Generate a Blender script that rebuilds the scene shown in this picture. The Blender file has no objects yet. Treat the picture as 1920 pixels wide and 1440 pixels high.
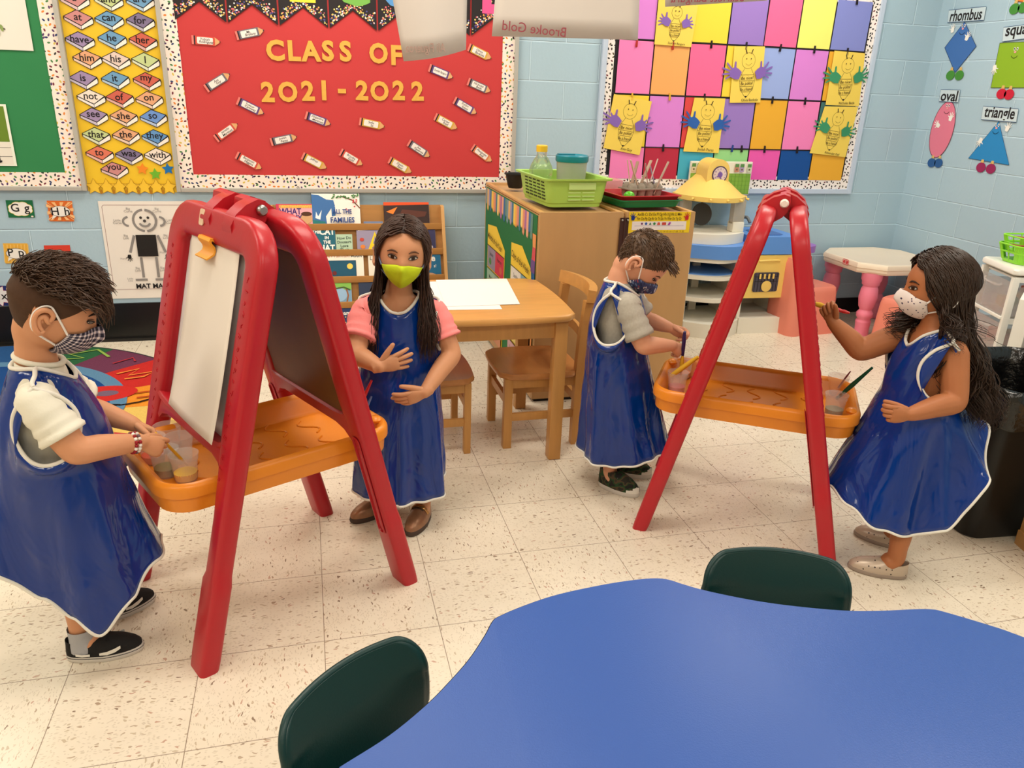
import bpy, bmesh, math, random
from mathutils import Vector as V, Matrix, noise
R = math.radians
PI = math.pi
random.seed(7)
SC = bpy.context.scene
COL = SC.collection
rnd = random.uniform

# ------------------------------------------------------------------ camera
FPX, YAW, PITCH, ROLL = 1447.51, .260774, .364911, .0373554
CAM = V((.02669, -2.02139, 1.37533))
_cy, _sy = math.cos(YAW), math.sin(YAW)
FW = V((_sy*math.cos(PITCH), _cy*math.cos(PITCH), -math.sin(PITCH)))
_r = V((_cy, -_sy, 0)); _u = _r.cross(FW)
RT = math.cos(ROLL)*_r + math.sin(ROLL)*_u
UP = -math.sin(ROLL)*_r + math.cos(ROLL)*_u
cd = bpy.data.cameras.new('camera'); cd.sensor_width = 36; cd.lens = FPX/1920*36
cd.clip_start = .02
cam = bpy.data.objects.new('camera', cd); COL.objects.link(cam)
cam.matrix_world = Matrix(((RT.x, UP.x, -FW.x, CAM.x), (RT.y, UP.y, -FW.y, CAM.y), (RT.z, UP.z, -FW.z, CAM.z), (0, 0, 0, 1)))
SC.camera = cam
SC.view_settings.view_transform = 'Standard'; SC.view_settings.look = 'None'
SC.view_settings.gamma = 1; SC.view_settings.use_curve_mapping = False
SC.view_settings.exposure = -0.28

def ray(x, y): return RT*((x-960)/FPX) - UP*((y-720)/FPX) + FW
def atplane(x, y, ax, v):
    d = ray(x, y); return CAM + d*((v-CAM[ax])/d[ax])
YW = 2.46      # back wall
XW = 3.88      # right wall
def Wp(x, y): p = atplane(x, y, 1, YW); return (p.x, p.z)

# ------------------------------------------------------------------ light
w = bpy.data.worlds.new('world'); SC.world = w; w.use_nodes = True
w.node_tree.nodes['Background'].inputs[0].default_value = (1, .96, .9, 1)
w.node_tree.nodes['Background'].inputs[1].default_value = .25
def area(name, loc, rot, sx, sy, power, color):
    l = bpy.data.lights.new(name, 'AREA'); l.shape = 'RECTANGLE'; l.size = sx; l.size_y = sy
    l.energy = power; l.color = color
    o = bpy.data.objects.new(name, l); COL.objects.link(o); o.location = loc; o.rotation_euler = rot
    return o
ZC = 2.75
LAMPS = [(-2.2, -2.6), (.2, -2.6), (2.6, -2.6), (-2.2, -.2), (.2, -.2), (2.6, -.2), (-2.2, 1.7), (.2, 1.7), (2.6, 1.7)]
for (lx, ly) in LAMPS:
    area('ceiling_lamp_light', (lx, ly, ZC-.03), (0, 0, 0), 1.15, .56, 27, (1, .93, .82))

# ------------------------------------------------------------------ materials
def lin(c):
    return tuple((v/12.92 if v <= .04045 else ((v+.055)/1.055)**2.4) for v in c)
def rgb(r, g, b): return lin((r/255, g/255, b/255))+(1,)
MATS = {}
def mat(name, col, rough=.5, spec=.5, metal=0, coat=0, trans=0, alpha=1, sss=0, var=0, vscale=8, bump=0, bscale=60, emit=None, ior=1.45, stretch=None):
    if name in MATS: return MATS[name]
    m = bpy.data.materials.new(name); m.use_nodes = True
    nt = m.node_tree; b = nt.nodes['Principled BSDF']
    c = rgb(*col) if len(col) == 3 else col
    b.inputs['Base Color'].default_value = c
    b.inputs['Roughness'].default_value = rough
    b.inputs['Specular IOR Level'].default_value = spec
    b.inputs['Metallic'].default_value = metal
    b.inputs['IOR'].default_value = ior
    if coat: b.inputs['Coat Weight'].default_value = coat; b.inputs['Coat Roughness'].default_value = .08
    if trans: b.inputs['Transmission Weight'].default_value = trans
    if alpha < 1: b.inputs['Alpha'].default_value = alpha
    if sss:
        b.inputs['Subsurface Weight'].default_value = sss
        b.inputs['Subsurface Radius'].default_value = (.012, .005, .003); b.inputs['Subsurface Scale'].default_value = 1
    if emit: b.inputs['Emission Color'].default_value = c; b.inputs['Emission Strength'].default_value = emit
    if var or bump:
        tc = nt.nodes.new('ShaderNodeTexCoord')
        src = tc.outputs['Object']
        if stretch:
            mp = nt.nodes.new('ShaderNodeMapping'); mp.inputs['Scale'].default_value = stretch
            nt.links.new(src, mp.inputs[0]); src = mp.outputs[0]
        if var:
            n = nt.nodes.new('ShaderNodeTexNoise'); n.inputs['Scale'].default_value = vscale; n.inputs['Detail'].default_value = 5
            nt.links.new(src, n.inputs[0])
            mx = nt.nodes.new('ShaderNodeMix'); mx.data_type = 'RGBA'
            mx.inputs[6].default_value = tuple(v*(1-var) for v in c[:3])+(1,)
            mx.inputs[7].default_value = tuple(min(1, v*(1+var)) for v in c[:3])+(1,)
            nt.links.new(n.outputs[0], mx.inputs[0]); nt.links.new(mx.outputs[2], b.inputs['Base Color'])
        if bump:
            n2 = nt.nodes.new('ShaderNodeTexNoise'); n2.inputs['Scale'].default_value = bscale; n2.inputs['Detail'].default_value = 4
            nt.links.new(src, n2.inputs[0])
            bp = nt.nodes.new('ShaderNodeBump'); bp.inputs['Strength'].default_value = bump; bp.inputs['Distance'].default_value = .01
            nt.links.new(n2.outputs[0], bp.inputs['Height']); nt.links.new(bp.outputs[0], b.inputs['Normal'])
    MATS[name] = m
    return m
def cm(r, g, b, rough=.6):
    return mat('paper_%d_%d_%d' % (r, g, b), (r, g, b), rough, .3)
def N(nt, t, **kw):
    n = nt.nodes.new('ShaderNode'+t)
    for k, v in kw.items(): setattr(n, k, v)
    return n

# ------------------------------------------------------------------ mesh helpers
def link(name, bm, m, parent=None, smooth=None, loc=None, rot=None):
    me = bpy.data.meshes.new(name)
    bmesh.ops.recalc_face_normals(bm, faces=bm.faces[:])
    bm.to_mesh(me); bm.free()
    ms = m if isinstance(m, (list, tuple)) else [m]
    for x in ms: me.materials.append(x)
    if smooth is not None:
        for p in me.polygons: p.use_smooth = True
        if smooth < 180: me.set_sharp_from_angle(angle=R(smooth))
    o = bpy.data.objects.new(name, me); COL.objects.link(o)
    if parent: o.parent = parent
    if loc is not None: o.location = loc
    if rot is not None: o.rotation_euler = rot
    return o
def tag(o, label=None, cat=None, group=None, kind=None):
    if label: o['label'] = label
    if cat: o['category'] = cat
    if group: o['group'] = group
    if kind: o['kind'] = kind
    return o
def thing(name, label, cat, loc=(0, 0, 0), rot=(0, 0, 0), group=None):
    o = bpy.data.objects.new(name, None); COL.objects.link(o); o.empty_display_size = .05
    o.location = loc; o.rotation_euler = rot if isinstance(rot, (tuple, list)) else (0, 0, rot)
    return tag(o, label, cat, group)
def copytree(o, parent=None):
    c = o.copy(); COL.objects.link(c)
    if parent: c.parent = parent
    for ch in list(o.children): copytree(ch, c)
    return c
def BM(): return bmesh.new()
def box(bm, c, s, rot=None, mi=0, bev=0):
    v0 = len(bm.verts)
    x, y, z = s[0]/2, s[1]/2, s[2]/2
    vs = []
    for p in ((-x, -y, -z), (x, -y, -z), (x, y, -z), (-x, y, -z), (-x, -y, z), (x, -y, z), (x, y, z), (-x, y, z)):
        q = V(p)
        if rot is not None: q = rot @ q
        vs.append(bm.verts.new(q+V(c)))
    fs = [bm.faces.new([vs[i] for i in f]) for f in ((3, 2, 1, 0), (4, 5, 6, 7), (0, 1, 5, 4), (1, 2, 6, 5), (2, 3, 7, 6), (3, 0, 4, 7))]
    for f in fs: f.material_index = mi
    if bev:
        es = list({e for f in fs for e in f.edges})
        r = bmesh.ops.bevel(bm, geom=es, offset=bev, segments=2, affect='EDGES', profile=.6)
        for f in r['faces']: f.material_index = mi
    return vs
def beam(bm, a, b, wx, wy, up=V((0, 0, 1)), mi=0, bev=0):
    a, b = V(a), V(b); d = b-a; L = d.length; z = d/L
    x = z.cross(up)
    if x.length < 1e-4: x = V((1, 0, 0))
    x.normalize(); y = z.cross(x)
    M = Matrix((x, y, z)).transposed()
    box(bm, (a+b)/2, (wx, wy, L), M, mi, bev)
def catmull(pts, n):
    pts = [V(p) for p in pts]
    if len(pts) < 3:
        return [pts[0].lerp(pts[-1], i/n) for i in range(n+1)]
    out = []; k = len(pts)
    for i in range(k-1):
        p0 = pts[i-1] if i else pts[0]*2-pts[1]
        p1, p2 = pts[i], pts[i+1]
        p3 = pts[i+2] if i+2 < k else pts[-1]*2-pts[-2]
        m = max(1, round(n/(k-1)))
        for j in range(m):
            t = j/m
            out.append(.5*((2*p1)+(p2-p0)*t+(2*p0-5*p1+4*p2-p3)*t*t+(3*p1-p0-3*p2+p3)*t*t*t))
    out.append(pts[-1]); return out
def interp(tab, t):
    if t <= tab[0][0]: return tab[0][1]
    for (a, x), (b, y) in zip(tab, tab[1:]):
        if t <= b:
            u = (t-a)/(b-a) if b > a else 0
            return x+(y-x)*u
    return tab[-1][1]
def sinterp(tab, t):
    if t <= tab[0][0]: return tab[0][1]
    for (a, x), (b, y) in zip(tab, tab[1:]):
        if t <= b:
            u = (t-a)/(b-a); u = u*u*(3-2*u)
            return x+(y-x)*u
    return tab[-1][1]
def frames(P, up=None):
    T = []
    for i in range(len(P)):
        t = (P[min(i+1, len(P)-1)]-P[max(i-1, 0)])
        T.append(t.normalized() if t.length > 1e-9 else V((0, 0, 1)))
    u = V(up) if up else (V((0, 0, 1)) if abs(T[0].z) < .9 else V((1, 0, 0)))
    out = []
    for t in T:
        x = u-t*u.dot(t)
        if x.length < 1e-6: x = t.orthogonal()
        x.normalize(); y = t.cross(x); out.append((x, y, t)); u = x
    return out
def rings(bm, rr, closed=True, cap=True, mi=0, loop=False):
    """rr : list of rings of points -> quads"""
    VS = [[bm.verts.new(p) for p in r] for r in rr]
    n = len(rr[0])
    for i in range(len(VS) if loop else len(VS)-1):
        a, b = VS[i], VS[(i+1) % len(VS)]
        for j in range(n if closed else n-1):
            f = bm.faces.new((a[j], a[(j+1) % n], b[(j+1) % n], b[j])); f.material_index = mi
    if cap and closed and not loop:
        f = bm.faces.new(VS[0][::-1]); f.material_index = mi
        f = bm.faces.new(VS[-1]); f.material_index = mi
    return VS
def tube(bm, pts, rad, seg=8, up=None, mi=0, cap=True, n=None, loop=False, flat=1, dome=False):
    """rad: number, list matching pts, or function t->r ; flat squashes the second axis"""
    P = [V(p) for p in pts]
    ts = None
    if n:
        if isinstance(rad, (list, tuple)):
            k = len(P); tab = [(i/(k-1), V(r) if isinstance(r, tuple) else r) for i, r in enumerate(rad)]
            rf = lambda t: interp(tab, t)
        P = catmull(P, n)
        if isinstance(rad, (list, tuple)): rad = [rf(i/(len(P)-1)) for i in range(len(P))]
    m = len(P)
    if callable(rad): rad = [rad(i/(m-1)) for i in range(m)]
    elif not isinstance(rad, (list, tuple)): rad = [rad]*m
    rad = list(rad)
    if dome:
        a, b = P[0], P[-1]; da = (P[0]-P[1]).normalized(); db = (P[-1]-P[-2]).normalized()
        ra, rb = rad[0], rad[-1]
        P = [a+da*ra*.95, a+da*ra*.7]+P+[b+db*rb*.7, b+db*rb*.95]
        rad = [ra*.3, ra*.72]+rad+[rb*.72, rb*.3]
    fr = frames(P, up)
    rr = []
    for p, (x, y, t), r in zip(P, fr, rad):
        if isinstance(r, (tuple, list, V)): rx, ry = r
        else: rx, ry = r, r*flat
        rr.append([p+x*(rx*math.cos(2*PI*j/seg))+y*(ry*math.sin(2*PI*j/seg)) for j in range(seg)])
    rings(bm, rr, True, cap, mi, loop)
def lathe(bm, prof, seg=24, c=(0, 0, 0), mi=0, cap=True, sx=1, sy=1):
    c = V(c)
    rr = [[c+V((r*sx*math.cos(2*PI*j/seg), r*sy*math.sin(2*PI*j/seg), z)) for j in range(seg)] for r, z in prof]
    rings(bm, rr, True, cap, mi)
def prism(bm, poly, z0, z1, mi=0, mtop=None, M=None):
    f = (lambda p: M @ V(p)) if M else (lambda p: V(p))
    a = [bm.verts.new(f((x, y, z0))) for x, y in poly]; b = [bm.verts.new(f((x, y, z1))) for x, y in poly]
    n = len(poly)
    for i in range(n):
        bm.faces.new((a[i], a[(i+1) % n], b[(i+1) % n], b[i])).material_index = mi
    bm.faces.new(a[::-1]).material_index = mi
    bm.faces.new(b).material_index = mi if mtop is None else mtop
    return a, b
def rrect(w, h, r, n=5, cx=0, cy=0):
    out = []
    for (sx, sy, a0) in ((1, 1, 0), (-1, 1, 90), (-1, -1, 180), (1, -1, 270)):
        for i in range(n+1):
            a = R(a0+90*i/n)
            out.append((cx+sx*(w/2-r)+r*math.cos(a), cy+sy*(h/2-r)+r*math.sin(a)))
    return out
def ell(rx, ry, n=28, cx=0, cy=0, a0=0, rot=0):
    c, s = math.cos(rot), math.sin(rot)
    o = []
    for i in range(n):
        a = a0+2*PI*i/n; x, y = rx*math.cos(a), ry*math.sin(a)
        o.append((cx+x*c-y*s, cy+x*s+y*c))
    return o
def star(r, r2=.45, n=5, cx=0, cy=0, rot=PI/2):
    return [(cx+(r if i % 2 == 0 else r*r2)*math.cos(rot+PI*i/n), cy+(r if i % 2 == 0 else r*r2)*math.sin(rot+PI*i/n)) for i in range(2*n)]
def sphere(bm, c, r, seg=14, rg=9, mi=0, sc=(1, 1, 1)):
    c = V(c)
    rr = []
    for i in range(1, rg):
        a = PI*i/rg
        rr.append([c+V((r*sc[0]*math.sin(a)*math.cos(2*PI*j/seg), r*sc[1]*math.sin(a)*math.sin(2*PI*j/seg), r*sc[2]*math.cos(a))) for j in range(seg)])
    VS = rings(bm, rr, True, False, mi)
    t = bm.verts.new(c+V((0, 0, r*sc[2]))); b = bm.verts.new(c-V((0, 0, r*sc[2])))
    for j in range(seg):
        bm.faces.new((t, VS[0][j], VS[0][(j+1) % seg])).material_index = mi
        bm.faces.new((b, VS[-1][(j+1) % seg], VS[-1][j])).material_index = mi
def bez(bm, off, seg=2, ang=40):
    """bevel every sharp edge"""
    es = [e for e in bm.edges if len(e.link_faces) == 2 and e.calc_face_angle(0) > R(ang)]
    bmesh.ops.bevel(bm, geom=es, offset=off, segments=seg, affect='EDGES', profile=.6)

# ------------------------------------------------------------------ flat printing : coloured shapes and words
_tc = {}
def textgeo(s, bold=0, shear=0, sp=1):
    k = (s, bold, shear, sp)
    if k in _tc: return _tc[k]
    cu = bpy.data.curves.new('t', 'FONT'); cu.body = s; cu.size = 1; cu.align_x = 'CENTER'; cu.align_y = 'CENTER'
    cu.offset = bold; cu.shear = shear; cu.space_character = sp; cu.resolution_u = 3; cu.space_line = .8
    o = bpy.data.objects.new('t', cu); COL.objects.link(o)
    dg = bpy.context.evaluated_depsgraph_get(); me = o.evaluated_get(dg).to_mesh()
    g = ([tuple(v.co)[:2] for v in me.vertices], [tuple(p.vertices) for p in me.polygons])
    o.evaluated_get(dg).to_mesh_clear()
    bpy.data.objects.remove(o); bpy.data.curves.remove(cu)
    _tc[k] = g; return g
class Art:
    """layers of flat printed shapes on a plane (x right, y up, z out)"""
    def __init__(s, z=.0004, dz=.00025): s.bm = BM(); s.ms = []; s.z = z; s.dz = dz; s.k = 0
    def mi(s, c):
        m = c if isinstance(c, bpy.types.Material) else cm(*c)
        if m not in s.ms: s.ms.append(m)
        return s.ms.index(m)
    def zz(s): s.k += 1; return s.z+s.dz*s.k
    def poly(s, pts, c):
        z = s.zz(); f = s.bm.faces.new([s.bm.verts.new((p[0], p[1], z)) for p in pts])
        f.normal_update()
        if f.normal.z < 0: f.normal_flip()
        f.material_index = s.mi(c); return s
    def polys(s, pl, c):
        z = s.zz(); mi = s.mi(c)
        for pts in pl:
            f = s.bm.faces.new([s.bm.verts.new((p[0], p[1], z)) for p in pts]); f.normal_update()
            if f.normal.z < 0: f.normal_flip()
            f.material_index = mi
        return s
    def line(s, pts, wd, c, closed=False):
        pts = [V((p[0], p[1])) for p in pts]; n = len(pts); z = s.zz(); mi = s.mi(c)
        L = []
        for i, p in enumerate(pts):
            a = pts[(i-1) % n] if closed or i else p; b = pts[(i+1) % n] if closed or i < n-1 else p
            d = b-a; d = d.normalized() if d.length else V((1, 0)); nn = V((-d.y, d.x))*wd/2
            L.append((s.bm.verts.new((p.x+nn.x, p.y+nn.y, z)), s.bm.verts.new((p.x-nn.x, p.y-nn.y, z))))
        for i in range(n if closed else n-1):
            a, b = L[i], L[(i+1) % n]
            f = s.bm.faces.new((a[0], a[1], b[1], b[0])); f.material_index = mi
            f.normal_update()
            if f.normal.z < 0: f.normal_flip()
        return s
    def text(s, t, x, y, size, c, rot=0, bold=0, shear=0, wmax=None, mirror=False, sp=1, wid=1):
        vs, fs = textgeo(t, bold, shear, sp)
        if not vs: return s
        xs = [v[0] for v in vs]; ys = [v[1] for v in vs]
        cx, cy = (min(xs)+max(xs))/2, (min(ys)+max(ys))/2
        k = size; kx = size*wid
        if wmax and (max(xs)-min(xs))*kx > wmax: kx = wmax/(max(xs)-min(xs))
        co, si = math.cos(rot), math.sin(rot); z = s.zz(); mi = s.mi(c)
        nv = []
        for a, b in vs:
            px, py = (a-cx)*kx, (b-cy)*k
            if mirror: px = -px
            nv.append(s.bm.verts.new((x+px*co-py*si, y+px*si+py*co, z)))
        for f in fs:
            try:
                g = s.bm.faces.new([nv[i] for i in (f if not mirror else f[::-1])]); g.material_index = mi
            except ValueError: pass
        return s
    def done(s, name, parent):
        me = bpy.data.meshes.new(name); s.bm.to_mesh(me)
        for m in s.ms: me.materials.append(m)
        o = bpy.data.objects.new(name, me); COL.objects.link(o); o.parent = parent
        return o
def sheet(name, poly, c, parent=None, th=.0006):
    bm = BM(); prism(bm, poly, 0, th)
    return link(name, bm, c if isinstance(c, bpy.types.Material) else cm(*c), parent)
def onwall(name, label, cat, x, z, ang=0, off=.004, group=None):
    """a thing pinned to the back wall; its local x,y run along the wall, z out of it"""
    return thing(name, label, cat, (x, YW-off, z), (PI/2, -ang, 0), group)
def onright(name, label, cat, y, z, ang=0, off=.004, group=None):
    return thing(name, label, cat, (XW-off, y, z), (PI/2, -ang, -PI/2), group)
# ================================================================== room shell
T = .3048
def floor_mat():
    m = bpy.data.materials.new('vinyl_tile'); m.use_nodes = True; nt = m.node_tree; L = nt.links.new
    b = nt.nodes['Principled BSDF']
    tc = N(nt, 'TexCoord')
    mp = N(nt, 'Mapping'); mp.inputs['Scale'].default_value = (1/T, 1/T, 1); mp.inputs['Location'].default_value = (200, 200, .5)
    L(tc.outputs['Object'], mp.inputs[0])
    ck = N(nt, 'TexChecker'); ck.inputs['Scale'].default_value = 1; L(mp.outputs[0], ck.inputs[0])
    # flecks, turned 90 degrees on every other tile
    def flecks(sx, sy, seed, thr, size):
        m2 = N(nt, 'Mapping'); m2.inputs['Scale'].default_value = (sx, sy, 1); m2.inputs['Location'].default_value = (seed, seed*.7, 0)
        n = N(nt, 'TexNoise'); n.inputs['Scale'].default_value = 30; n.inputs['Detail'].default_value = 2
        L(tc.outputs['Object'], n.inputs[0])
        ad = N(nt, 'VectorMath', operation='MULTIPLY_ADD'); ad.inputs[1].default_value = (.03, .03, 0)
        L(n.outputs[1], ad.inputs[0]); L(tc.outputs['Object'], ad.inputs[2])
        L(ad.outputs[0], m2.inputs[0])
        v = N(nt, 'TexVoronoi', voronoi_dimensions='2D'); v.inputs['Scale'].default_value = 1; L(m2.outputs[0], v.inputs[0])
        lt = N(nt, 'Math', operation='LESS_THAN'); lt.inputs[1].default_value = size; L(v.outputs['Distance'], lt.inputs[0])
        sp = N(nt, 'SeparateColor'); L(v.outputs['Color'], sp.inputs[0])
        g = N(nt, 'Math', operation='GREATER_THAN'); g.inputs[1].default_value = thr; L(sp.outputs[0], g.inputs[0])
        mu = N(nt, 'Math', operation='MULTIPLY'); L(lt.outputs[0], mu.inputs[0]); L(g.outputs[0], mu.inputs[1])
        return mu.outputs[0], sp.outputs[1]
    def pick(a, c, bb):
        x = N(nt, 'Mix', data_type='RGBA'); L(a, x.inputs[0]); L(c, x.inputs[6]); L(bb, x.inputs[7]); return x.outputs[2]
    f1, c1 = flecks(42, 120, 3, .80, .25); f2, c2 = flecks(120, 42, 9, .80, .25)
    g1, d1 = flecks(95, 250, 5, .62, .28); g2, d2 = flecks(250, 95, 11, .62, .28)
    ff = pick(ck.outputs[1], f1, f2); fc = pick(ck.outputs[1], c1, c2); gg = pick(ck.outputs[1], g1, g2)
    ramp = N(nt, 'ValToRGB'); e = ramp.color_ramp; e.interpolation = 'CONSTANT'
    e.elements[0].position = 0; e.elements[0].color = rgb(196, 180, 156)
    e.elements[1].position = .3; e.elements[1].color = rgb(184, 166, 144)
    for p, c in ((.55, (172, 150, 128)), (.72, (194, 160, 140)), (.86, (142, 122, 104))):
        x = e.elements.new(p); x.color = rgb(*c)
    L(fc, ramp.inputs[0])
    nz = N(nt, 'TexNoise'); nz.inputs['Scale'].default_value = 14; nz.inputs['Detail'].default_value = 6; L(tc.outputs['Object'], nz.inputs[0])
    base = N(nt, 'Mix', data_type='RGBA'); base.inputs[6].default_value = rgb(222, 210, 190); base.inputs[7].default_value = rgb(233, 223, 205); L(nz.outputs[0], base.inputs[0])
    x1 = N(nt, 'Mix', data_type='RGBA'); L(base.outputs[2], x1.inputs[6]); x1.inputs[7].default_value = rgb(186, 170, 148)
    k1 = N(nt, 'Math', operation='MULTIPLY'); k1.inputs[1].default_value = .5; L(gg, k1.inputs[0]); L(k1.outputs[0], x1.inputs[0])
    x2 = N(nt, 'Mix', data_type='RGBA'); L(ff, x2.inputs[0]); L(x1.outputs[2], x2.inputs[6]); L(ramp.outputs[0], x2.inputs[7])
    # joints
    fr = N(nt, 'VectorMath', operation='FRACTION'); L(mp.outputs[0], fr.inputs[0])
    sb = N(nt, 'VectorMath', operation='SUBTRACT'); sb.inputs[1].default_value = (.5, .5, 0); L(fr.outputs[0], sb.inputs[0])
    ab = N(nt, 'VectorMath', operation='ABSOLUTE'); L(sb.outputs[0], ab.inputs[0])
    sx = N(nt, 'SeparateXYZ'); L(ab.outputs[0], sx.inputs[0])
    mxx = N(nt, 'Math', operation='MAXIMUM'); L(sx.outputs[0], mxx.inputs[0]); L(sx.outputs[1], mxx.inputs[1])
    jt = N(nt, 'Math', operation='GREATER_THAN'); jt.inputs[1].default_value = .4966; L(mxx.outputs[0], jt.inputs[0])
    jm = N(nt, 'Math', operation='MULTIPLY'); jm.inputs[1].default_value = .75; L(jt.outputs[0], jm.inputs[0])
    x3 = N(nt, 'Mix', data_type='RGBA'); L(jm.outputs[0], x3.inputs[0]); L(x2.outputs[2], x3.inputs[6]); x3.inputs[7].default_value = rgb(112, 88, 66)
    L(x3.outputs[2], b.inputs['Base Color'])
    b.inputs['Roughness'].default_value = .27; b.inputs['Specular IOR Level'].default_value = .45
    bp = N(nt, 'Bump'); bp.inputs['Strength'].default_value = .06; bp.inputs['Distance'].default_value = .01
    n3 = N(nt, 'TexNoise'); n3.inputs['Scale'].default_value = 9; L(tc.outputs['Object'], n3.inputs[0]); L(n3.outputs[0], bp.inputs['Height']); L(bp.outputs[0], b.inputs['Normal'])
    return m
def block_mat(name, axis, off, col):
    m = bpy.data.materials.new(name); m.use_nodes = True; nt = m.node_tree; L = nt.links.new
    b = nt.nodes['Principled BSDF']
    tc = N(nt, 'TexCoord'); sp = N(nt, 'SeparateXYZ'); L(tc.outputs['Object'], sp.inputs[0])
    a = N(nt, 'Math', operation='SUBTRACT'); a.inputs[1].default_value = off-20*.4064; L(sp.outputs[axis], a.inputs[0])
    cb = N(nt, 'CombineXYZ'); L(a.outputs[0], cb.inputs[0]); L(sp.outputs[2], cb.inputs[1])
    br = N(nt, 'TexBrick'); br.offset = .5; br.offset_frequency = 2
    for k, v in (('Scale', 1), ('Mortar Size', .0048), ('Mortar Smooth', .5), ('Bias', 0), ('Brick Width', .4064), ('Row Height', .2032)): br.inputs[k].default_value = v
    br.inputs['Color1'].default_value = rgb(*col); br.inputs['Color2'].default_value = rgb(*[v-4 for v in col]); br.inputs['Mortar'].default_value = rgb(*[min(255, v+24) for v in col])
    L(cb.outputs[0], br.inputs[0]); 
    n = N(nt, 'TexNoise'); n.inputs['Scale'].default_value = 1.3; n.inputs['Detail'].default_value = 3; L(tc.outputs['Object'], n.inputs[0])
    mx = N(nt, 'Mix', data_type='RGBA', blend_type='MULTIPLY'); mx.inputs[0].default_value = .25; L(br.outputs[0], mx.inputs[6]); L(n.outputs[0], mx.inputs[7])
    L(br.outputs[0], b.inputs['Base Color'])
    b.inputs['Roughness'].default_value = .42; b.inputs['Specular IOR Level'].default_value = .35
    n2 = N(nt, 'TexNoise'); n2.inputs['Scale'].default_value = 55; n2.inputs['Detail'].default_value = 6; L(tc.outputs['Object'], n2.inputs[0])
    s = N(nt, 'Math', operation='MULTIPLY'); s.inputs[1].default_value = .22; L(n2.outputs[0], s.inputs[0])
    inv = N(nt, 'Math', operation='SUBTRACT'); L(s.outputs[0], inv.inputs[0]); L(br.outputs[1], inv.inputs[1])
    bp = N(nt, 'Bump'); bp.inputs['Strength'].default_value = .8; bp.inputs['Distance'].default_value = .006; L(inv.outputs[0], bp.inputs['Height']); L(bp.outputs[0], b.inputs['Normal'])
    return m
def confetti_mat(name, base, cols, scale, size):
    m = bpy.data.materials.new(name); m.use_nodes = True; nt = m.node_tree; L = nt.links.new
    b = nt.nodes['Principled BSDF']; b.inputs['Roughness'].default_value = .5; b.inputs['Specular IOR Level'].default_value = .3
    tc = N(nt, 'TexCoord')
    v = N(nt, 'TexVoronoi', voronoi_dimensions='2D'); v.inputs['Scale'].default_value = scale; v.inputs['Randomness'].default_value = .75; L(tc.outputs['Object'], v.inputs[0])
    sp = N(nt, 'SeparateColor'); L(v.outputs['Color'], sp.inputs[0])
    # little dashes : rotate the offset from the cell centre
    sub = N(nt, 'VectorMath', operation='SUBTRACT'); sc = N(nt, 'VectorMath', operation='SCALE'); sc.inputs[3].default_value = 1
    L(tc.outputs['Object'], sub.inputs[0]); L(v.outputs['Position'], sub.inputs[1])
    rt = N(nt, 'VectorRotate', rotation_type='Z_AXIS'); an = N(nt, 'Math', operation='MULTIPLY'); an.inputs[1].default_value = 6.28
    L(sp.outputs[1], an.inputs[0]); L(an.outputs[0], rt.inputs['Angle']); L(sub.outputs[0], rt.inputs['Vector'])
    sz = N(nt, 'VectorMath', operation='MULTIPLY'); sz.inputs[1].default_value = (1, 1.7, 0); L(rt.outputs[0], sz.inputs[0])
    ln = N(nt, 'VectorMath', operation='LENGTH'); L(sz.outputs[0], ln.inputs[0])
    lt = N(nt, 'Math', operation='LESS_THAN'); lt.inputs[1].default_value = size; L(ln.outputs['Value'], lt.inputs[0])
    rp = N(nt, 'ValToRGB'); e = rp.color_ramp; e.interpolation = 'CONSTANT'
    for i, c in enumerate(cols):
        x = e.elements[i] if i < 2 else e.elements.new(i/len(cols)); x.position = i/len(cols); x.color = rgb(*c)
    L(sp.outputs[0], rp.inputs[0])
    mx = N(nt, 'Mix', data_type='RGBA'); L(lt.outputs[0], mx.inputs[0]); mx.inputs[6].default_value = rgb(*base); L(rp.outputs[0], mx.inputs[7])
    L(mx.outputs[2], b.inputs['Base Color'])
    return m
M_wallb = block_mat('blue_painted_block', 0, 3.697, (172, 199, 215))
M_wallr = block_mat('blue_painted_block_right', 1, 2.357, (172, 199, 215))
M_cream = mat('cream_paint', (214, 206, 188), .7)
XL, YF = -3.4, -4.2
def slab(name, c, s, m):
    bm = BM(); box(bm, c, s); return tag(link(name, bm, m), kind='structure')
slab('floor', ((XL+XW)/2, (YF+YW)/2, -.05), (XW-XL+.4, YW-YF+.4, .1), floor_mat())
slab('wall_back', ((XL+XW)/2, YW+.06, 1.4), (XW-XL+.4, .12, 2.8), M_wallb)
slab('wall_right', (XW+.06, (YF+YW)/2, 1.4), (.12, YW-YF+.4, 2.8), M_wallr)
slab('wall_left', (XL-.06, (YF+YW)/2, 1.4), (.12, YW-YF+.4, 2.8), M_cream)
slab('wall_front', ((XL+XW)/2, YF-.06, 1.4), (XW-XL+.4, .12, 2.8), M_cream)
slab('ceiling', ((XL+XW)/2, (YF+YW)/2, ZC+.05), (XW-XL+.4, YW-YF+.4, .1), mat('ceiling_tile', (226, 222, 212), .8))
M_base = mat('black_rubber', (14, 13, 13), .35)
bm = BM(); box(bm, ((XL+.3)/2, YW-.006, .105), (.3-XL, .012, .21)); box(bm, ((.3+XW)/2, YW-.004, .052), (XW-.3, .008, .104)); box(bm, ((XL+.3)/2, YW-.016, .008), (.3-XL, .032, .016))
tag(link('baseboard_back', bm, M_base), kind='structure')
bm = BM(); box(bm, (XW-.004, (YF+YW)/2, .052), (.008, YW-YF, .104)); tag(link('baseboard_right', bm, M_base), kind='structure')
M_diff = mat('lit_diffuser', (255, 244, 224), .5, emit=3.0)
M_trim = mat('white_trim', (235, 235, 232), .5)
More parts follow.
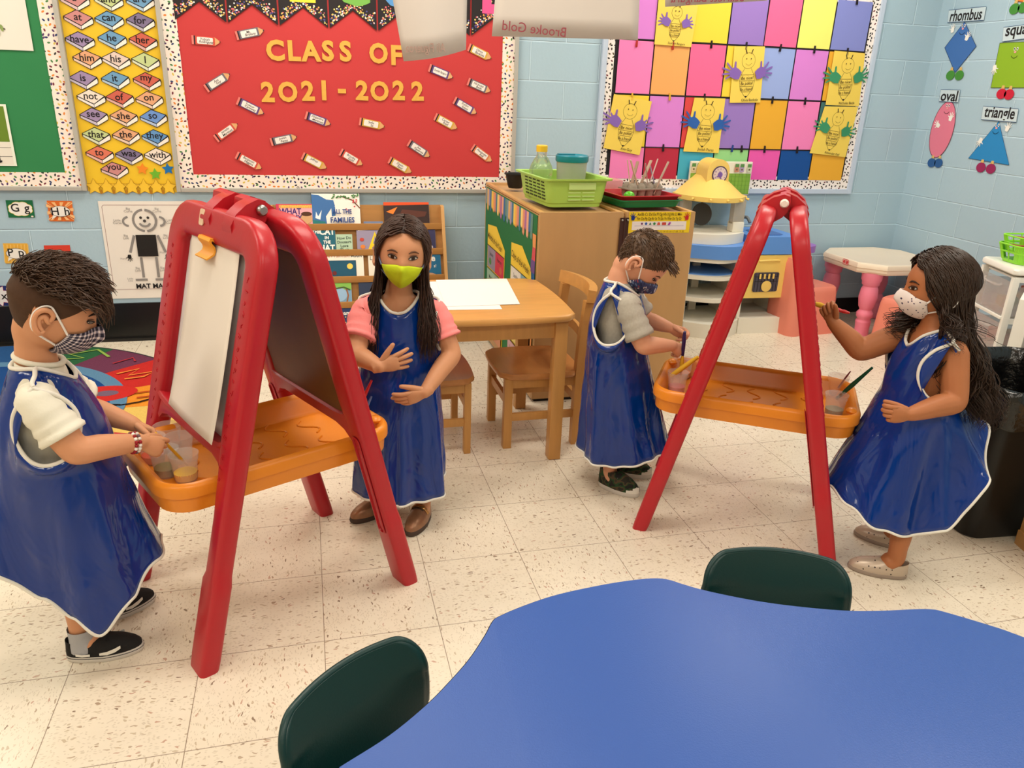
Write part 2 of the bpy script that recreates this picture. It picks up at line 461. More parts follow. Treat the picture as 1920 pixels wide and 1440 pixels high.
for i, (lx, ly) in enumerate(LAMPS):
    t = thing('ceiling_light', 'recessed fluorescent ceiling light with white frame', 'ceiling light', (lx, ly, ZC-.012), group='ceiling lights over the classroom')
    bm = BM()
    for sx in (-1, 1): box(bm, (sx*.605, 0, 0), (.03, .64, .024)); box(bm, (0, sx*.31, 0), (1.18, .03, .024))
    link('frame', bm, M_trim, t)
    bm = BM(); box(bm, (0, 0, .004), (1.18, .59, .008)); link('diffuser', bm, M_diff, t)

# ================================================================== bulletin boards
M_alu = mat('grey_aluminium', (186, 184, 178), .4, .5, .3)
M_lav = mat('pale_blue_paint', (190, 205, 226), .4)
CONF = [(30, 26, 34), (120, 40, 60), (40, 60, 110), (225, 130, 50), (50, 50, 50), (70, 130, 70), (215, 190, 90), (90, 60, 110)]
M_conf = confetti_mat('confetti_border', (244, 232, 222), CONF, 44, .0072)
M_conf2 = confetti_mat('confetti_border_dark', (242, 234, 230), [(34, 26, 30), (50, 36, 46), (30, 30, 40), (120, 60, 70), (40, 40, 36), (90, 80, 50)], 44, .0074)
def board(name, label, x0, x1, z0, z1, mb, mf, mborder, bw, fw=.024, bh=None):
    t = thing(name, label, 'bulletin board', ((x0+x1)/2, YW, (z0+z1)/2), (PI/2, 0, 0))
    W, H = x1-x0, z1-z0
    bm = BM()
    for s in (-1, 1):
        box(bm, (s*(W/2-fw/2), 0, .012), (fw, H, .024), bev=.003); box(bm, (0, s*(H/2-fw/2), .012), (W-2*fw, fw, .024), bev=.003)
    link('frame', bm, mf, t)
    bm = BM(); nx, ny = 60, 40
    for i in range(nx+1):
        for j in range(ny+1):
            x = -W/2+fw+(W-2*fw)*i/nx; y = -H/2+fw+(H-2*fw)*j/ny
            bm.verts.new((x, y, .0065+.0016*noise.noise(V((x*3+y*3.5, y*1.5, x0)))+.0015*noise.noise(V((x*9+y*7, y*2, 3)))))
    bm.verts.ensure_lookup_table()
    for i in range(nx):
        for j in range(ny):
            a = i*(ny+1)+j; bm.faces.new([bm.verts[k] for k in (a, a+ny+1, a+ny+2, a+1)])
    link('backing_paper', bm, mb, t, 180)
    bm = BM()
    for s in (-1, 1):
        box(bm, (s*(W/2-fw-bw/2), 0, .0095), (bw, H-2*fw, .002)); box(bm, (0, s*(H/2-fw-(bh or bw)/2), .0099), (W-2*fw, bh or bw, .002))
    link('border', bm, mborder, t)
    return t
board('bulletin_board', 'green bulletin board with confetti border at the left', -2.6, -1.077, .81, 2.03, mat('green_paper', (38, 128, 74), .6), M_alu, M_conf, .068, .022)
board('bulletin_board', 'red CLASS OF bulletin board with confetti border', -.648, 1.186, .806, 2.03, mat('red_paper', (198, 56, 58), .6), M_alu, M_conf, .068, .022)
board('bulletin_board', 'black bulletin board covered with bright coloured sheets', 1.672, 3.462, .81, 2.03, mat('black_paper', (24, 20, 24), .7), M_lav, M_conf2, .046, .03, .075)
bm = BM(); prism(bm, [(-1.076, .806), (-.65, .802), (-.65, 2.2), (-1.076, 2.2)], 0, .002)
t = thing('wall_panel_paper', 'bright yellow paper strip between the green and the red board', 'paper', (0, YW, 0), (PI/2, 0, 0))
link('sheet', bm, mat('yellow_paper', (238, 196, 40), .45, bump=.25, bscale=9), t)

# ------------------------------------------------ sight-word cards on the yellow strip
ROSE, PEACH, RED, BLUE, LAV, PUR, BEI, LGR, CRE = (205, 140, 140), (226, 168, 130), (204, 100, 84), (112, 160, 200), (160, 140, 180), (128, 116, 150), (226, 205, 196), (196, 210, 150), (240, 226, 214)
CARDS = [('a', 548, 2, ROSE), ('and', 795, 5, LGR), ('are', 1025, 12, BLUE), ('at', 575, 140, ROSE), ('can', 800, 148, BLUE), ('for', 1027, 160, PUR), ('have', 587, 298, LAV), ('he', 822, 288, BLUE), ('her', 1047, 303, RED),
 ('him', 640, 432, PEACH), ('his', 850, 440, BEI), ('I', 1065, 448, LGR), ('is', 612, 580, LAV), ('it', 845, 582, BLUE), ('my', 1075, 592, RED), ('not', 668, 715, CRE), ('of', 877, 718, RED), ('on', 1092, 728, PEACH),
 ('see', 688, 848, LAV), ('she', 906, 855, PEACH), ('so', 1122, 860, (110, 150, 215)), ('that', 706, 990, LGR), ('the', 922, 990, PEACH), ('they', 1135, 1005, (100, 150, 205)), ('to', 730, 1125, (222, 120, 96)), ('was', 945, 1135, PUR), ('with', 1153, 1138, CRE), ('you', 838, 1240, ROSE)]
CN = {ROSE: 'rose', PEACH: 'peach', RED: 'brick red', BLUE: 'blue', LAV: 'lavender', PUR: 'grey purple', BEI: 'beige', LGR: 'pale green', CRE: 'cream'}
INK = (30, 26, 30)
for i, (wd, cx, cy, c) in enumerate(CARDS):
    x, z = Wp(cx/3.891, cy/3.891)
    t = onwall('word_card', 'book-shaped %s word card reading %s on the yellow strip' % (CN.get(c, 'bright'), wd), 'word card', x, z, R(rnd(-3, 3)), .006, 'sight word cards on the yellow strip')
    a, b, d = .066, .028, .022
    sheet('card', [(-a, .008), (-.006, .008+b+.006), (a-.004, .014), (a, .002), (a-.002, -.016), (.008, -.048), (-a+.002, -.008)], INK, t)
    A = Art(.0008)
    A.poly([(-a+.004, .007), (-.006, .008+b+.002), (a-.008, .012), (.01, -.026)], c)
    A.poly([(-a+.005, .002), (.008, -.03), (.008, -.044), (-a+.005, -.008)], tuple(int(v*.45+128) for v in c))
    A.poly([(.01, -.03), (a-.006, .006), (a-.003, -.004), (a-.004, -.014), (.01, -.044)], (244, 236, 228))
    A.text(wd, -.002, .0075, .046, INK, 0, .012)
    A.done('printing', t)
for n, cx, cy, c in (('orange', 1040, 1232, (240, 140, 40)), ('green', 1135, 1270, (110, 180, 50)), ('blue', 1227, 1232, (30, 115, 185))):
    x, z = Wp(cx/3.891, cy/3.891); t = onwall('paper_star', n+' paper star at the foot of the yellow strip', 'paper star', x, z, R(rnd(-12, 12)), .007, 'paper stars')
    sheet('cutout', star(.031, .5), c, t)
t = onwall('star_border', 'strip of linked yellow stars along the foot of the yellow strip', 'border strip', -.865, .828, 0, .006)
bm = BM()
for k in range(7): prism(bm, star(.043, .5, cx=-.178+.0595*k, cy=.002), .0004*k, .0004*k+.0006)
link('star', bm, cm(244, 200, 60), t)
A = Art(.004)
for k in range(7): A.line(star(.043, .5, cx=-.178+.0595*k, cy=.002), .002, (150, 105, 20), True)
for k in range(6): A.poly(ell(.006, .012, 10, -.148+.0595*k, -.022), (176, 120, 26))
A.done('outline', t)

# ------------------------------------------------ green board papers
t = onwall('number_poster', 'white number poem sheet with a twig drawing on the green board', 'poster', -1.39, 1.68, 0, .012)
sheet('sheet', [(-.26, -.215), (.175, -.215), (.175, .24), (-.26, .24)], (232, 228, 218), t)
A = Art(.0008)
A.text('Number 1 is like a stick.', -.05, .075, .034, INK, 0, .004); A.text('A straight line that is', -.035, .03, .034, INK, 0, .004); A.text('very quick.', -.04, -.015, .034, INK, 0, .004)
A.line([(-.16, -.165), (-.02, -.125), (.03, -.11)], .012, (84, 70, 62)); A.line([(-.02, -.125), (.035, -.085)], .008, (84, 70, 62)); A.line([(.02, -.113), (.07, -.125)], .006, (84, 70, 62))
for k in range(9): A.poly(ell(.016, .007, 8, rnd(-.01, .085), rnd(-.14, -.06), 0, rnd(0, 3)), (140, 160, 96))
A.poly(ell(.03, .04, 14, -.23, -.12), (90, 84, 80)); A.done('printing', t)
t = onwall('picture_frame_card', 'blank card with wide lavender frame on the green board', 'card', -1.52, 1.265, 0, .012)
sheet('sheet', [(-.2, -.052), (.055, -.052), (.055, .05), (-.2, .05)], (176, 160, 180), t)
A = Art(.0008); A.poly([(-.2, -.034), (.03, -.034), (.03, .032), (-.2, .032)], (226, 218, 212)); A.done('printing', t)
t = onwall('alphabet_poster', 'letter Aa poster with a red apple picture on the green board', 'poster', -1.49, 1.075, 0, .012)
sheet('sheet', [(-.25, -.145), (.112, -.145), (.112, .145), (-.25, .145)], (236, 240, 226), t)
A = Art(.0008); A.poly([(-.25, -.03), (.1, -.03), (.1, .135), (-.25, .135)], (104, 134, 44))
A.poly([(-.25, -.137), (.1, -.137), (.1, -.033), (-.25, -.033)], (232, 226, 214))
A.line([(-.25, -.058), (.1, -.058)], .002, INK); A.line([(-.25, -.1), (.1, -.1)], .002, INK)
A.poly(ell(.055, .05, 22, -.04, .055), (196, 40, 30)); A.poly(ell(.02, .016, 12, -.03, .075), (226, 90, 70)); A.line([(-.035, .1), (-.03, .12)], .006, (90, 60, 30))
A.text('Apple Annie', -.02, -.045, .028, (90, 86, 80)); A.text('Aa', -.005, -.094, .1, INK, 0, .015); A.done('printing', t)

# ------------------------------------------------ red board : pennants, gold letters, pencil tags
M_pen = confetti_mat('black_pennant_confetti', (26, 20, 24), [(236, 220, 130), (240, 240, 236), (226, 110, 120), (80, 80, 150), (236, 170, 90), (200, 70, 90)], 70, .0048)
M_penb = mat('black_card', (28, 22, 26), .6)
NB = [Wp(300+v/4.174, 50)[0] for v in (120, 535, 930, 1325, 1700)]
st = (NB[-1]-NB[0])/4
pen = [('W', 'red', (214, 72, 70)), ('E', 'orange', (236, 140, 60)), ('L', 'yellow', (240, 220, 70)), ('C', 'green', (120, 180, 84)), ('O', 'blue', (90, 150, 210)), ('M', 'purple', (130, 90, 170)), ('E', 'pink', (236, 90, 150))]
ORD = ['first', 'second', 'third', 'fourth', 'fifth', 'sixth', 'seventh', 'eighth']
zt = Wp(600, 50)[1]
for k, (ch, cn, c) in enumerate(pen):
    t = onwall('letter_pennant', 'black swallowtail pennant with %s letter %s along the top of the red board' % (cn, ch), 'pennant', NB[0]+st*(k+.5), zt, 0, .012, 'welcome pennants')
    h = st/2-.004
    sheet('card', [(-h, -.005), (0, .083), (h, -.005), (h, .4), (-h, .4)], M_penb, t, .0008)
    bm = BM()
    rng = random.Random(k)
    cols = [cm(236, 222, 130), cm(240, 240, 236), cm(226, 110, 120), cm(84, 84, 150), cm(236, 170, 90)]
    for q in range(150):
        x = rng.uniform(-h+.006, h-.006); e = .088*(1-abs(x)/h); y = e+.004+abs(rng.gauss(0, .03)); r = rng.uniform(.0028, .0046)
        prism(bm, ell(r, r, 7, x, y), .0009, .0011+.00001*q, rng.randrange(5))
    tag(link('confetti', bm, cols, t), kind='stuff')
    A = Art(.0024); A.text(ch, 0, .205, .25, c, 0, .05); A.done('lettering', t)
M_gold = mat('gold_foil', (236, 182, 84), .4, .5, .25, var=.12, vscale=40)
LET = [('C', 300, 290), ('L', 490, 295), ('A', 655, 300), ('S', 825, 295), ('S', 1000, 300), ('O', 1330, 320), ('F', 1510, 340), ('2', 225, 705), ('0', 425, 705), ('2', 625, 695), ('1', 785, 690), ('-', 965, 697), ('2', 1165, 690), ('0', 1340, 697), ('2', 1530, 690), ('2', 1718, 697)]
nm = ['letter C of CLASS', 'letter L of CLASS', 'letter A of CLASS', 'first letter S of CLASS', 'last letter S of CLASS', 'letter O of OF', 'letter F of OF half under the hanging sheet', 'opening 2 of 2021', '0 of 2021', 'second 2 of 2021', '1 of 2021', 'dash between the years', 'opening 2 of 2022', '0 of 2022', 'middle 2 of 2022', 'closing 2 of 2022']
for (ch, cx, cy), n in zip(LET, nm):
    x, z = Wp(460+cx/5.333, 40+cy/5.333)
    t = onwall('letter_cutout', 'golden cut-out '+n+' on the red board', 'letter', x, z, R(rnd(-2, 2)), .011, 'golden letters on the red board')
    vs, fs = textgeo(ch if ch != '0' else 'O', .04)
    ys = [v[1] for v in vs]; xs = [v[0] for v in vs]; k = .097/.75
    if ch == '-': k = .13
    bm = BM(); mx, my = (min(xs)+max(xs))/2, (min(ys)+max(ys))/2
    B0 = [bm.verts.new(((a-mx)*k*(.92 if ch in '0O' else 1), (b-my)*k, .002)) for a, b in vs]
    for f in fs:
        try: bm.faces.new([B0[i] for i in f])
        except ValueError: pass
    r = bmesh.ops.extrude_face_region(bm, geom=bm.faces[:]); bmesh.ops.translate(bm, vec=(0, 0, -.0018), verts=[v for v in r['geom'] if isinstance(v, bmesh.types.BMVert)])
    link('cutout', bm, M_gold, t)
PRD, PGY, PPU, PYE, POR = (214, 84, 70), (116, 110, 122), (104, 76, 134), (216, 174, 74), (222, 128, 84)
PN = {PRD: 'red', PGY: 'grey', PPU: 'purple', PYE: 'yellow', POR: 'orange'}
TAGS = [(320, 155, 290, 368, 308, PRD, 'Tobiah\nRodriguez', 'topmost at the far left'), (320, 478, 262, 683, 222, PGY, 'Ms.\n   Brittany', 'under the orange pennant, tilted up'), (320, 258, 648, 434, 538, PGY, 'Ava\n Guy', 'left of 2021, steeply tilted up'),
 (320, 487, 733, 683, 830, PPU, 'Trevor\nCaraway', 'just below the opening 2 of 2021'), (320, 983, 838, 1169, 907, PPU, 'Alejandra\nMartinez', 'below the dash between the years'), (320, 330, 1013, 492, 900, PRD, 'Jemelis\nMartinez', 'low at the left, tilted steeply up'),
 (320, 730, 1036, 923, 996, PGY, 'Josiah\n Perez', 'low on the board, tilted slightly up'), (320, 480, 1128, 668, 1230, PRD, 'Benjamin\nHiggins', 'lowest at the left, tilted down'), (320, 960, 1133, 1139, 1227, PYE, 'Jeffrey\nQuezada', 'second along the bottom row'),
 (640, -92, 1092, 157, 1203, PRD, 'Brooke\n Gold', 'third along the bottom row'), (640, 130, 884, 316, 924, PYE, 'Sofia\n  Sa', 'nearly level, below the opening 2 of 2022'), (640, 925, 343, 1092, 427, PYE, 'Olivia\nBankole', 'highest at the right'),
 (640, 638, 493, 814, 567, PPU, 'Scarlett Bangura', 'right of the year 2022, above the grey one'), (640, 920, 593, 1087, 668, PGY, 'Nicholas\nBede', 'by the right border'), (640, 820, 728, 985, 828, PPU, 'Evelyn\nEvans', 'right side, below the grey one'),
 (640, 680, 848, 844, 938, PYE, 'Carter\nReid', 'right of centre, below the closing 2 of 2022'), (640, 487, 1038, 645, 1142, PGY, 'Ava\nFigueroa', 'low at the right of centre'), (640, 347, 1163, 512, 1258, PYE, 'Devin\nPatel', 'fourth along the bottom row'), (640, 952, 1070, 1096, 1177, POR, 'Alexander\nKeil', 'in the lower right corner')]
for ox, ax, ay, bx, by, c, txt, where in TAGS:
    if ax == -92: ax = -8; ay = 1105
    a = V(Wp(ox+ax/3.891, ay/3.891)); b = V(Wp(ox+bx/3.891, by/3.891)); m = (a+b)/2; d = b-a; L = d.length; h = .02
    t = onwall('name_tag', PN[c]+' pencil-shaped name tag, '+where+', red board', 'name tag', m.x, m.y, math.atan2(d.y, d.x), .0115, 'pencil name tags on the red board')
    sheet('card', [(-L/2, -h), (-L/2, h), (L/2-.028, h), (L/2, .001), (L/2, -.001), (L/2-.028, -h)], c, t)
    A = Art(.0008)
    A.poly([(-L/2, -h), (-L/2, h), (-L/2+.01, h), (-L/2+.01, -h)], (232, 130, 120)); A.poly([(-L/2+.01, -h), (-L/2+.01, h), (-L/2+.017, h), (-L/2+.017, -h)], (44, 36, 44))
    A.poly([(L/2-.028, h-.001), (L/2-.001, 0), (L/2-.028, -h+.001)], (222, 168, 116)); A.poly([(L/2-.006, .004), (L/2, 0), (L/2-.006, -.004)], INK)
    w0 = L-.062; A.poly(rrect(w0, .031, .005, 3, -.006, 0), (240, 232, 226))
    ls = txt.split('\n')
    for i, s in enumerate(ls): A.text(s.strip(), -.006+(.006*i if len(ls) > 1 else 0), (.0065-.0135*i) if len(ls) > 1 else 0, .0165, INK, 0, .006, .15, w0-.008)
    A.done('printing', t)

# ------------------------------------------------ coloured sheets, clothespins and bees on the right board
PINK, ORCH, YEL, ORA, HOT, LBL, PYL, PER, PUP, AMB, REDD, DRED, TUR, LGN, MAG, NAVY, TEAL = (238, 130, 190), (214, 130, 214), (238, 208, 66), (240, 168, 100), (240, 104, 152), (150, 170, 226), (236, 234, 120), (130, 138, 206), (150, 120, 196), (230, 170, 52), (214, 70, 70), (178, 44, 70), (70, 170, 200), (150, 210, 140), (232, 90, 176), (20, 76, 150), (64, 110, 110)
NMC = {PINK: 'pink', ORCH: 'orchid', YEL: 'yellow', ORA: 'orange', HOT: 'hot pink', LBL: 'light blue', PYL: 'pale yellow', PER: 'periwinkle', PUP: 'purple', AMB: 'amber', REDD: 'red', DRED: 'dark red', TUR: 'turquoise', LGN: 'light green', MAG: 'magenta', NAVY: 'navy blue', TEAL: 'teal'}
GRID = [[ORCH, YEL, YEL, PUP, HOT, PYL, PER], [PINK, ORA, HOT, YEL, LBL, ORCH, AMB], [YEL, ORCH, REDD, PUP, AMB, PINK, TEAL], [PINK, DRED, TUR, LGN, MAG, NAVY, AMB]]
gx = [Wp(1154.5, 500/3.891)[0], Wp(1221, 500/3.891)[0], Wp(1288.5, 128)[0], Wp(1356, 130)[0], Wp(1422, 139)[0], Wp(1483.5, 139)[0], Wp(1545.5, 139)[0], Wp(1611, 139)[0]]
gz = [Wp(1300, -22)[1], Wp(1300, 80.5)[1], Wp(1300, 181)[1], Wp(1300, 278)[1], Wp(1300, 336)[1]]
for r in range(4):
    for c in range(7):
        x0, x1, z0, z1 = gx[c], gx[c+1], gz[r+1], gz[r]
        t = onwall('paper_sheet', NMC[GRID[r][c]]+' sheet, %s row from the top, %s column of the black board' % (ORD[r], ORD[c]), 'paper sheet', (x0+x1)/2, (z0+z1)/2, R(rnd(-.5, .5)), .0125, 'coloured sheets on the black board')
        a, b = (x1-x0)/2-.004, (z1-z0)/2-.005
        if r == 3: b = (z1-z0)/2-.002
        sheet('sheet', [(-a, -b), (a, -b), (a, b), (-a, b)], GRID[r][c], t)
t = onwall('clothes_line', 'black cords holding the rows of sheets on the black board', 'cord', 0, 0, 0, .0145)
bm = BM()
for k in (1, 2, 3): tube(bm, [(gx[0]-.02, gz[k]+.003, 0), ((gx[0]+gx[-1])/2, gz[k]-.002, .001), (gx[-1]+.02, gz[k]+.003, 0)], .0015, 5)
link('cord', bm, M_penb, t)
PINS = [(1100+357/3.891, 315/3.891, 'red', 'first'), (1100+620/3.891, 335/3.891, 'red', 'second'), (1100+900/3.891, 325/3.891, 'black', 'third'), (1100+1153/3.891, 335/3.891, 'black', 'fourth'), (1400+235/3.893, 350/3.893, 'black', 'fifth'), (1400+483/3.893, 362/3.893, 'black', 'sixth'), (1400+722/3.893, 378/3.893, 'black', 'seventh'),
 (1100+323/3.891, 705/3.891, 'yellow', 'first'), (1100+597/3.891, 705/3.891, 'yellow', 'second'), (1100+850/3.891, 710/3.891, 'black', 'third'), (1400+177/3.893, 730/3.893, 'black', 'fourth'), (1400+415/3.893, 738/3.893, 'black', 'fifth'),
 (1100+550/3.891, 1077/3.891, 'black', 'first'), (1100+1052/3.891, 1082/3.891, 'blue', 'second'), (1400-47/3.893, 1085/3.893, 'black', 'third'), (1400+120/3.893, 1088/3.893, 'black', 'fourth'), (1400+357/3.893, 1092/3.893, 'black', 'fifth'), (1400+793/3.893, 8/3.893, 'black', 'only')]
PC = {'red': (190, 60, 50), 'black': (40, 34, 40), 'yellow': (226, 180, 60), 'blue': (40, 70, 140)}
for i, (px, py, c, o_) in enumerate(PINS):
    x, z = Wp(px, py); line = ['upper', 'middle', 'lower', 'topmost'][0 if i < 7 else 1 if i < 12 else 2 if i < 17 else 3]
    t = onwall('clothespin', '%s clothespin, %s from the left on the %s cord' % (c, o_, line), 'clothespin', x, z, R(rnd(-6, 6)), .018, 'clothespins on the black board')
    bm = BM(); box(bm, (-.0028, 0, 0), (.0042, .042, .009), Matrix.Rotation(R(-3), 3, 'Z'), bev=.001); box(bm, (.0028, 0, 0), (.0042, .042, .009), Matrix.Rotation(R(3), 3, 'Z'), bev=.001)
    link('jaws', bm, cm(*PC[c]), t)
def hand_poly(s, mir=1):
    pts = []
    fg = [(-70, .92, .10), (-27, 1.12, .088), (0, 1.22, .09), (25, 1.14, .088), (50, .94, .08)]
    out = [(-.38, -.6), (.38, -.6)]
    P = [(.42, -.3)]
    for a, L, wd in reversed(fg):
        a = R(90-a); d = V((math.cos(a), math.sin(a))); n = V((-d.y, d.x)); b0 = V((0, -.08))+d*.46
        tip = V((0, -.08))+d*L
        P += [tuple(b0-n*wd*.9), tuple(tip-n*wd*.75-d*.08), tuple(tip-n*wd*.3), tuple(tip+n*wd*.3), tuple(tip+n*wd*.75-d*.08), tuple(b0+n*wd*.9)]
    P += [(-.42, -.3)]
    return [(x*s*mir, y*s) for x, y in [(-.3, -.62), (.3, -.62)]+P]
GRN, PRP, BLH = (58, 140, 100), (128, 96, 176), (44, 92, 170)
BEES = [(1100, (515, -20), (800, 45), (750, 345), (483, 325), PRP, 'Scarlett Bangura', 'top row, purple hands'), (1100, (1065, 338), (1288, 340), (1253, 748), (1030, 750), PRP, 'Olivia Bankole', 'second row, purple hands'), (1100, (190, 685), (465, 740), (375, 1130), (113, 1078), PRP, 'Ava Guy', 'third row at the left, purple hands'),
 (1100, (775, 712), (1000, 718), (950, 1115), (693, 1103), BLH, 'Josiah Perez', 'third row, blue hands'), (1400, (625, 370), (848, 390), (803, 775), (560, 765), GRN, 'Nicholas Bede', 'second row at the right, green hands'), (1400, (555, 775), (797, 780), (705, 1145), (445, 1115), GRN, 'Alexander Keil', 'third row at the right, green hands')]
for ox, a, b, c, d, hc, nmx, where in BEES:
    Q = [V(Wp(ox+p[0]/3.892, p[1]/3.892)) for p in (a, b, c, d)]
    ctr = sum(Q, V((0, 0)))/4; up = ((Q[0]+Q[1])-(Q[2]+Q[3])).normalized(); ang = math.atan2(up.y, up.x)-PI/2
    t = onwall('bee_craft', 'yellow bee sheet with hand wings, '+where, 'bee craft', ctr.x, ctr.y, ang, .021, 'bee crafts on the black board')
    co, si = math.cos(-ang), math.sin(-ang)
    P = [((q-ctr).x*co-(q-ctr).y*si, (q-ctr).x*si+(q-ctr).y*co) for q in Q]
    W = ((P[1][0]-P[0][0])+(P[2][0]-P[3][0]))/2; H = ((P[0][1]-P[3][1])+(P[1][1]-P[2][1]))/2
    sheet('sheet', [P[3], P[2], P[1], P[0]], (236, 206, 92), t)
    A = Art(.0008); k = H/.3; BK = (60, 50, 30)
    A.line(ell(.042*k, .042*k, 26, 0, .075*k), .0016, BK, True)
    body = [(-.02*k, .035*k), (-.04*k, 0), (-.048*k, -.035*k), (-.04*k, -.075*k), (-.012*k, -.112*k), (0, -.122*k), (.012*k, -.112*k), (.04*k, -.075*k), (.048*k, -.035*k), (.04*k, 0), (.02*k, .035*k)]
    A.line(body, .0018, BK)
    for yy, ww in ((.0, .04), (-.032, .047), (-.062, .043), (-.09, .03)): A.line([(-ww*k, yy*k), (ww*k, yy*k)], .0016, BK)
    A.poly([(-.008*k, -.113*k), (.008*k, -.113*k), (0, -.124*k)], INK)
    for s, yy in (('Be nice!', -.016), ('Be polite!', -.047), ('Be a friend!', -.076)): A.text(s, 0, yy*k, .024*k, BK, R(2), .003, .1, .078*k)
    for sx in (-1, 1): A.line([(sx*.014*k, .112*k), (sx*.022*k, .135*k)], .005, INK); A.poly(ell(.003, .004, 8, sx*.014*k, .085*k), BK)
    A.line([(-.018*k, .06*k), (-.006*k, .052*k), (.008*k, .052*k), (.02*k, .062*k)], .0014, BK)
    A.text(nmx, .025*k, -.135*k, .021*k, BK, 0, .003, 0, .11)
    A.done('drawing', t)
    for sx in (-1, 1):
        bm = BM(); hp = hand_poly(.068*k, sx); rr = R(-68*sx)
        Mx = Matrix.Translation((sx*.088*k, .012*k, .004)) @ Matrix.Rotation(rr, 4, 'Z') @ Matrix.Rotation(R(-6), 4, 'X')
        prism(bm, hp, 0, .0006, M=Mx); link('hand_cutout', bm, cm(*hc), t)

# ------------------------------------------------ alphabet cards and the figure poster, lower left
def quad_at(ox, oy, k, pts):
    Q = [V(Wp(ox+x/k, oy+y/k)) for x, y in pts]; c = sum(Q, V((0, 0)))/len(Q); return c, [(q-c) for q in Q]
BUB = lambda s=1: [(x*s, y*s) for x, y in ell(.048, .028, 24)]
for nmx, pts, c, tx in (('green', [(48, 68), (275, 68), (297, 215), (75, 215)], (24, 104, 66), 'G g'), ('orange sunburst', [(395, 72), (608, 76), (626, 248), (420, 246)], (222, 110, 44), 'H h'), ('yellow dotted', [(25, 432), (232, 432), (250, 600), (48, 602)], (232, 176, 66), 'P p'), ('red', [(370, 450), (590, 446), (612, 612), (392, 614)], (214, 64, 46), 'Q q'), ('navy starburst', [(-140, 790), (85, 790), (100, 958), (-120, 958)], (30, 44, 104), 'X x')):
    ctr, P = quad_at(0, 360, 4.5, pts)
    t = onwall('alphabet_card', nmx+' alphabet card %s on the blue wall under the green board' % tx.replace(' ', ''), 'alphabet card', ctr.x, ctr.y, 0, .003, 'alphabet cards')
    sheet('card', [tuple(p) for p in P[::-1]], c, t); A = Art(.0008)
    if tx == 'H h':
        for q in range(14):
            a = 2*PI*q/14; b = a+.2; f = lambda an: (max(-.062, min(.062, .09*math.cos(an))), max(-.046, min(.046, .09*math.sin(an))))
            A.poly([(0, 0), f(a), f(b)], (244, 190, 130))
    if tx == 'P p':
        for q in range(8): A.line([(-.06+q*.016, -.046), (-.05+q*.016, .046)], .003, (244, 206, 120))
    if tx == 'X x': A.poly(star(.06, .7, 11), (226, 224, 226)); A.line(star(.06, .7, 11), .002, (190, 50, 60), True)
    elif tx == 'G g':
        cl = [(.052*math.cos(2*PI*q/40)*(1+.09*abs(math.sin(2*PI*q/40*4))), .033*math.sin(2*PI*q/40)*(1+.12*abs(math.sin(2*PI*q/40*4)))) for q in range(40)]
        A.poly(cl, (240, 236, 230)); A.line(cl, .002, (216, 196, 70), True); A.poly(ell(.006, .004, 10, .048, -.038), (240, 220, 210))
    else:
        A.poly([(-.045, -.04), (-.034, -.012), (-.015, -.022)], (240, 236, 230)); A.poly(BUB(.96), (240, 236, 230)); A.line(BUB(.96), .0018, INK, True)
    A.text(tx, 0, 0, .056, INK, 0, .012, sp=1.1); A.done('printing', t)
x0, z1 = Wp(183.5, 377); x1 = Wp(345, 378)[0]; z0 = Wp(209, 560)[1]
t = onwall('figure_poster', 'white MAT MAN poster of a grey stick figure on the blue wall', 'poster', (x0+x1)/2, (z0+z1)/2, 0, .003)
W2, H2 = (x1-x0)/2, (z1-z0)/2
sheet('sheet', [(-W2, -H2), (W2, -H2), (W2, H2), (-W2, H2)], (236, 230, 222), t)
A = Art(.0008); G = (140, 136, 134); k = H2/.26
A.line(rrect(2*W2-.03, 2*H2-.07, .012, 4, 0, .015), .002, (150, 110, 110), True)
for s in (-1, 1):
    A.line([(.056*k*math.cos(R(90-s*a))+.004, .16*k+.056*k*math.sin(R(90-s*a))) for a in range(6, 176, 12)], .012*k, G)
    A.line([(s*(.072*k)+.03*k*s*math.cos(R(b)), .155*k+.024*k*math.sin(R(b))) for b in range(-80, 81, 20)], .011*k, G)
    A.line([(s*.058*k, .082*k), (s*.088*k, -.01*k)], .013*k, G); A.line([(s*.038*k, -.036*k), (s*.038*k, -.146*k)], .013*k, G); A.line([(s*.02*k, -.158*k), (s*.08*k, -.158*k)], .012*k, G)
    A.poly(ell(.007*k, .007*k, 12, s*.018*k+.004, .175*k), (50, 46, 46))
    hp = hand_poly(.022*k, s); A.poly([(s*.094*k-x, -.034*k-y) for x, y in hp], (30, 28, 28))
    A.text('Big\nCurve', s*.07*k, .215*k, .017*k, G); A.text('Little\nCurve', s*.13*k, .155*k, .017*k, G); A.text('Big\nLine', s*.098*k, .075*k, .017*k, G); A.text('Big\nLine', s*.062*k, -.1*k, .017*k, G)
A.poly(ell(.008*k, .008*k, 12, .004, .158*k), (70, 66, 66)); A.line([(.004+.028*k*math.cos(R(a)), .158*k+.028*k*math.sin(R(a))) for a in range(205, 336, 13)], .011*k, G)
A.poly([(-.05*k, -.03*k), (.05*k, -.03*k), (.05*k, .085*k), (-.05*k, .085*k)], (34, 31, 30))
A.text('MAT MAN', 0, -.192*k, .036*k, INK, 0, .03, 0, .17); A.text('Hand', -.125*k, -.04*k, .014*k, G); A.text('Mat', .07*k, -.01*k, .014*k, G); A.text('Little\nLine', -.105*k, -.155*k, .014*k, G)
A.done('printing', t)

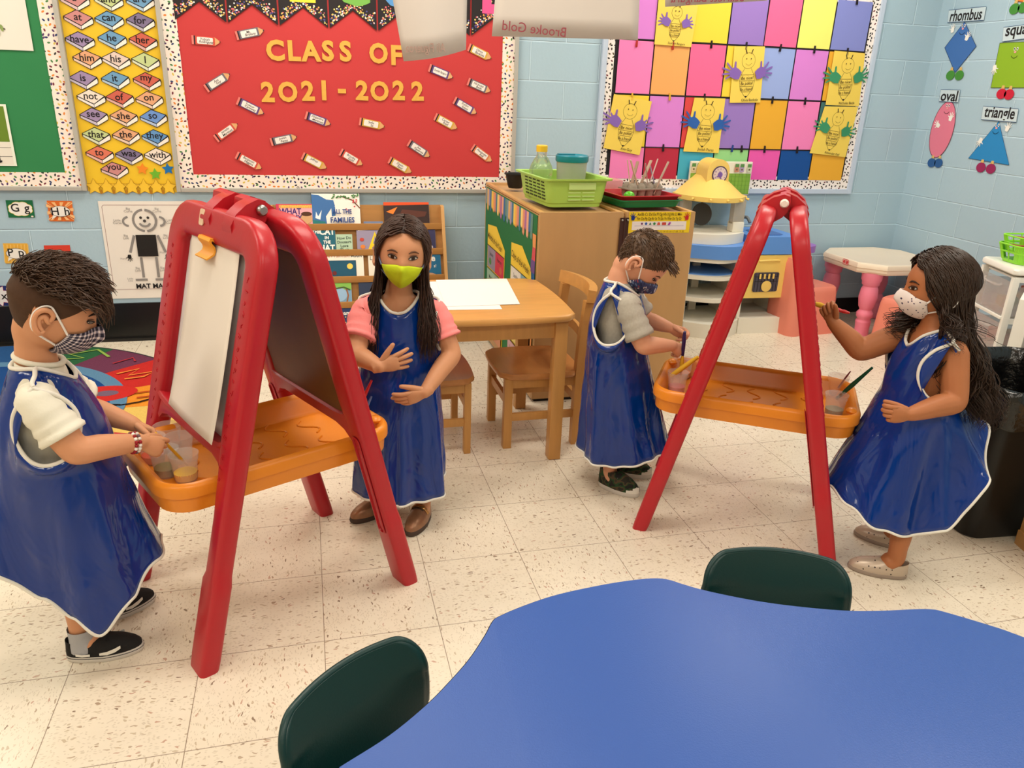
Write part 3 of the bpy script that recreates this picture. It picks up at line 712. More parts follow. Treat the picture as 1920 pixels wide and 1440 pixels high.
# ------------------------------------------------ shape characters on the right wall
def RWp(x, y): p = atplane(x, y, 0, XW); return V((-p.y, p.z))
def shape_char(nm, sign, text, body, col, hands, shoes, scol, label):
    P = [RWp(1640+x/3.893, y/3.893) for x, y in body]; c = sum(P, V((0, 0)))/len(P)
    t = onright('shape_cutout', label, 'wall cut-out', -c.x, c.y, 0, .003, 'shape cut-outs on the right wall')
    loc = lambda x, y: tuple(RWp(1640+x/3.893, y/3.893)-c)
    sheet('card', [tuple(p-c) for p in P], col, t)
    A = Art(.0008); A.line([tuple(p-c) for p in P], .004, tuple(int(v*.55) for v in col), True)
    S = [V(loc(*p)) for p in sign]
    fx, fy = loc(*hands[-1]); 
    for s in (-1, 1): A.poly(ell(.006, .009, 10, fx+s*.01, fy+.02), (240, 240, 240)); A.poly(ell(.0035, .005, 8, fx+s*.01, fy+.02), INK)
    A.line([(fx+.022*math.cos(R(a)), fy-.008+.02*math.sin(R(a))) for a in range(200, 341, 20)], .003, tuple(int(v*.45) for v in col)); A.poly(ell(.008, .006, 10, fx, fy+.004), (236, 160, 160))
    A.done('face', t)
    bm = BM()
    for hx, hy, r in hands[:-1]:
        q = loc(hx, hy); hp = hand_poly(.03, 1); ca, sa = math.cos(R(r)), math.sin(R(r))
        prism(bm, [(q[0]+x*ca-y*sa, q[1]+x*sa+y*ca) for x, y in hp], .001, .0022)
    link('glove', bm, cm(240, 238, 232), t)
    bm = BM()
    for hx, hy in shoes:
        q = loc(hx, hy); prism(bm, ell(.034, .028, 18, q[0], q[1]), .0012, .0026)
    link('shoe', bm, cm(*scol), t)
    bm = BM()
    for hx, hy in shoes:
        q = loc(hx, hy); prism(bm, [(q[0]-.015, q[1]+.012), (q[0]+.015, q[1]+.012), (q[0]+.008, q[1]+.045), (q[0]-.008, q[1]+.045)], .0008, .0012)
    link('ankle', bm, cm(216, 180, 110), t)
    if text:
        sc_ = sum(S, V((0, 0)))/4; d = ((S[1]-S[0])+(S[2]-S[3]))/2; a = math.atan2(d.y, d.x)
        bm = BM(); prism(bm, [tuple(p) for p in S], .0028, .0036); link('sign', bm, cm(200, 218, 226), t)
        A = Art(.004); A.line([tuple(p) for p in S], .003, (60, 90, 130), True); A.text(text, sc_.x, sc_.y, .085, INK, a, .02, 0, d.length*.86); A.done('lettering', t)
shape_char('rhombus', [(548, 75), (822, 47), (803, 148), (538, 165)], 'rhombus', [(660, 158), (745, 338), (590, 530), (515, 348)], (66, 112, 180), [(573, 215, 8), (680, 272, -20), (648, 215)], [(557, 550), (622, 550)], (70, 140, 56), 'blue rhombus character with sign on the right wall')
shape_char('square', [(948, 200), (1230, 165), (1215, 268), (938, 305)], 'square', [(918, 315), (1205, 300), (1190, 640), (852, 640)], (140, 180, 40), [(880, 500, 190), (1030, 385)], [(930, 685), (985, 690)], (200, 34, 60), 'green square character with sign at the right edge')
el = [(498+82*math.cos(q/30*2*PI)*1.0-(205*math.sin(q/30*2*PI))*-.24, 945-205*math.sin(q/30*2*PI)) for q in range(30)]
shape_char('oval', [(490, 655), (632, 658), (615, 748), (475, 740)], 'oval', el, (224, 124, 150), [(465, 912, 60), (560, 860, -10), (535, 795)], [(420, 1188), (470, 1190)], (44, 90, 150), 'pink oval character with sign on the right wall')
shape_char('triangle', [(800, 775), (1057, 795), (1040, 893), (783, 872)], 'triangle', [(910, 885), (985, 1205), (688, 1155)], (44, 136, 200), [(775, 1030, 160), (975, 935, -15), (893, 940)], [(780, 1222), (852, 1232)], (150, 40, 90), 'bright blue triangle character with sign on the right wall')
shape_char('circle', [], '', [(1085+110*math.cos(a/24*2*PI), -95+110*math.sin(a/24*2*PI)) for a in range(24)], (236, 130, 50), [(1180, -100, 20), (1085, -110)], [(1025, 65), (1088, 55)], (70, 140, 56), 'orange round character with green shoes at the top right')
# ================================================================== art easels
M_red = mat('red_plastic', (178, 26, 38), .33, .5, var=.05, vscale=30, bump=.03, bscale=180)
M_org = mat('orange_plastic', (230, 138, 36), .32, .5, bump=.03, bscale=160)
M_hard = mat('brown_hardboard', (112, 76, 32), .45, .4, var=.15, vscale=12)
M_wboard = mat('white_dry_board', (226, 226, 226), .2, .5)
M_clip = mat('amber_plastic', (236, 160, 44), .4)
M_steel = mat('steel', (170, 168, 164), .3, .5, 1)
M_ivory = mat('ivory_plastic', (232, 222, 210), .4)
HE, SE = 1.10, .300
def easel(label, loc, ang, capm, clip=True):
    t = thing('art_easel', label, 'easel', (loc[0], loc[1], 0), ang)
    for sd, nmp in ((-1, 'front'), (1, 'back')):
        # panel plane : a(w,q,n) -> q runs up the slope, n outward
        foot = V((sd*SE, 0, 0)); top = V((sd*.034, 0, HE)); qd = (top-foot).normalized(); nd = V((sd*qd.z, 0, -sd*qd.x))
        Lq = (top-foot).length
        P = lambda w, q, n: V((foot.x+qd.x*q+nd.x*n, w, qd.z*q+nd.z*n))
        WL = .252; qt = Lq-.055
        path = []
        rc = .085
        path += [(-WL, q) for q in (0, .03, .10, .2, .235, .26, .3, .4, .5, .62, .75, .87, qt-rc)]
        for k in range(1, 7):
            a = R(180-90*k/6); path.append((-WL+rc+rc*math.cos(a), qt-rc+rc*math.sin(a)))
        path += [(x, qt) for x in (-.1, 0, .1)]
        for k in range(0, 7):
            a = R(90-90*k/6); path.append((WL-rc+rc*math.cos(a), qt-rc+rc*math.sin(a)))
        path += [(WL, q) for q in (.87, .75, .62, .5, .4, .3, .26, .235, .2, .10, .03, 0)]
        # remove doubles
        pp = [path[0]]
        for p in path[1:]:
            if (V(p)-V(pp[-1])).length > 1e-4: pp.append(p)
        bm = BM(); rr = []
        for i, (wq, q) in enumerate(pp):
            a = V(pp[max(i-1, 0)]); b = V(pp[min(i+1, len(pp)-1)]); d = (b-a).normalized(); nn = V((-d.y, d.x))
            if q < .001: nn = V((-1, 0)) if wq < 0 else V((1, 0))
            leg = abs(wq) > WL-.001
            wi = .030 if q > .24 else .037
            if not leg: wi = .032
            ins = 0
            ring = []
            th = .025
            # rounded rectangle : outer side +nn, inner -nn ; normal +-n
            prof = []
            for (sx, sy, a0) in ((1, 1, 0), (-1, 1, 90), (-1, -1, 180), (1, -1, 270)):
                for k in range(4):
                    an = R(a0+30*k); prof.append((sx*(wi-.014)+.014*math.cos(an), sy*(th-.014)+.014*math.sin(an)))
            # hollow slot down the inner face of the back legs
            for (u, n) in prof:
                if u < 0: u *= (1.75 if not leg else 1 if q < .45 else 1+.95*min(1, (q-.45)/.12)); u -= .006 if q < .24 else 0
                pt = P(wq+nn.x*u, q+nn.y*u, n)
                if q < .001: pt.z = 0
                ring.append(pt)
            rr.append(ring)
        rings(bm, rr)
        fr = link('frame', bm, M_red, t, 50)
        # slots on the back legs
        if sd == 1:
            for s in (-1, 1):
                bm = BM(); 
                pr = [(s*(WL-.004)+x, .36+y) for x, y in rrect(.027, .32, .013, 4)]
                rr = [[P(w_, q_, n_) for w_, q_ in [(s*(WL-.004)+(x-s*(WL-.004))*k_, .36+(y-.36)*(1-(1-k_)*.1)) for x, y in pr]] for n_, k_ in ((-.0275, 1.35), (-.0295, 1.2), (-.0295, 1.0), (-.016, .8))]
                rings(bm, rr, True, False); f = bm.faces.new([v for v in bm.verts[-len(pr):]])
                link('slot', bm, M_red, fr, 40)
        # lower rail with corner gussets
        bm = BM(); rr = []
        q0 = .555
        for wq, lo, hi in ((-.245, q0-.10, q0+.055), (-.22, q0-.06, q0+.035), (-.19, q0-.032, q0+.024), (-.15, q0-.022, q0+.02), (0, q0-.022, q0+.02), (.15, q0-.022, q0+.02), (.19, q0-.032, q0+.024), (.22, q0-.06, q0+.035), (.245, q0-.10, q0+.055)):
            rr.append([P(wq, q, n) for q, n in ((lo, -.018), (lo+.004, -.024), (hi-.004, -.024), (hi, -.018), (hi, .016), (hi-.004, .022), (hi-.014, .024), (hi-.02, .016), (lo+.012, .018), (lo, .014))])
        rings(bm, rr); link('lower_rail', bm, M_red, t, 40)
        # board
        bm = BM(); ol = rrect(.44, .52, .07, 6, 0, .555+.245)
        a = [P(x, y, -.004) for x, y in ol]; b = [P(x, y, -.0095) for x, y in ol]
        rings(bm, [a, b]); link('writing_board', bm, M_wboard if sd == -1 else M_hard, t)
        bm = BM(); a = [P(x, y, -.010) for x, y in ol]; b = [P(x, y, -.016) for x, y in ol]
        rings(bm, [a, b]); link('hardboard', bm, M_hard, t)
        # hinge lobes
        for k, w0 in enumerate((-.118, .012) if sd == -1 else (-.062, .068)):
            bm = BM(); wid = .054
            prof = [(sd*.074, 1.03), (sd*.076, 1.055), (sd*.060, 1.082), (sd*.034, 1.102), (sd*.004, 1.113), (-sd*.014, 1.108), (-sd*.018, 1.09), (-sd*.012, 1.062), (sd*.0, 1.046), (sd*.03, 1.025), (sd*.045, 1.012)]
            rr = [[V((x, w0+y, z)) for x, z in prof] for y in (0, wid)]
            rings(bm, rr); bez(bm, .005, 2, 60); link('hinge_lobe', bm, M_red, t, 40)
        # raised letters down both sides of the frame
        al = 'qwertyuiopasdfghjkzxcvbnm' if sd == 1 else 'abcdefghijklmnopqrstuvw'
        for s in (-1, 1):
            bm = BM()
            for k in range(19):
                vs, fs = textgeo(al[(k*3+(5 if s > 0 else 0)) % len(al)], .012)
                q = .50+k*.0265; rt = R(90*(k % 4)+20)
                base = []
                for (x, y) in vs:
                    x, y = (x*math.cos(rt)-y*math.sin(rt))*.021, (x*math.sin(rt)+y*math.cos(rt))*.021
                    base.append(bm.verts.new(P(s*(WL-.018)+x, q+y, .0264)))
                for f in fs:
                    try: bm.faces.new([base[i] for i in f])
                    except ValueError: pass
            r = bmesh.ops.extrude_face_region(bm, geom=bm.faces[:])
            bmesh.ops.translate(bm, vec=-nd*.0026, verts=[v for v in r['geom'] if isinstance(v, bmesh.types.BMVert)])
            link('raised_letters', bm, M_red, t)
        # paper clip
        if sd == -1 and clip:
            bm = BM(); cw = .036; c0 = .02
            pr = [(.985, .008), (.992, .034), (1.005, .04), (1.014, .034), (1.010, .026), (.995, .018), (.983, .014), (.972, .014), (.960, .018), (.947, .034), (.944, .034), (.955, .014), (.970, .009), (.985, .008)]
            pr = [(1.03, .028), (1.038, .040), (1.036, .052), (1.026, .056), (1.016, .050), (1.006, .036), (.996, .030), (.986, .032), (.974, .046), (.966, .058), (.962, .055), (.970, .042), (.982, .026), (.996, .0235), (1.010, .029), (1.021, .044), (1.028, .046), (1.028, .038), (1.022, .030)]
            pr = [(1.0+(q-1.0)*.72, .012+(n-.022)*.62) for q, n in pr]; rings(bm, [[P(c0+x, q+.008, n) for q, n in pr] for x in (-cw, cw)]); bez(bm, .002, 1, 60); link('paper_clip', bm, M_clip, t, 40)
            bm = BM(); rings(bm, [[P(.06+x, qt+y, n) for x, y in rrect(.026, .04, .006, 3)] for n in (.0262, .0285)]); link('tape_label', bm, mat('tape_label', (222, 190, 160), .5), t)
    bm = BM(); tube(bm, [(0, -.128, 1.088), (0, .132, 1.088)], .008, 12); link('hinge_bolt', bm, M_steel, t, 50)
    for s in (-1, 1):
        bm = BM(); tube(bm, [(0, s*.122, 1.088), (0, s*.13, 1.088), (0, s*.135, 1.088)], [.013, .013, .009], 16); link('bolt_cap', bm, capm, t, 50)
    # tray
    bm = BM(); a, b = .324, .196
    def ol(da, z, r=.085): return [V((x, y, z)) for x, y in rrect(2*(a+da), 2*(b+da), max(r+da, .02), 8)]
    ol0 = ol; ol = lambda da, z, r=.085: ol0(da, z+.012, r)
    rings(bm, [ol(-.022, .392), ol(-.012, .386), ol(-.010, .41), ol(-.008, .425), ol(0, .428), ol(0, .452), ol(-.004, .460), ol(-.012, .464), ol(-.020, .460), ol(-.028, .45), ol(-.036, .41), ol(-.044, .4), ol(-.1, .399, .1)])
    tr = link('paint_tray', bm, M_org, t, 40)
    for k in range(5):
        for j in range(2):
            x0 = -.18+.09*k; y0 = -.11+.13*j+(.03 if k % 2 else 0); bm = BM()
            tube(bm, [(x0+.022*math.sin(u*PI*2/12), y0+.0085*u, .412) for u in range(13)], .0026, 6)
            link('wave_ridge', bm, M_org, tr, 60)
    bm = BM()
    for s in (-1, 1): lathe(bm, [(.016, .467), (.018, .474), (.012, .482), (.002, .484)], 14, (s*.295, -.12*s, 0))
    link('tray_button', bm, M_org, tr, 50)
    return t
A1 = R(27.448); C1 = V((-.138-.461*.006, .011+.887*.006, 0))
A2 = R(-33.0); C2 = V((1.434+.487*.002+.25*(math.sin(R(33))-math.sin(R(29.17))), .134+.873*.002+.25*(math.cos(R(33))-math.cos(R(29.17))), 0))
E1 = easel('red plastic art easel with white board and brown back board, left of the room', C1, A1, M_steel)
E2 = easel('red plastic art easel seen end on, between the boy and the curly haired girl', C2, A2, M_ivory, False)
def ez(c, a, s, wv, z): return V((c.x+math.cos(a)*s-math.sin(a)*wv, c.y+math.sin(a)*s+math.cos(a)*wv, z))
# painting paper clipped on the near board
t = thing('painting_paper', 'blank white painting paper clipped on the left easel', 'paper', tuple(C1), A1)
bm = BM(); foot = V((-SE, 0, 0)); top = V((-.034, 0, HE)); qd = (top-foot).normalized(); nd = V((-qd.z, 0, qd.x))
g = []
nx, ny = 12, 20
for j in range(ny+1):
    v = j/ny; row = []
    wl = .152*(1-v)+.115*v-.010*math.sin(PI*v); wr = -.140*(1-v)-.200*v-.022*math.sin(PI*v*.9); q = 1.03-.0*v-.455*v
    for i in range(nx+1):
        u = i/nx; wv = wl+(wr-wl)*u
        qq = q+.012*(u-.5)*(1-v)-.02*(u)*v*0
        n = .0105+.004*math.sin(PI*u)*v+.032*v*v*(.6+.4*u)+.012*math.sin(v*PI)*u*u
        row.append(bm.verts.new(foot+qd*qq+nd*n+V((0, wv, 0))))
    g.append(row)
for j in range(ny):
    for i in range(nx): bm.faces.new((g[j][i], g[j][i+1], g[j+1][i+1], g[j+1][i]))
o = link('sheet', bm, mat('cream_drawing_paper', (228, 217, 205), .8), t, 180)
sm = o.modifiers.new('s', 'SOLIDIFY'); sm.thickness = .0006

# ------------------------------------------------ paint cups and brushes
M_cup = mat('frosted_plastic', (244, 236, 230), .3, .5, alpha=.27)
def cup(label, x, y, z, pc, r=.034, h=.075):
    t = thing('paint_cup', label, 'cup', (x, y, z), 0, 'paint cups')
    bm = BM(); k = r/.034
    lathe(bm, [(.0, .001), (.026*k, .0005), (.0275*k, .003), (.0325*k, h-.016), (.0345*k, h-.015), (.036*k, h-.001), (.0368*k, h), (.0356*k, h), (.0335*k, h-.014), (.0312*k, h-.017), (.0265*k, .005), (.0, .0045)], 28, cap=False)
    link('cup_body', bm, M_cup, t, 50)
    if pc:
        bm = BM(); lathe(bm, [(0, .005), (.0262*k, .0055), (.0282*k, .024), (.0, .0242)], 24, cap=False)
        link('paint', bm, mat('paint_%d_%d_%d' % pc, pc, .35), t, 50)
    return t
ZT = .4115
for px, py, c, lb in ((349, 893, (252, 212, 10), 'clear cup of yellow paint at the near corner of the left tray'), (312, 884, (16, 90, 30), 'clear cup of green paint under the boy\'s hand, left tray'), (288, 860, (216, 40, 28), 'clear cup of red paint behind the green one, left tray'), (340, 858, None, 'empty clear cup behind the yellow one, left tray'), (318, 838, (226, 110, 60), 'clear cup of orange paint farthest back in the left tray')):
    p = atplane(px, py, 2, ZT+.01); cup(lb, p.x, p.y, ZT, c)
for px, py, c, lb in ((1268, 730, (206, 80, 110), 'clear cup of pink paint at the near left end of the right tray'), (1279, 703, (230, 140, 110), 'clear cup of peach paint behind the pink one, right tray'), (1563, 773, (110, 140, 120), 'clear cup of grey-green paint at the near right end of the right tray'), (1567, 737, (236, 150, 130), 'clear cup of salmon paint with thin brush, right tray')):
    p = atplane(px, py, 2, ZT+.01); cup(lb, p.x, p.y, ZT, c)
def brush(label, a, b, segs, group='paint brushes'):
    """a tip, b handle end; segs: list of (part, t0, t1, r0, r1, material)"""
    a, b = V(a), V(b); t = thing('paintbrush', label, 'paintbrush', tuple(a), 0, group)
    for nmx, t0, t1, r0, r1, m in segs:
        bm = BM(); d = b-a
        tube(bm, [d*t0, d*(t0*.7+t1*.3), d*(t0*.3+t1*.7), d*t1], [r0*.8, r0, r1, r1*.7], 10); link(nmx, bm, m, t, 60)
    return t
M_bri = mat('yellow_foam', (226, 178, 46), .7); M_brr = mat('red_lacquer', (186, 30, 36), .25); M_brp = mat('purple_lacquer', (40, 26, 84), .25)
M_brg = mat('green_lacquer', (16, 84, 54), .25); M_brm = mat('maroon_lacquer', (120, 40, 50), .3); M_bro = mat('orange_wood', (226, 150, 50), .4); M_bfer = mat('brush_ferrule', (150, 120, 90), .35, .5, .6)
def atz(px, py, z): return atplane(px, py, 2, z)
def aty(px, py, y): return atplane(px, py, 1, y)
brush('yellow tipped brush with red handle at the left boy\'s far hand', aty(236, 780, .02), atz(290, 815, .42)+V((0, .0, 0)), [('bristles', 0, .42, .009, .010, M_bri), ('handle', .42, 1, .008, .006, M_brr)])
brush('red brush standing at the back end of the left tray', atz(662, 790, .415), aty(697, 713, .18), [('bristles', 0, .25, .006, .006, M_bri), ('handle', .25, 1, .007, .005, M_brr)])
brush('clear blue brush at the back end of the left tray', atz(672, 800, .415), aty(697, 743, .15), [('bristles', 0, .25, .005, .005, M_bri), ('handle', .25, 1, .005, .004, mat('clear_blue_plastic', (120, 140, 190), .2, trans=.6))])
brush('thick yellow handled brush lying across the cups, left end of the right tray', atz(1258, 705, .47), aty(1309, 669, .2), [('handle', 0, 1, .009, .008, M_bri)])
brush('purple handled brush held upright in the boy\'s fingers', atz(1275, 718, .43), aty(1284, 622, .255), [('bristles', 0, .3, .004, .004, M_bro), ('ferrule', .3, .55, .008, .006, M_bri), ('handle', .55, 1, .0065, .007, M_brp)])
brush('thin maroon brush in the salmon cup', atz(1571, 727, .45), aty(1595, 696, .09), [('handle', 0, 1, .003, .003, M_brm)])
brush('big green brush leaning in the grey-green cup', atz(1568, 748, .455), aty(1636, 689, -.06), [('bristles', 0, .08, .006, .007, mat('dark_bristles', (90, 60, 50), .7)), ('ferrule', .08, .2, .0065, .0065, M_bfer), ('handle', .2, 1, .0078, .0055, M_brg)])
brush('thin yellow stick brush in the left boy\'s hand', atz(351, 872, .43), aty(292, 812, -.17), [('handle', 0, 1, .0038, .0038, M_bri)])
brush('red brush with yellow tip raised in the curly haired girl\'s hand', aty(1522, 568, .06), aty(1593, 587, -.02), [('bristles', 0, .34, .007, .009, M_bri), ('handle', .34, .8, .0095, .008, M_brr), ('handle_end', .8, 1, .0065, .005, M_brr)])

# ================================================================== wooden table, chairs
M_wood = mat('honey_maple', (208, 152, 84), .32, .45, var=.16, vscale=3, stretch=(2, 14, 14), bump=.02, bscale=30)
M_woodl = mat('maple_leg', (196, 142, 78), .38, .45, var=.14, vscale=4, stretch=(12, 12, 1.5))
M_seat = mat('maple_seat', (190, 128, 72), .28, .5, var=.16, vscale=3, stretch=(14, 2, 14))
def bow(x0, x1, y0, y1, b, r, n=8):
    P = []
    co = [(x0, y0), (x1, y0), (x1, y1), (x0, y1)]
    nr = [(0, -1), (1, 0), (0, 1), (-1, 0)]
    for k in range(4):
        a, c = V(co[k]), V(co[(k+1) % 4]); d = (c-a); L = d.length; d.normalize()
        for i in range(n+1):
            u = r/L+(1-2*r/L)*i/n; p = a+d*(L*u)+V(nr[k])*(b*(1-(2*u-1)**2)); P.append((p.x, p.y))
    return P
t = thing('play_table', 'low honey wood table with white paper on top', 'table', (.62, .9, 0))
bm = BM(); P = bow(-.345, .345, -.305, .29, .018, .03)
Z = lambda k, z: [V((x*k, y*k, z)) for x, y in P]
rings(bm, [Z(.985, .575), Z(.997, .579), Z(1, .587), Z(.997, .596), Z(.985, .6)]); link('tabletop', bm, M_wood, t, 40)
for sx in (-1, 1):
    for sy in (-1, 1):
        bm = BM(); box(bm, (sx*.295, -.265 if sy < 0 else .265, .2885), (.05, .05, .577), bev=.005); link('leg', bm, M_woodl, t, 40)
bm = BM()
for sy in (-.262, .262): box(bm, (0, sy, .54), (.56, .02, .07))
for sx in (-.292, .292): box(bm, (sx, 0, .54), (.02, .5, .07))
link('apron', bm, M_woodl, t, 40)
M_pap = mat('white_paper', (240, 234, 228), .8)
for lb, q, z in (('lower blank white sheet lying on the wooden table', [(.44, .725), (.706, .708), (.735, 1.16), (.46, 1.17)], .6004), ('upper blank white sheet lying on the wooden table', [(.50, .765), (.79, .765), (.84, 1.185), (.53, 1.19)], .6018)):
    t = thing('paper_sheet', lb, 'paper', (0, 0, z), 0, 'blank paper on the table'); sheet('sheet', q, M_pap, t, .0008)
def chair(label, x, y, ang):
    """faces local -x"""
    t = thing('wooden_chair', label, 'chair', (x, y, 0), ang, 'honey wood chairs at the low table')
    bm = BM(); P = bow(-.17, .155, -.165, .165, .014, .03)
    Zs = lambda k, z: [V((px*k, py*k, z+.006*(1-min(1, (abs(py)/.15)**2))*0)) for px, py in P]
    rings(bm, [Zs(.98, .302), Zs(1, .308), Zs(1, .318), Zs(.985, .326), Zs(.8, .322), Zs(.4, .319)]); link('seat', bm, M_seat, t, 40)
    for sy in (-1, 1):
        bm = BM(); box(bm, (-.14, sy*.142, .151), (.034, .034, .302), bev=.003); link('leg', bm, M_woodl, t, 40)
        bm = BM(); tube(bm, [(.15, sy*.15, 0), (.15, sy*.15, .3), (.156, sy*.15, .45), (.172, sy*.15, .61)], .024, 4, up=(1, 1, 0)); bez(bm, .003, 1, 60); link('leg', bm, M_woodl, t, 30)
        bm = BM(); box(bm, (.0, sy*.146, .135), (.27, .016, .032), bev=.002); box(bm, (.0, sy*.146, .282), (.28, .018, .04)); link('stretcher', bm, M_woodl, t, 40)
    bm = BM(); box(bm, (-.14, 0, .2), (.016, .26, .034)); link('stretcher', bm, M_woodl, t, 40)
    bm = BM(); box(bm, (.15, 0, .2), (.016, .27, .034)); link('stretcher', bm, M_woodl, t, 40)
    bm = BM(); rr = []
    for i in range(13):
        v = -1+2*i/12; yy = v*.18; xx = .168+.045*(1-v*v)
        w0 = .017
        rr.append([V((xx-w0, yy, .612)), V((xx+w0, yy, .608)), V((xx+w0+.006, yy, .655)), V((xx-w0+.006, yy, .662))])
    rings(bm, rr); bez(bm, .006, 2, 50); link('crest_rail', bm, M_wood, t, 40)
    bm = BM(); rr = []
    for i in range(9):
        v = -1+2*i/8; yy = v*.14; xx = .152+.02*(1-v*v)
        rr.append([V((xx-.007, yy, .45)), V((xx+.007, yy, .45)), V((xx+.007, yy, .49)), V((xx-.007, yy, .49))])
    rings(bm, rr); link('back_rail', bm, M_woodl, t, 40)
    bm = BM()
    for sy in (-1, 1): tube(bm, [(.15, sy*.15-sy*.02, .30), (.15, sy*.16-sy*.02, .30)], .007, 10)
    link('bolt', bm, mat('dark_brass', (90, 60, 34), .4, .5, .8), t)
    return t
chair('wooden chair pushed in at the right end of the low table', .893, .9, 0)
o = chair('wooden chair at the left end of the low table, behind the long haired girl', .472, .882, PI); o.scale = (.8, 1, 1)

# ================================================================== picture-book display
M_case = mat('tan_plywood', (176, 126, 70), .5, .35, var=.14, vscale=4, stretch=(1.5, 12, 12))
M_edge = mat('light_ply_edge', (206, 158, 98), .45)
KS, Y0 = .40, 2.10
t = thing('book_display', 'tan wooden tiered book display against the back wall', 'bookcase', (.29, 2.3, 0))
def bl(x, y, z): return V((x-.29, y-2.3, z))
for s, nmx in ((-.178, 'l'), (.755, 'r')):
    bm = BM(); prof = [(2.095, 0), (2.44, 0), (2.44, .74), (2.405, .742), (2.385, .735)]
    rings(bm, [[bl(s-.009, y, z) for y, z in prof], [bl(s+.009, y, z) for y, z in prof]]); link('side_panel', bm, M_edge, t, 40)
bm = BM()
yb = lambda z: Y0+KS*z
tiers = [.105, .245, .375, .513, .645]
for k, z in enumerate(tiers):
    z1 = tiers[k+1] if k < 4 else .742
    rings(bm, [[bl(x, y, zz) for y, zz in ((yb(z)+.03, z-.02), (yb(z1)+.02, z1), (yb(z1)+.032, z1), (yb(z)+.042, z-.02))] for x in (-.17, .747)])
link('back_panel', bm, M_case, t, 40)
for k, z in enumerate(tiers):
    bm = BM(); box(bm, bl(.2885, yb(z)-.004, z-.012), (.915, .014, .034), bev=.002); box(bm, bl(.2885, yb(z)+.018, z-.024), (.915, .05, .01)); link('ledge', bm, M_case, t, 40)
bm = BM(); box(bm, bl(.2885, 2.115, .05), (.915, .016, .10)); link('kick_board', bm, M_case, t, 40)
def slant(px, py, off=0):
    d = ray(px, py); t_ = (Y0-off-CAM.y+KS*CAM.z)/(d.y-KS*d.z); return CAM+d*t_
sl_u = V((0, KS, 1)).normalized()
def book(label, quad, cover, draw, th=.010):
    """quad px x0,ytop,x1,ybottom on the slanted tiers"""
    x0, yt, x1, yb_ = quad; xm = (x0+x1)/2
    b = slant(xm, yb_); tp = slant(xm, yt); l = slant(x0, (yt+yb_)/2); r = slant(x1, (yt+yb_)/2)
    W, H = r.x-l.x, (tp-b).length
    e = 1.0
    z = b.z-.012
    t = thing('picture_book', label, 'book', ((l.x+r.x)/2, Y0+KS*z+.012, z), (math.atan2(1, KS), 0, 0), 'picture books on the display')
    # local x along, y up the slope, z out
    H += .012
    bm = BM(); box(bm, (0, H/2, .002), (W, H, th), bev=.0012); box(bm, (.002, H/2, .002), (W-.003, H-.006, th*.6), mi=1)
    link('cover', bm, [cover if isinstance(cover, bpy.types.Material) else cm(*cover, rough=.35), M_pap], t)
    A = Art(th/2+.0024, .0003); draw(A, W, H); A.done('printing', t); return t
def f1(A, W, H):
    A.poly([(-W*.42, 0), (W*.48, 0), (W*.48, H*.95), (-W*.42, H*.95)], (236, 166, 176)); A.poly([(-W*.42, H*.8), (W*.48, H*.8), (W*.48, H*.95), (-W*.42, H*.95)], (236, 150, 96))
    A.text('WHY?WHY?WHY?', .01, H*.87, .022, (236, 200, 70), 0, .03, 0, W*.85); A.text('WHAT', -W*.12, H*.66, .048, (50, 30, 110), 0, .02, 0, W*.6); A.text('DO MY', -W*.1, H*.36, .048, (50, 30, 110), 0, .02, 0, W*.6); A.text('EYES', -W*.1, H*.1, .04, (50, 30, 110), 0, .02, 0, W*.5)
    A.poly(ell(W*.16, H*.24, 18, W*.32, H*.34), (206, 160, 116)); A.poly(ell(W*.15, H*.1, 14, W*.32, H*.54), (80, 46, 26))
book('pink picture book at the left end of the top tier', (518, 383, 587, 421), (196, 44, 84), f1)
def f2(A, W, H):
    A.poly([(-W/2, 0), (-W*.2, 0), (-W*.22, H*.3), (-W*.1, H*.55), (-W*.02, H*.62), (-W*.05, H*.8), (-W*.2, H*.82), (-W*.35, H*.95), (-W/2, H*.98)], (64, 110, 168)); A.poly([(-W*.1, H*.3), (-W*.02, H*.32), (-W*.02, H*.6), (-W*.1, H*.62)], (64, 110, 168))
    A.poly([(-W/2, 0), (-W*.22, 0), (-W*.24, H*.14), (-W/2, H*.2)], (40, 120, 120)); A.poly([(-W*.42, H*.45), (-W*.38, H*.3), (-W*.3, H*.5), (-W*.34, H*.2), (-W*.44, H*.25)], (230, 236, 240))
    A.line([(W*.5, H*.55), (W*.35, H*.8), (W*.1, H*.93)], .006, (120, 70, 50))
    for k in range(20): A.poly(ell(.007, .004, 6, W*rnd(-.1, .48), H*rnd(.86, .98), 0, rnd(0, 3)), (70, 130, 70))
    for k in range(9): A.poly(ell(.006, .004, 6, W*rnd(.2, .45), H*rnd(.4, .8), 0, rnd(0, 3)), (190, 50, 60))
    A.text('ALL THE', W*.12, H*.44, .034, (40, 66, 130), 0, .03, 0, W*.4); A.text('FAMILIES', W*.12, H*.18, .04, (40, 66, 130), 0, .03, 0, W*.5)
book('large white picture book with blue elephant, top tier', (585, 364, 675, 421), (238, 234, 224), f2)
def f3(A, W, H):
    A.poly([(-W/2, H*.86), (W/2, H*.9), (W/2, H), (-W/2, H)], (226, 84, 40)); A.poly([(-W*.45, H*.6), (-W*.2, H*.8), (-W*.3, H*.5)], (240, 130, 50)); A.poly([(-W*.2, H*.3), (W*.4, H*.4), (W*.45, H*.6), (-.1*W, H*.7)], (90, 50, 40))
book('dark brown picture book with orange top edge, top tier', (720, 380, 805, 421), (52, 34, 32), f3)
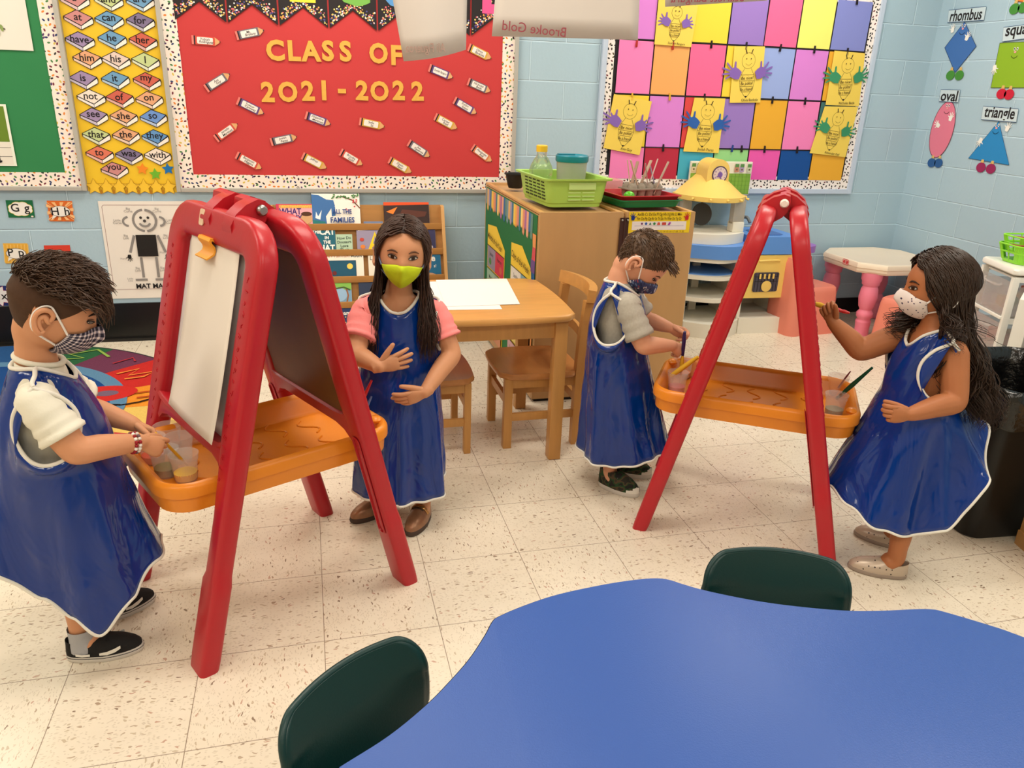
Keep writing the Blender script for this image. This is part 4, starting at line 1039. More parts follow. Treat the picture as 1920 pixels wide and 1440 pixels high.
book('low blue grey book tucked in the top tier', (682, 416, 718, 421), (110, 126, 160), lambda A, W, H: A.poly([(-W*.4, 0), (W*.4, 0), (W*.4, H*.7), (-W*.4, H*.7)], (130, 146, 176)))
def f4(A, W, H):
    for s, x, y, z_ in (('THE', -W*.12, .8, .026), ('CAT', W*.24, .8, .046), ('IN', W*.22, .56, .022), ('THE', W*.22, .38, .024), ('HAT', W*.22, .15, .046)): A.text(s, x, H*y, z_, (240, 240, 236), 0, .04, 0, W*(.5 if z_ > .03 else .24))
    A.poly(ell(.012, .016, 12, -W*.36, H*.22), (236, 236, 230)); A.poly([(-W*.36, H*.6), (-W*.26, H*.66), (-W*.34, H*.72)], (220, 60, 50))
book('teal picture book with white capital title, second tier', (571, 426, 629, 469), (14, 96, 116), f4)
def f5(A, W, H):
    A.poly(rrect(W*.96, H*.96, .008, 3, 0, H/2), (178, 204, 176))
    for i, s in enumerate(('How Do', 'Dinosaurs', 'Love', 'Their')): A.text(s, 0, H*(.78-.22*i), .022, (40, 60, 50), R(3), .015, 0, W*.84)
book('small pale green board book beside the teal one, second tier', (630, 440, 661, 469), (170, 196, 168), f5)
def f6(A, W, H):
    A.poly([(-W*.45, H*.82), (W*.3, H*.9), (W*.3, H*.98), (-W*.45, H*.9)], (236, 220, 210)); A.text('BERENSTAINS', -W*.07, H*.905, .014, (200, 40, 40), R(3), .03, 0, W*.6)
    A.line([(-W*.12, 0), (W*.08, H*.72), (W*.24, 0)], .02, (240, 206, 40)); A.line([(-W*.02, H*.25), (W*.18, H*.25)], .016, (240, 206, 40))
    A.poly(ell(.014, .012, 10, -W*.32, H*.2), (220, 130, 60)); A.poly(ell(.012, .01, 10, -W*.34, H*.48), (190, 70, 60))
book('lavender alphabet book with big yellow letter A, second tier', (669, 425, 728, 469), (150, 140, 166), f6)
book('dark indigo book at the right end of the second tier', (790, 430, 817, 469), (52, 50, 86), lambda A, W, H: A.poly(ell(W*.3, H*.12, 12, 0, H*.2), (180, 170, 180)))
def f7(A, W, H):
    x = -W*.26
    A.text('HAPPY', -W*.27, H*.86, .03, (226, 130, 60), 0, .01, 0, W*.28); A.text('BIRTHDAY', W*.04, H*.86, .03, (200, 130, 90), 0, .01, 0, W*.32); A.text('MOON', W*.34, H*.86, .032, (40, 50, 60), 0, .01, 0, W*.24)
    A.poly([(-W*.32, 0), (W*.32, 0), (W*.32, H*.66), (-W*.32, H*.66)], (30, 84, 110)); A.line([(-W*.32, 0), (W*.32, 0), (W*.32, H*.66), (-W*.32, H*.66)], .004, (20, 54, 80), True)
    A.poly(ell(.016, .016, 20, W*.18, H*.45), (244, 206, 90)); A.poly(ell(.012, .012, 12, -W*.18, H*.2), (110, 40, 40))
book('cream picture book with dark blue moon picture, third tier', (600, 473, 682, 519), (240, 232, 218), f7)
book('cream book half behind the long hair, third tier', (691, 475, 745, 519), (232, 224, 208), lambda A, W, H: A.text('Li', -W*.38, H*.8, .03, (60, 60, 60)))
def f8(A, W, H):
    A.text('e', W*.2, H*.74, .05, (236, 232, 226), 0, .03); A.text('s!', W*.26, H*.48, .026, (236, 232, 226)); A.poly(ell(W*.3, H*.12, 12, 0, H*.1), (190, 150, 120))
book('teal book with white letter at the right end, third tier', (780, 474, 827, 519), (30, 100, 140), f8)
def f9(A, W, H):
    A.poly([(-W/2, H*.55), (W/2, H*.5), (W/2, H), (-W/2, H)], (130, 184, 84)); A.poly(ell(W*.36, H*.26, 20, -W*.04, H*.34), (150, 184, 214)); A.line([(W*.28, 0), (W*.36, H*.3), (W*.3, H*.55)], .008, (150, 96, 60))
    A.line([(-W*.4, H*.62), (-W*.1, H*.56), (W*.2, H*.6), (W*.45, H*.5)], .008, (70, 90, 50))
book('green and blue landscape picture book, fourth tier', (612, 519, 659, 567), (120, 160, 190), f9)
book('dark navy book half hidden by the long haired girl, fourth tier', (673, 521, 720, 567), (40, 52, 80), lambda A, W, H: A.poly([(-W*.4, H*.1), (W*.4, H*.1), (W*.4, H*.3), (-W*.4, H*.3)], (90, 100, 120)))
def f10(A, W, H):
    A.text('Moonbeam', 0, H*.8, .03, (236, 232, 226), 0, .02, 0, W*.9)
    for k in range(5): A.poly(star(.005, .45, 5, W*rnd(-.4, .4), H*rnd(.3, .65)), (236, 220, 150))
    A.poly(ell(.02, .03, 14, W*.1, H*.2), (214, 150, 70)); A.poly([(-W/2, 0), (W/2, 0), (W/2, H*.12), (-W/2, H*.12)], (220, 214, 206))
book('navy picture book with night sky on the lowest tier', (604, 579, 664, 622), (30, 50, 96), f10)

# ================================================================== storage cabinets
M_ply = mat('maple_plywood', (190, 148, 98), .4, .4, var=.10, vscale=2.5, stretch=(7, 7, 1.2))
M_bro2 = mat('brown_steel', (62, 34, 28), .45)
M_gap = mat('black_plastic', (18, 16, 16), .5)
def cabinet(label, x0, x1, y0, y1, h):
    cx, cy = (x0+x1)/2, (y0+y1)/2; t = thing('storage_cabinet', label, 'cabinet', (cx, cy, 0)); w_, d_ = x1-x0, y1-y0
    bm = BM(); box(bm, (0, -d_/2+.01, h/2+.008), (w_, .02, h-.016), bev=.003); link('end_panel', bm, M_ply, t, 40)
    bm = BM(); box(bm, (0, d_/2-.01, h/2+.008), (w_, .02, h-.016), bev=.003); link('end_panel', bm, M_ply, t, 40)
    bm = BM()
    for s in (-1, 1): box(bm, (s*(w_/2-.008), 0, h/2), (.016, d_-.041, h-.03))
    link('side_panel', bm, M_ply, t, 40)
    bm = BM(); box(bm, (0, 0, h-.022), (w_-.033, d_-.041, .016)); link('top_panel', bm, M_ply, t, 40)
    bm = BM()
    for s in (-1, 1): box(bm, (s*(w_/2-.012), 0, h-.006), (.022, d_-.041, .012), bev=.002)
    link('top_edging', bm, M_edge, t, 40)
    bm = BM(); box(bm, (0, 0, .006), (w_-.03, d_-.03, .012)); link('plinth', bm, M_gap, t)
    return t
HC = .884
cabinet('tall plywood storage cabinet with green papered side, left of the pair', .985, 1.372, 1.205, 2.30, HC)
cabinet('plywood storage cabinet with yellow alphabet strip, right of the pair', 1.385, 1.722, 1.212, 2.30, HC)
t = thing('hinge_bracket', 'dark brown steel hinge joining the two plywood cabinets', 'hinge', (1.376, 1.2, 0))
bm = BM(); box(bm, (-.013, 0, .53), (.018, .004, .66)); box(bm, (.011, .004, .53), (.018, .004, .66)); tube(bm, [(-.001, -.002, .2), (-.001, -.002, .86)], .004, 8); link('leaf', bm, M_bro2, t)
bm = BM()
for z in (.85, .68, .5, .3):
    for x in (-.013, .013): sphere(bm, (x, -.003, z), .005, 10, 6)
link('screw', bm, M_steel, t)
# alphabet strip
t = thing('name_strip', 'yellow alphabet desk strip with red and blue hands on the right cabinet', 'name strip', (1.548, 1.2115, .838), (PI/2, 0, 0))
sheet('card', [(-.15, -.048), (.15, -.048), (.15, .046), (-.15, .046)], (240, 206, 40), t); A = Art(.0008)
A.poly([(-.132, -.034), (.132, -.034), (.132, .004), (-.132, .004)], (236, 226, 224)); A.line([(-.12, -.016), (.12, -.016)], .0015, (170, 160, 190))
for i, (p, c) in enumerate(((ell(.006, .006, 4, -.085, -.006, PI/4), (110, 40, 100)), (ell(.006, .006, 14, -.065, -.006), (50, 90, 170)), (ell(.007, .007, 3, -.045, -.007, PI/2), (50, 120, 80)), (ell(.006, .006, 14, -.025, -.006), (50, 130, 70)), ([(-.012, -.012), (.004, -.012), (.001, 0), (-.009, 0)], (214, 90, 70)), ([(.012, -.012), (.032, -.012), (.032, 0), (.012, 0)], (200, 70, 60)), ([(.04, -.012), (.05, -.012), (.056, 0), (.046, 0)], (160, 60, 160)))): A.poly(p, c)
A.text('Aa Bb Cc Dd Ee Ff Gg Hh Ii Jj Kk Ll Mm', -.003, .034, .019, (90, 70, 20), 0, .01, 0, .215); A.text('Nn Oo Pp Qq Rr Ss Tt Uu Vv Ww Xx Yy Zz', -.003, .015, .019, (90, 70, 20), 0, .01, 0, .215)
A.text('1 2 3 4 5 6 7 8 9 10 11 12 13 14 15 16 17 18 19 20', 0, -.041, .012, (120, 90, 20), 0, 0, 0, .26)
for sx, c in ((-1, (30, 50, 130)), (1, (196, 34, 46))): A.poly([(sx*.131+x, .022+y) for x, y in hand_poly(.02, sx)], c)
A.done('printing', t)
# papered side of the left cabinet (local x = world -y, y = z, z = -x)
XC = .984
def onside(name, label, cat, y, z, off, group=None): return thing(name, label, cat, (XC-off, y, z), (PI/2, 0, -PI/2), group)
t = onside('display_panel', 'green papered display with crayon border on the cabinet side', 'display', 1.75, .46, 0)
sheet('backing', [(-.52, -.38), (.515, -.38), (.515, .405), (-.52, .405)], (36, 112, 66), t, .002)
CR = [(120, 150, 160), (226, 180, 110), (160, 150, 180), (70, 120, 150), (240, 206, 90), (236, 170, 90), (216, 140, 130), (70, 130, 140), (240, 214, 130), (224, 150, 120), (170, 110, 160), (230, 170, 140), (60, 110, 160), (100, 140, 130)]
bm = BM(); cms = [cm(*c) for c in CR]
for k in range(28):
    x = -.515+k*.0345; pw = .0345; h = .075+.03*math.sin(k*1.7)**2
    prism(bm, [(x, .4), (x, .4-h), (x+pw*.35, .4-h-.012), (x+pw*.5, .4-h-.004), (x+pw*.7, .4-h-.014), (x+pw, .4-h), (x+pw, .4)], .0022+.00002*k, .0034+.00002*k, k % 14)
for k in range(12):
    c_ = [(226, 150, 90), (206, 80, 90), (110, 80, 140), (40, 100, 160), (70, 130, 60), (236, 190, 50), (226, 140, 70), (214, 90, 90)][k % 8]
    cms.append(cm(*c_)); prism(bm, [(.46+.012*math.sin(k*2.1), .32-k*.058), (.515, .32-k*.058), (.515, .262-k*.058), (.46+.012*math.sin(k*2.1+1), .262-k*.058)], .0036, .0046, 14+k)
link('crayon_border', bm, cms, t)
for nmx, y, z, ttl, w_, cols in (('months', 1.99, .36, 'Months of the Year', .40, [(150, 140, 160), (200, 60, 80), (160, 190, 170), (150, 170, 160), (150, 190, 190), (180, 170, 190), (160, 150, 170), (200, 140, 110)]), ('days', 1.46, .36, 'Days of the Week', .40, [(226, 222, 214), (130, 170, 180), (214, 100, 90), (150, 180, 120), (220, 200, 120), (150, 150, 190), (200, 160, 170), (170, 190, 160)])):
    t = onside('wall_chart', 'yellow headed %s chart on the green cabinet side' % ttl, 'chart', y, z, .004)
    H = .33
    sheet('card', [(-w_/2, -.3), (w_/2, -.3), (w_/2, H-.09), (0, H), (-w_/2, H-.02)], (240, 206, 70), t); A = Art(.001)
    for q in range(4):
        for c in range(2):
            k = q*2+c; y1 = .20-q*.125; dy = -.02*(c)
            x0_, x1_ = -w_/2+.01+c*(w_/2-.01), -w_/2+.01+(c+1)*(w_/2-.01)
            A.poly([(x0_, y1-.118), (x1_, y1-.118), (x1_, y1), (x0_, y1)], cols[k]); A.text(['January', 'February', 'March', 'April', 'May', 'June', 'July', 'August'][k] if nmx == 'months' else ['Sunday', 'Monday', 'Tuesday', 'Wednesday', 'Thursday', 'Friday', 'Saturday', ''][k], (x0_+x1_)/2, y1-.04, .03, (60, 50, 60), 0, .005, 0, .14)
            A.poly(ell(.03, .02, 10, (x0_+x1_)/2+rnd(-.04, .04), y1-.08), [(90, 140, 80), (200, 100, 80), (230, 226, 216), (90, 110, 150)][k % 4])
        A.line([(-w_/2, y1+.001), (w_/2, y1+.001)], .004, (40, 40, 36))
    A.text(ttl, 0, .25, .045, (70, 50, 20), R(-4), .01, 0, w_*.8); A.done('printing', t)

# ------------------------------------------------ things on top of the cabinets
ZK = .886
M_lime = mat('lime_plastic', (172, 212, 96), .38)
def tote(label, x, y, z, ang):
    t = thing('plastic_basket', label, 'basket', (x, y, z), ang)
    bm = BM(); a, b, h = .142, .19, .128
    def rg(da, z_): return [V((px, py, z_)) for px, py in rrect(2*(a+da), 2*(b+da), .03, 5)]
    rings(bm, [rg(-.02, 0), rg(-.014, .002), rg(-.012, .018), rg(-.008, .02), rg(.006, h-.012), rg(.024, h-.008), rg(.026, h), rg(.004, h-.002), rg(-.01, .022), rg(-.014, .008), rg(-.1, .007)]); body = link('basket_body', bm, M_lime, t, 40)
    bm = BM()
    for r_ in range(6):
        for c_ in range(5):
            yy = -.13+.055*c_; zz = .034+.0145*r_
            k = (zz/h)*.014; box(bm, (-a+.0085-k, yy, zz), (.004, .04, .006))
    link('slot', bm, mat('painted_slot_shade', (52, 66, 26), .8), body)  # dark colour paints the shade of open slots onto solid bars
    bm = BM(); 
    box(bm, (.02, -b+.002-.007, .095), (.13, .006, .032), bev=.002)
    for r_ in range(3):
        for s in (-1, 1): box(bm, (.02+s*.034, -b+.008-.005, .034+.016*r_), (.06, .006, .005), bev=.001)
    link('label_recess', bm, mat('lime_plastic_light', (196, 226, 140), .4), body)
    return t
BX, BY = 1.175, 1.51
tote('lime green plastic basket on top of the left cabinet', BX, BY, ZK, R(4))
M_pet = mat('clear_plastic', (236, 240, 240), .06, .5, trans=.9, alpha=.55)
t = thing('plastic_bottle', 'empty clear bottle with yellow cap standing in the green basket', 'bottle', (BX-.085, BY+.07, ZK+.0085))
bm = BM(); lathe(bm, [(.0, .001), (.052, .001), (.056, .01), (.056, .08), (.05, .095), (.054, .11), (.056, .13), (.05, .15), (.034, .18), (.024, .193), (.022, .212), (.0, .213)], 28, cap=False); link('bottle_body', bm, M_pet, t, 50)
bm = BM(); lathe(bm, [(.0, .212), (.026, .212), (.0265, .238), (.023, .242), (0, .242)], 24, cap=False)
link('cap', bm, mat('yellow_cap', (236, 190, 40), .4), t, 40)
t = thing('food_container', 'round clear tub with teal lid in the green basket', 'container', (BX+.055, BY+.04, ZK+.0085))
bm = BM(); lathe(bm, [(0, .001), (.062, .001), (.066, .06), (.072, .172), (.07, .172), (.064, .06), (.06, .004), (0, .004)], 32, cap=False); link('tub', bm, mat('cloudy_plastic', (206, 208, 196), .3, trans=.4, alpha=.75), t, 50)
bm = BM(); lathe(bm, [(.0, .172), (.075, .172), (.078, .178), (.078, .198), (.072, .203), (.06, .198), (0, .197)], 32, cap=False); box(bm, (-.03, 0, .205), (.08, .03, .006), bev=.002); link('lid', bm, mat('teal_plastic', (20, 130, 150), .35), t, 50)
t = thing('black_bowl', 'small black bowl behind the green basket on the cabinet', 'bowl', (1.085, 2.03, ZK)); t.scale = (.7, .7, .9)
bm = BM(); lathe(bm, [(0, .001), (.05, .001), (.06, .02), (.075, .075), (.085, .078), (.085, .084), (.07, .08), (.055, .022), (0, .012)], 28, cap=False); link('bowl', bm, M_gap, t, 50)
def flat_tray(nm, label, x, y, z, w_, d_, h, m, ang):
    t = thing(nm, label, 'tray', (x, y, z), ang); bm = BM()
    rg = lambda da, z_: [V((px, py, z_)) for px, py in rrect(w_+2*da, d_+2*da, .018, 4)]
    rings(bm, [rg(-.02, 0), rg(-.012, .004), rg(0, h-.004), rg(.008, h-.003), rg(.008, h), rg(-.003, h), rg(-.016, .006), rg(-.06, .005)]); link('tray_body', bm, m, t, 40); return t
TX, TY = 1.533, 1.44
flat_tray('craft_tray', 'green plastic tray under the red one on the right cabinet', TX, TY, ZK, .31, .27, .036, mat('green_plastic', (22, 126, 78), .35), R(6))
flat_tray('craft_tray', 'red plastic tray stacked in the green one on the right cabinet', TX+.002, TY+.004, ZK+.0185, .30, .26, .036, mat('red_tray_plastic', (186, 34, 40), .35), R(6))
t = thing('egg_carton', 'grey egg carton holding craft sticks in the red tray', 'egg carton', (TX+.03, TY+.035, ZK+.0245), R(12))
M_pulp = mat('grey_pulp', (150, 140, 126), .9, bump=.3, bscale=120)
bm = BM()
for i in range(4):
    for j in range(2): lathe(bm, [(.012, 0), (.018, .002), (.024, .04), (.0275, .044)], 12, ((i-1.5)*.047, (j-.5)*.048, 0))
box(bm, (0, 0, .045), (.2, .105, .006))
link('cup_tray', bm, M_pulp, t, 40)
bm = BM()
for i in range(4):
    for j in range(2): lathe(bm, [(.0225, .047), (.021, .06), (.010, .072), (.008, .066)], 10, ((i-1.5)*.047, (j-.5)*.048, 0))
link('lid_humps', bm, M_pulp, t, 40)
for i, (dx, tx, ty, L, c) in enumerate(((-.07, -.022, .01, .125, (206, 180, 150)), (-.05, .03, .015, .115, (180, 150, 130)), (-.03, -.05, .0, .125, (214, 190, 166)), (-.005, .055, .02, .12, (196, 170, 150)), (.02, -.02, .01, .11, (160, 140, 130)), (.04, .03, -.01, .13, (226, 206, 200)), (.062, .05, .0, .12, (190, 166, 150)), (.075, -.03, .02, .10, (150, 140, 160)))):
    tt = thing('craft_stick', '%s craft stick poking out of the egg carton' % ORD[i], 'craft stick', (TX+.03+dx, TY+.03+(.02 if i % 2 else -.02), ZK+.075), 0, 'craft sticks in the egg carton')
    tag(tt, 'wooden craft stick in the egg carton, %s from the left' % ORD[i])
    bm = BM(); d = V((tx, ty, L)); beam(bm, -d*.25, d, .016, .004); bez(bm, .0015, 1, 60); link('stick', bm, cm(*c), tt)
t = thing('plastic_egg', 'bright green plastic egg lying in the red tray', 'egg', (TX-.078, TY-.075, ZK+.0235))
bm = BM(); sphere(bm, (0, 0, .023), .023, 20, 12, sc=(1.15, 1, 1)); link('shell', bm, mat('bright_green_plastic', (90, 190, 40), .2), t, 180)
t = thing('lidded_box', 'small clear box with pink contents behind the trays', 'box', (1.52, 1.86, ZK))
bm = BM(); box(bm, (0, 0, .035), (.16, .12, .07), bev=.006); link('box_body', bm, mat('pink_cloudy_plastic', (222, 150, 160), .3, alpha=.8), t, 40)

# ================================================================== play kitchen
M_kwh = mat('white_toy_plastic', (232, 228, 214), .4); M_kye = mat('yellow_toy_plastic', (238, 204, 110), .4); M_kbl = mat('blue_toy_plastic', (92, 146, 222), .4); M_kpu = mat('violet_toy_plastic', (146, 100, 190), .4); M_kclear = mat('grey_clear_plastic', (206, 196, 180), .25, trans=.3, alpha=.75)
KX, KY = 2.53, 2.25
t = thing('play_kitchen', 'toy kitchen with yellow clock hood, blue counter and white shelves', 'toy kitchen', (KX, KY, 0))
k_ = lambda x, y, z: V((x-KX, y-KY, z))
def curve_front(x0, x1, y0, bulge, n=10):   # front edge bulging toward the room, back on the wall
    P = [(x1-KX, 2.44-KY), (x0-KX, 2.44-KY)]
    for i in range(n+1):
        u = i/n; P.append((x0+(x1-x0)*u-KX, y0-bulge*math.sin(PI*min(1, u*1.0))-KY))
    return P
LF = lambda x0, x1, yl, yr, b: [(x1-KX, 2.44-KY), (x0-KX, 2.44-KY)]+[(x0+(x1-x0)*i/12-KX, yl+(yr-yl)*i/12-b*math.sin(PI*i/12)-KY) for i in range(13)]
bm = BM(); prism(bm, LF(2.19, 2.56, 2.10, 2.10, .10), 0, .09); prism(bm, [(2.56-KX, 2.44-KY), (2.56-KX, 2.09-KY), (2.86-KX, 2.07-KY), (2.88-KX, 2.1-KY), (2.88-KX, 2.44-KY)], 0, .10); bez(bm, .014, 3, 50); link('base', bm, M_kwh, t, 40)
for z in (.225, .36, .465):
    bm = BM(); prism(bm, LF(2.2, 2.545, 2.13, 2.12, .08), z-.012, z+.012); bez(bm, .004, 2, 50); link('shelf', bm, M_kwh, t, 40)
bm = BM(); prism(bm, LF(2.21, 2.53, 2.15, 2.14, .06), .372, .376); link('shelf_liner', bm, M_kbl, t)
for x, y, wx in ((2.205, 2.28, .02), (2.54, 2.26, .022)):
    bm = BM(); box(bm, k_(x, y+.02, .28), (wx, .30, .4)); link('shelf_side', bm, M_kwh, t)
bm = BM(); beam(bm, k_(2.49, 2.105, .08), k_(2.515, 2.105, .47), .026, .03); bez(bm, .004, 2, 50); link('shelf_post', bm, M_kwh, t)
bm = BM(); box(bm, k_(2.37, 2.36, .28), (.05, .02, .4)); link('shelf_divider', bm, M_kwh, t)
bm = BM()
for s in (2.56, 2.865):
    bm = BM(); box(bm, k_(s, 2.27, .3), (.02, .33, .42)); link('oven_side', bm, M_kwh, t)
bm = BM(); box(bm, k_(2.71, 2.43, .3), (.3, .015, .42)); link('oven_back', bm, M_kwh, t)
bm = BM(); z0, z1 = .225, .49
rings(bm, [[k_(2.56, 2.095, z0), k_(2.84, 2.085, z0), k_(2.875, 2.085, z1), k_(2.56, 2.09, z1)], [k_(2.56, 2.12, z0), k_(2.84, 2.12, z0), k_(2.875, 2.12, z1), k_(2.56, 2.12, z1)]]); bez(bm, .006, 2, 50); od = link('oven_door', bm, M_kye, t, 40)
bm = BM(); prism(bm, rrect(.17, .12, .012, 4), 0, .004, M=Matrix.Translation(k_(2.705, 2.088, .325)) @ Matrix.Rotation(PI/2, 4, 'X')); link('oven_window', bm, mat('dark_smoked_plastic', (74, 70, 84), .3), od)
A = bm = BM()
for i in range(8): tube(bm, [k_(2.63+.021*i, 2.083, .268), k_(2.63+.021*i, 2.083, .38)], .0016, 5)
for z in (.33, .36): tube(bm, [k_(2.625, 2.083, z), k_(2.785, 2.083, z)], .0016, 5)
link('oven_rack', bm, M_gap, od)
bm = BM(); lathe(bm, [(.034, 0), (.034, .004), (.0, .006)], 20); bmesh.ops.transform(bm, matrix=Matrix.Translation(k_(2.71, 2.083, .30)) @ Matrix.Rotation(PI/2, 4, 'X'), verts=bm.verts[:])
for i in range(4): box(bm, k_(2.66+.03*i, 2.081, .362), (.012, .003, .03))
link('toy_roast', bm, M_kye, od)
bm = BM(); tube(bm, [k_(2.64, 2.086, .455), k_(2.68, 2.068, .462), k_(2.74, 2.068, .462), k_(2.78, 2.086, .455)], .006, 8, n=8); link('oven_handle', bm, M_kye, od, 60)
bm = BM(); prism(bm, LF(2.19, 2.60, 2.12, 2.10, .08), .477, .555); prism(bm, [(2.58-KX, 2.44-KY), (2.58-KX, 2.09-KY), (2.85-KX, 2.08-KY), (2.9-KX, 2.14-KY), (2.9-KX, 2.44-KY)], .495, .60); bez(bm, .012, 3, 50); link('counter', bm, M_kbl, t, 40)
bm = BM(); prism(bm, rrect(.17, .2, .04, 5, 2.74-KX, 2.24-KY), .601, .603); link('sink_basin', bm, mat('deep_blue_plastic', (60, 104, 176), .4), t)
bm = BM(); rings(bm, [[V((x, y, z)) for x, y in rrect(.22, .30, .09, 6, 2.945-KX, 2.23-KY)] for z in (.50, .508, .532, .54)]); link('side_shelf', bm, M_kpu, t, 50)
bm = BM(); prism(bm, LF(2.2, 2.56, 2.15, 2.17, .07), .556, .615); bez(bm, .02, 3, 50); link('stove_top', bm, M_kwh, t, 40)
bm = BM(); box(bm, k_(2.52, 2.21, .645), (.075, .07, .06), bev=.006); link('pillar_foot', bm, M_kwh, t, 40)
bm = BM(); box(bm, k_(2.52, 2.21, .73), (.075, .05, .14), bev=.004); link('hood_pillar', bm, M_kclear, t, 40)
bm = BM(); box(bm, k_(2.25, 2.36, .71), (.06, .05, .2), bev=.004); link('hood_pillar', bm, M_kclear, t, 40)
# hood : half cone with an arched clock tower
bm = BM(); cxh, cyh = 2.392, 2.37
def hood(rx, ry, z, n=22): rx *= .95; return [k_(cxh+rx*math.cos(PI*i/(n-1)), cyh-ry*math.sin(PI*i/(n-1)), z) for i in range(n)]+[k_(cxh-rx, cyh+.04, z), k_(cxh+rx, cyh+.04, z)]
rings(bm, [hood(.215, .24, .792), hood(.225, .255, .796), hood(.225, .255, .822), hood(.21, .23, .826), hood(.085, .10, .925), hood(.08, .09, .93)]); hd = link('hood', bm, M_kye, t, 50)
bm = BM(); prof = [(-.072, .86), (.072, .86)]+[(.072*math.cos(R(a)), .962+.068*math.sin(R(a))) for a in range(0, 181, 15)]
rings(bm, [[k_(cxh+x, y, z) for x, z in prof] for y in (2.265, 2.41)]); bez(bm, .006, 2, 50); link('clock_tower', bm, M_kye, hd, 40)
for i in range(7):
    a = PI*(i+.5)/7; bm = BM(); tube(bm, [k_(cxh+.222*math.cos(a), cyh-.252*math.sin(a), .81), k_(cxh+.242*math.cos(a), cyh-.272*math.sin(a), .806)], .007, 8); link('hood_peg', bm, M_kye, hd)
t2 = hd
MC = Matrix.Translation(k_(cxh+.008, 2.2635, .942)) @ Matrix.Rotation(PI/2, 4, 'X')
bm = BM(); prism(bm, ell(.05, .05, 32), 0, .003, M=MC); ck = link('clock_rim', bm, mat('dark_purple', (80, 60, 90), .5), t2)
A = Art(.0034); A.poly(ell(.043, .043, 32), (226, 206, 206))
for h in range(1, 13): A.text(str(h), .034*math.sin(R(30*h)), .034*math.cos(R(30*h)), .013, (110, 60, 140), 0, .01)
A.poly(ell(.016, .016, 18), (120, 90, 170)); A.line([(0, 0), (-.022, -.014)], .006, (120, 90, 170)); A.line([(0, 0), (.008, -.026)], .006, (120, 90, 170)); A.line([(0, 0), (-.004, .02)], .005, (120, 90, 170))
o = A.done('clock_face', ck); o.matrix_local = MC
# spice back panel
bm = BM(); box(bm, k_(2.49, 2.42, .905), (.42, .016, .20), bev=.004); link('spice_panel', bm, M_kwh, t)
A = Art(.0084); A.poly([(-.205, -.095), (.205, -.095), (.205, .03), (-.205, .03)], (130, 176, 70))
for i in range(17): A.line([(-.2+.025*i, -.095), (-.2+.025*i, .03)], .0015, (100, 146, 54))
for i in range(5): A.line([(-.205, -.09+.025*i), (.205, -.09+.025*i)], .0015, (100, 146, 54))
for i in range(6): x = (-.19, -.155, -.1, .1, .135, .185)[i]; A.poly([(x-.014, .04), (x+.014, .04), (x+.014, .085), (x-.014, .085)], [(210, 200, 170), (150, 180, 190), (200, 196, 180), (190, 130, 110), (170, 150, 190), (200, 206, 180)][i]); A.poly([(x-.013, .068), (x+.013, .068), (x+.013, .088), (x-.013, .088)], (90, 140, 80)); A.poly(ell(.007, .006, 8, x, .054), (110, 100, 80))
o = A.done('spice_printing', t); o.location = k_(2.49, 2.42, .905); o.rotation_euler = (PI/2, 0, 0)
bm = BM(); lathe(bm, [(0, 0), (.06, 0), (.068, .008), (.066, .012), (.05, .008), (0, .008)], 26, cap=False); bmesh.ops.transform(bm, matrix=Matrix.Translation(k_(2.345, 2.33, .70)) @ Matrix.Rotation(R(80), 4, 'X'), verts=bm.verts[:]); 
pn = thing('toy_pan', 'round black toy pan hung under the yellow hood', 'pan', tuple(k_(2.345, 2.33, .7)+V((KX, KY, 0))))
bmesh.ops.translate(bm, vec=-k_(2.345, 2.33, .70), verts=bm.verts[:]); link('pan_bowl', bm, mat('dark_toy_plastic', (56, 50, 46), .4), pn, 50)
bm = BM(); tube(bm, [(0, .004, .06), (0, .006, .10)], .006, 8); link('pan_handle', bm, mat('dark_toy_plastic', (56, 50, 46), .4), pn, 50)
bm = BM(); tube(bm, [k_(2.64, 2.38, .60), k_(2.64, 2.38, .66), k_(2.66, 2.33, .68), k_(2.67, 2.30, .65)], .010, 8, n=10); link('tap', bm, mat('grey_toy_plastic', (110, 116, 120), .4), t, 60)
bm = BM(); tube(bm, [k_(2.60, 2.36, .612), k_(2.60, 2.30, .625)], .008, 8); link('tap_knob', bm, M_kye, t, 60)

# ================================================================== pink toy table and salmon seats
M_pink = mat('pink_toy_plastic', (240, 134, 160), .4); M_ptop = mat('ivory_toy_plastic', (238, 222, 200), .38, var=.03); M_sal = mat('salmon_toy_plastic', (232, 138, 118), .45)
t = thing('toy_table', 'toy table with ivory top and turned pink legs by the wall corner', 'table', (3.53, 2.13, 0))
bm = BM(); a, b, c = .295, .29, .12
def oct_(k, z):
    A_, B_, C_ = a*k, b*k, c
    return [V(p+(z,)) for p in ((-A_+C_, -B_), (A_-C_, -B_), (A_, -B_+C_), (A_, B_-C_), (A_-C_, B_), (-A_+C_, B_), (-A_, B_-C_), (-A_, -B_+C_))]
rings(bm, [oct_(.90, .40), oct_(.96, .402), oct_(.985, .415), oct_(.985, .43), oct_(1, .434), oct_(1, .452), oct_(.985, .462), oct_(.96, .465), oct_(.93, .462)]); link('tabletop', bm, M_ptop, t, 35)
for sx in (-1, 1):
    for sy in (-1, 1):
        bm = BM(); lathe(bm, [(.03, 0), (.044, .004), (.042, .05), (.046, .09), (.046, .10), (.04, .106), (.04, .115), (.048, .125), (.05, .15), (.04, .162), (.036, .172), (.046, .19), (.056, .25), (.05, .30), (.042, .32), (.052, .33), (.052, .345), (.06, .36), (.062, .403)], 20, (sx*.185, sy*.185, 0)); link('leg', bm, M_pink, t, 45)
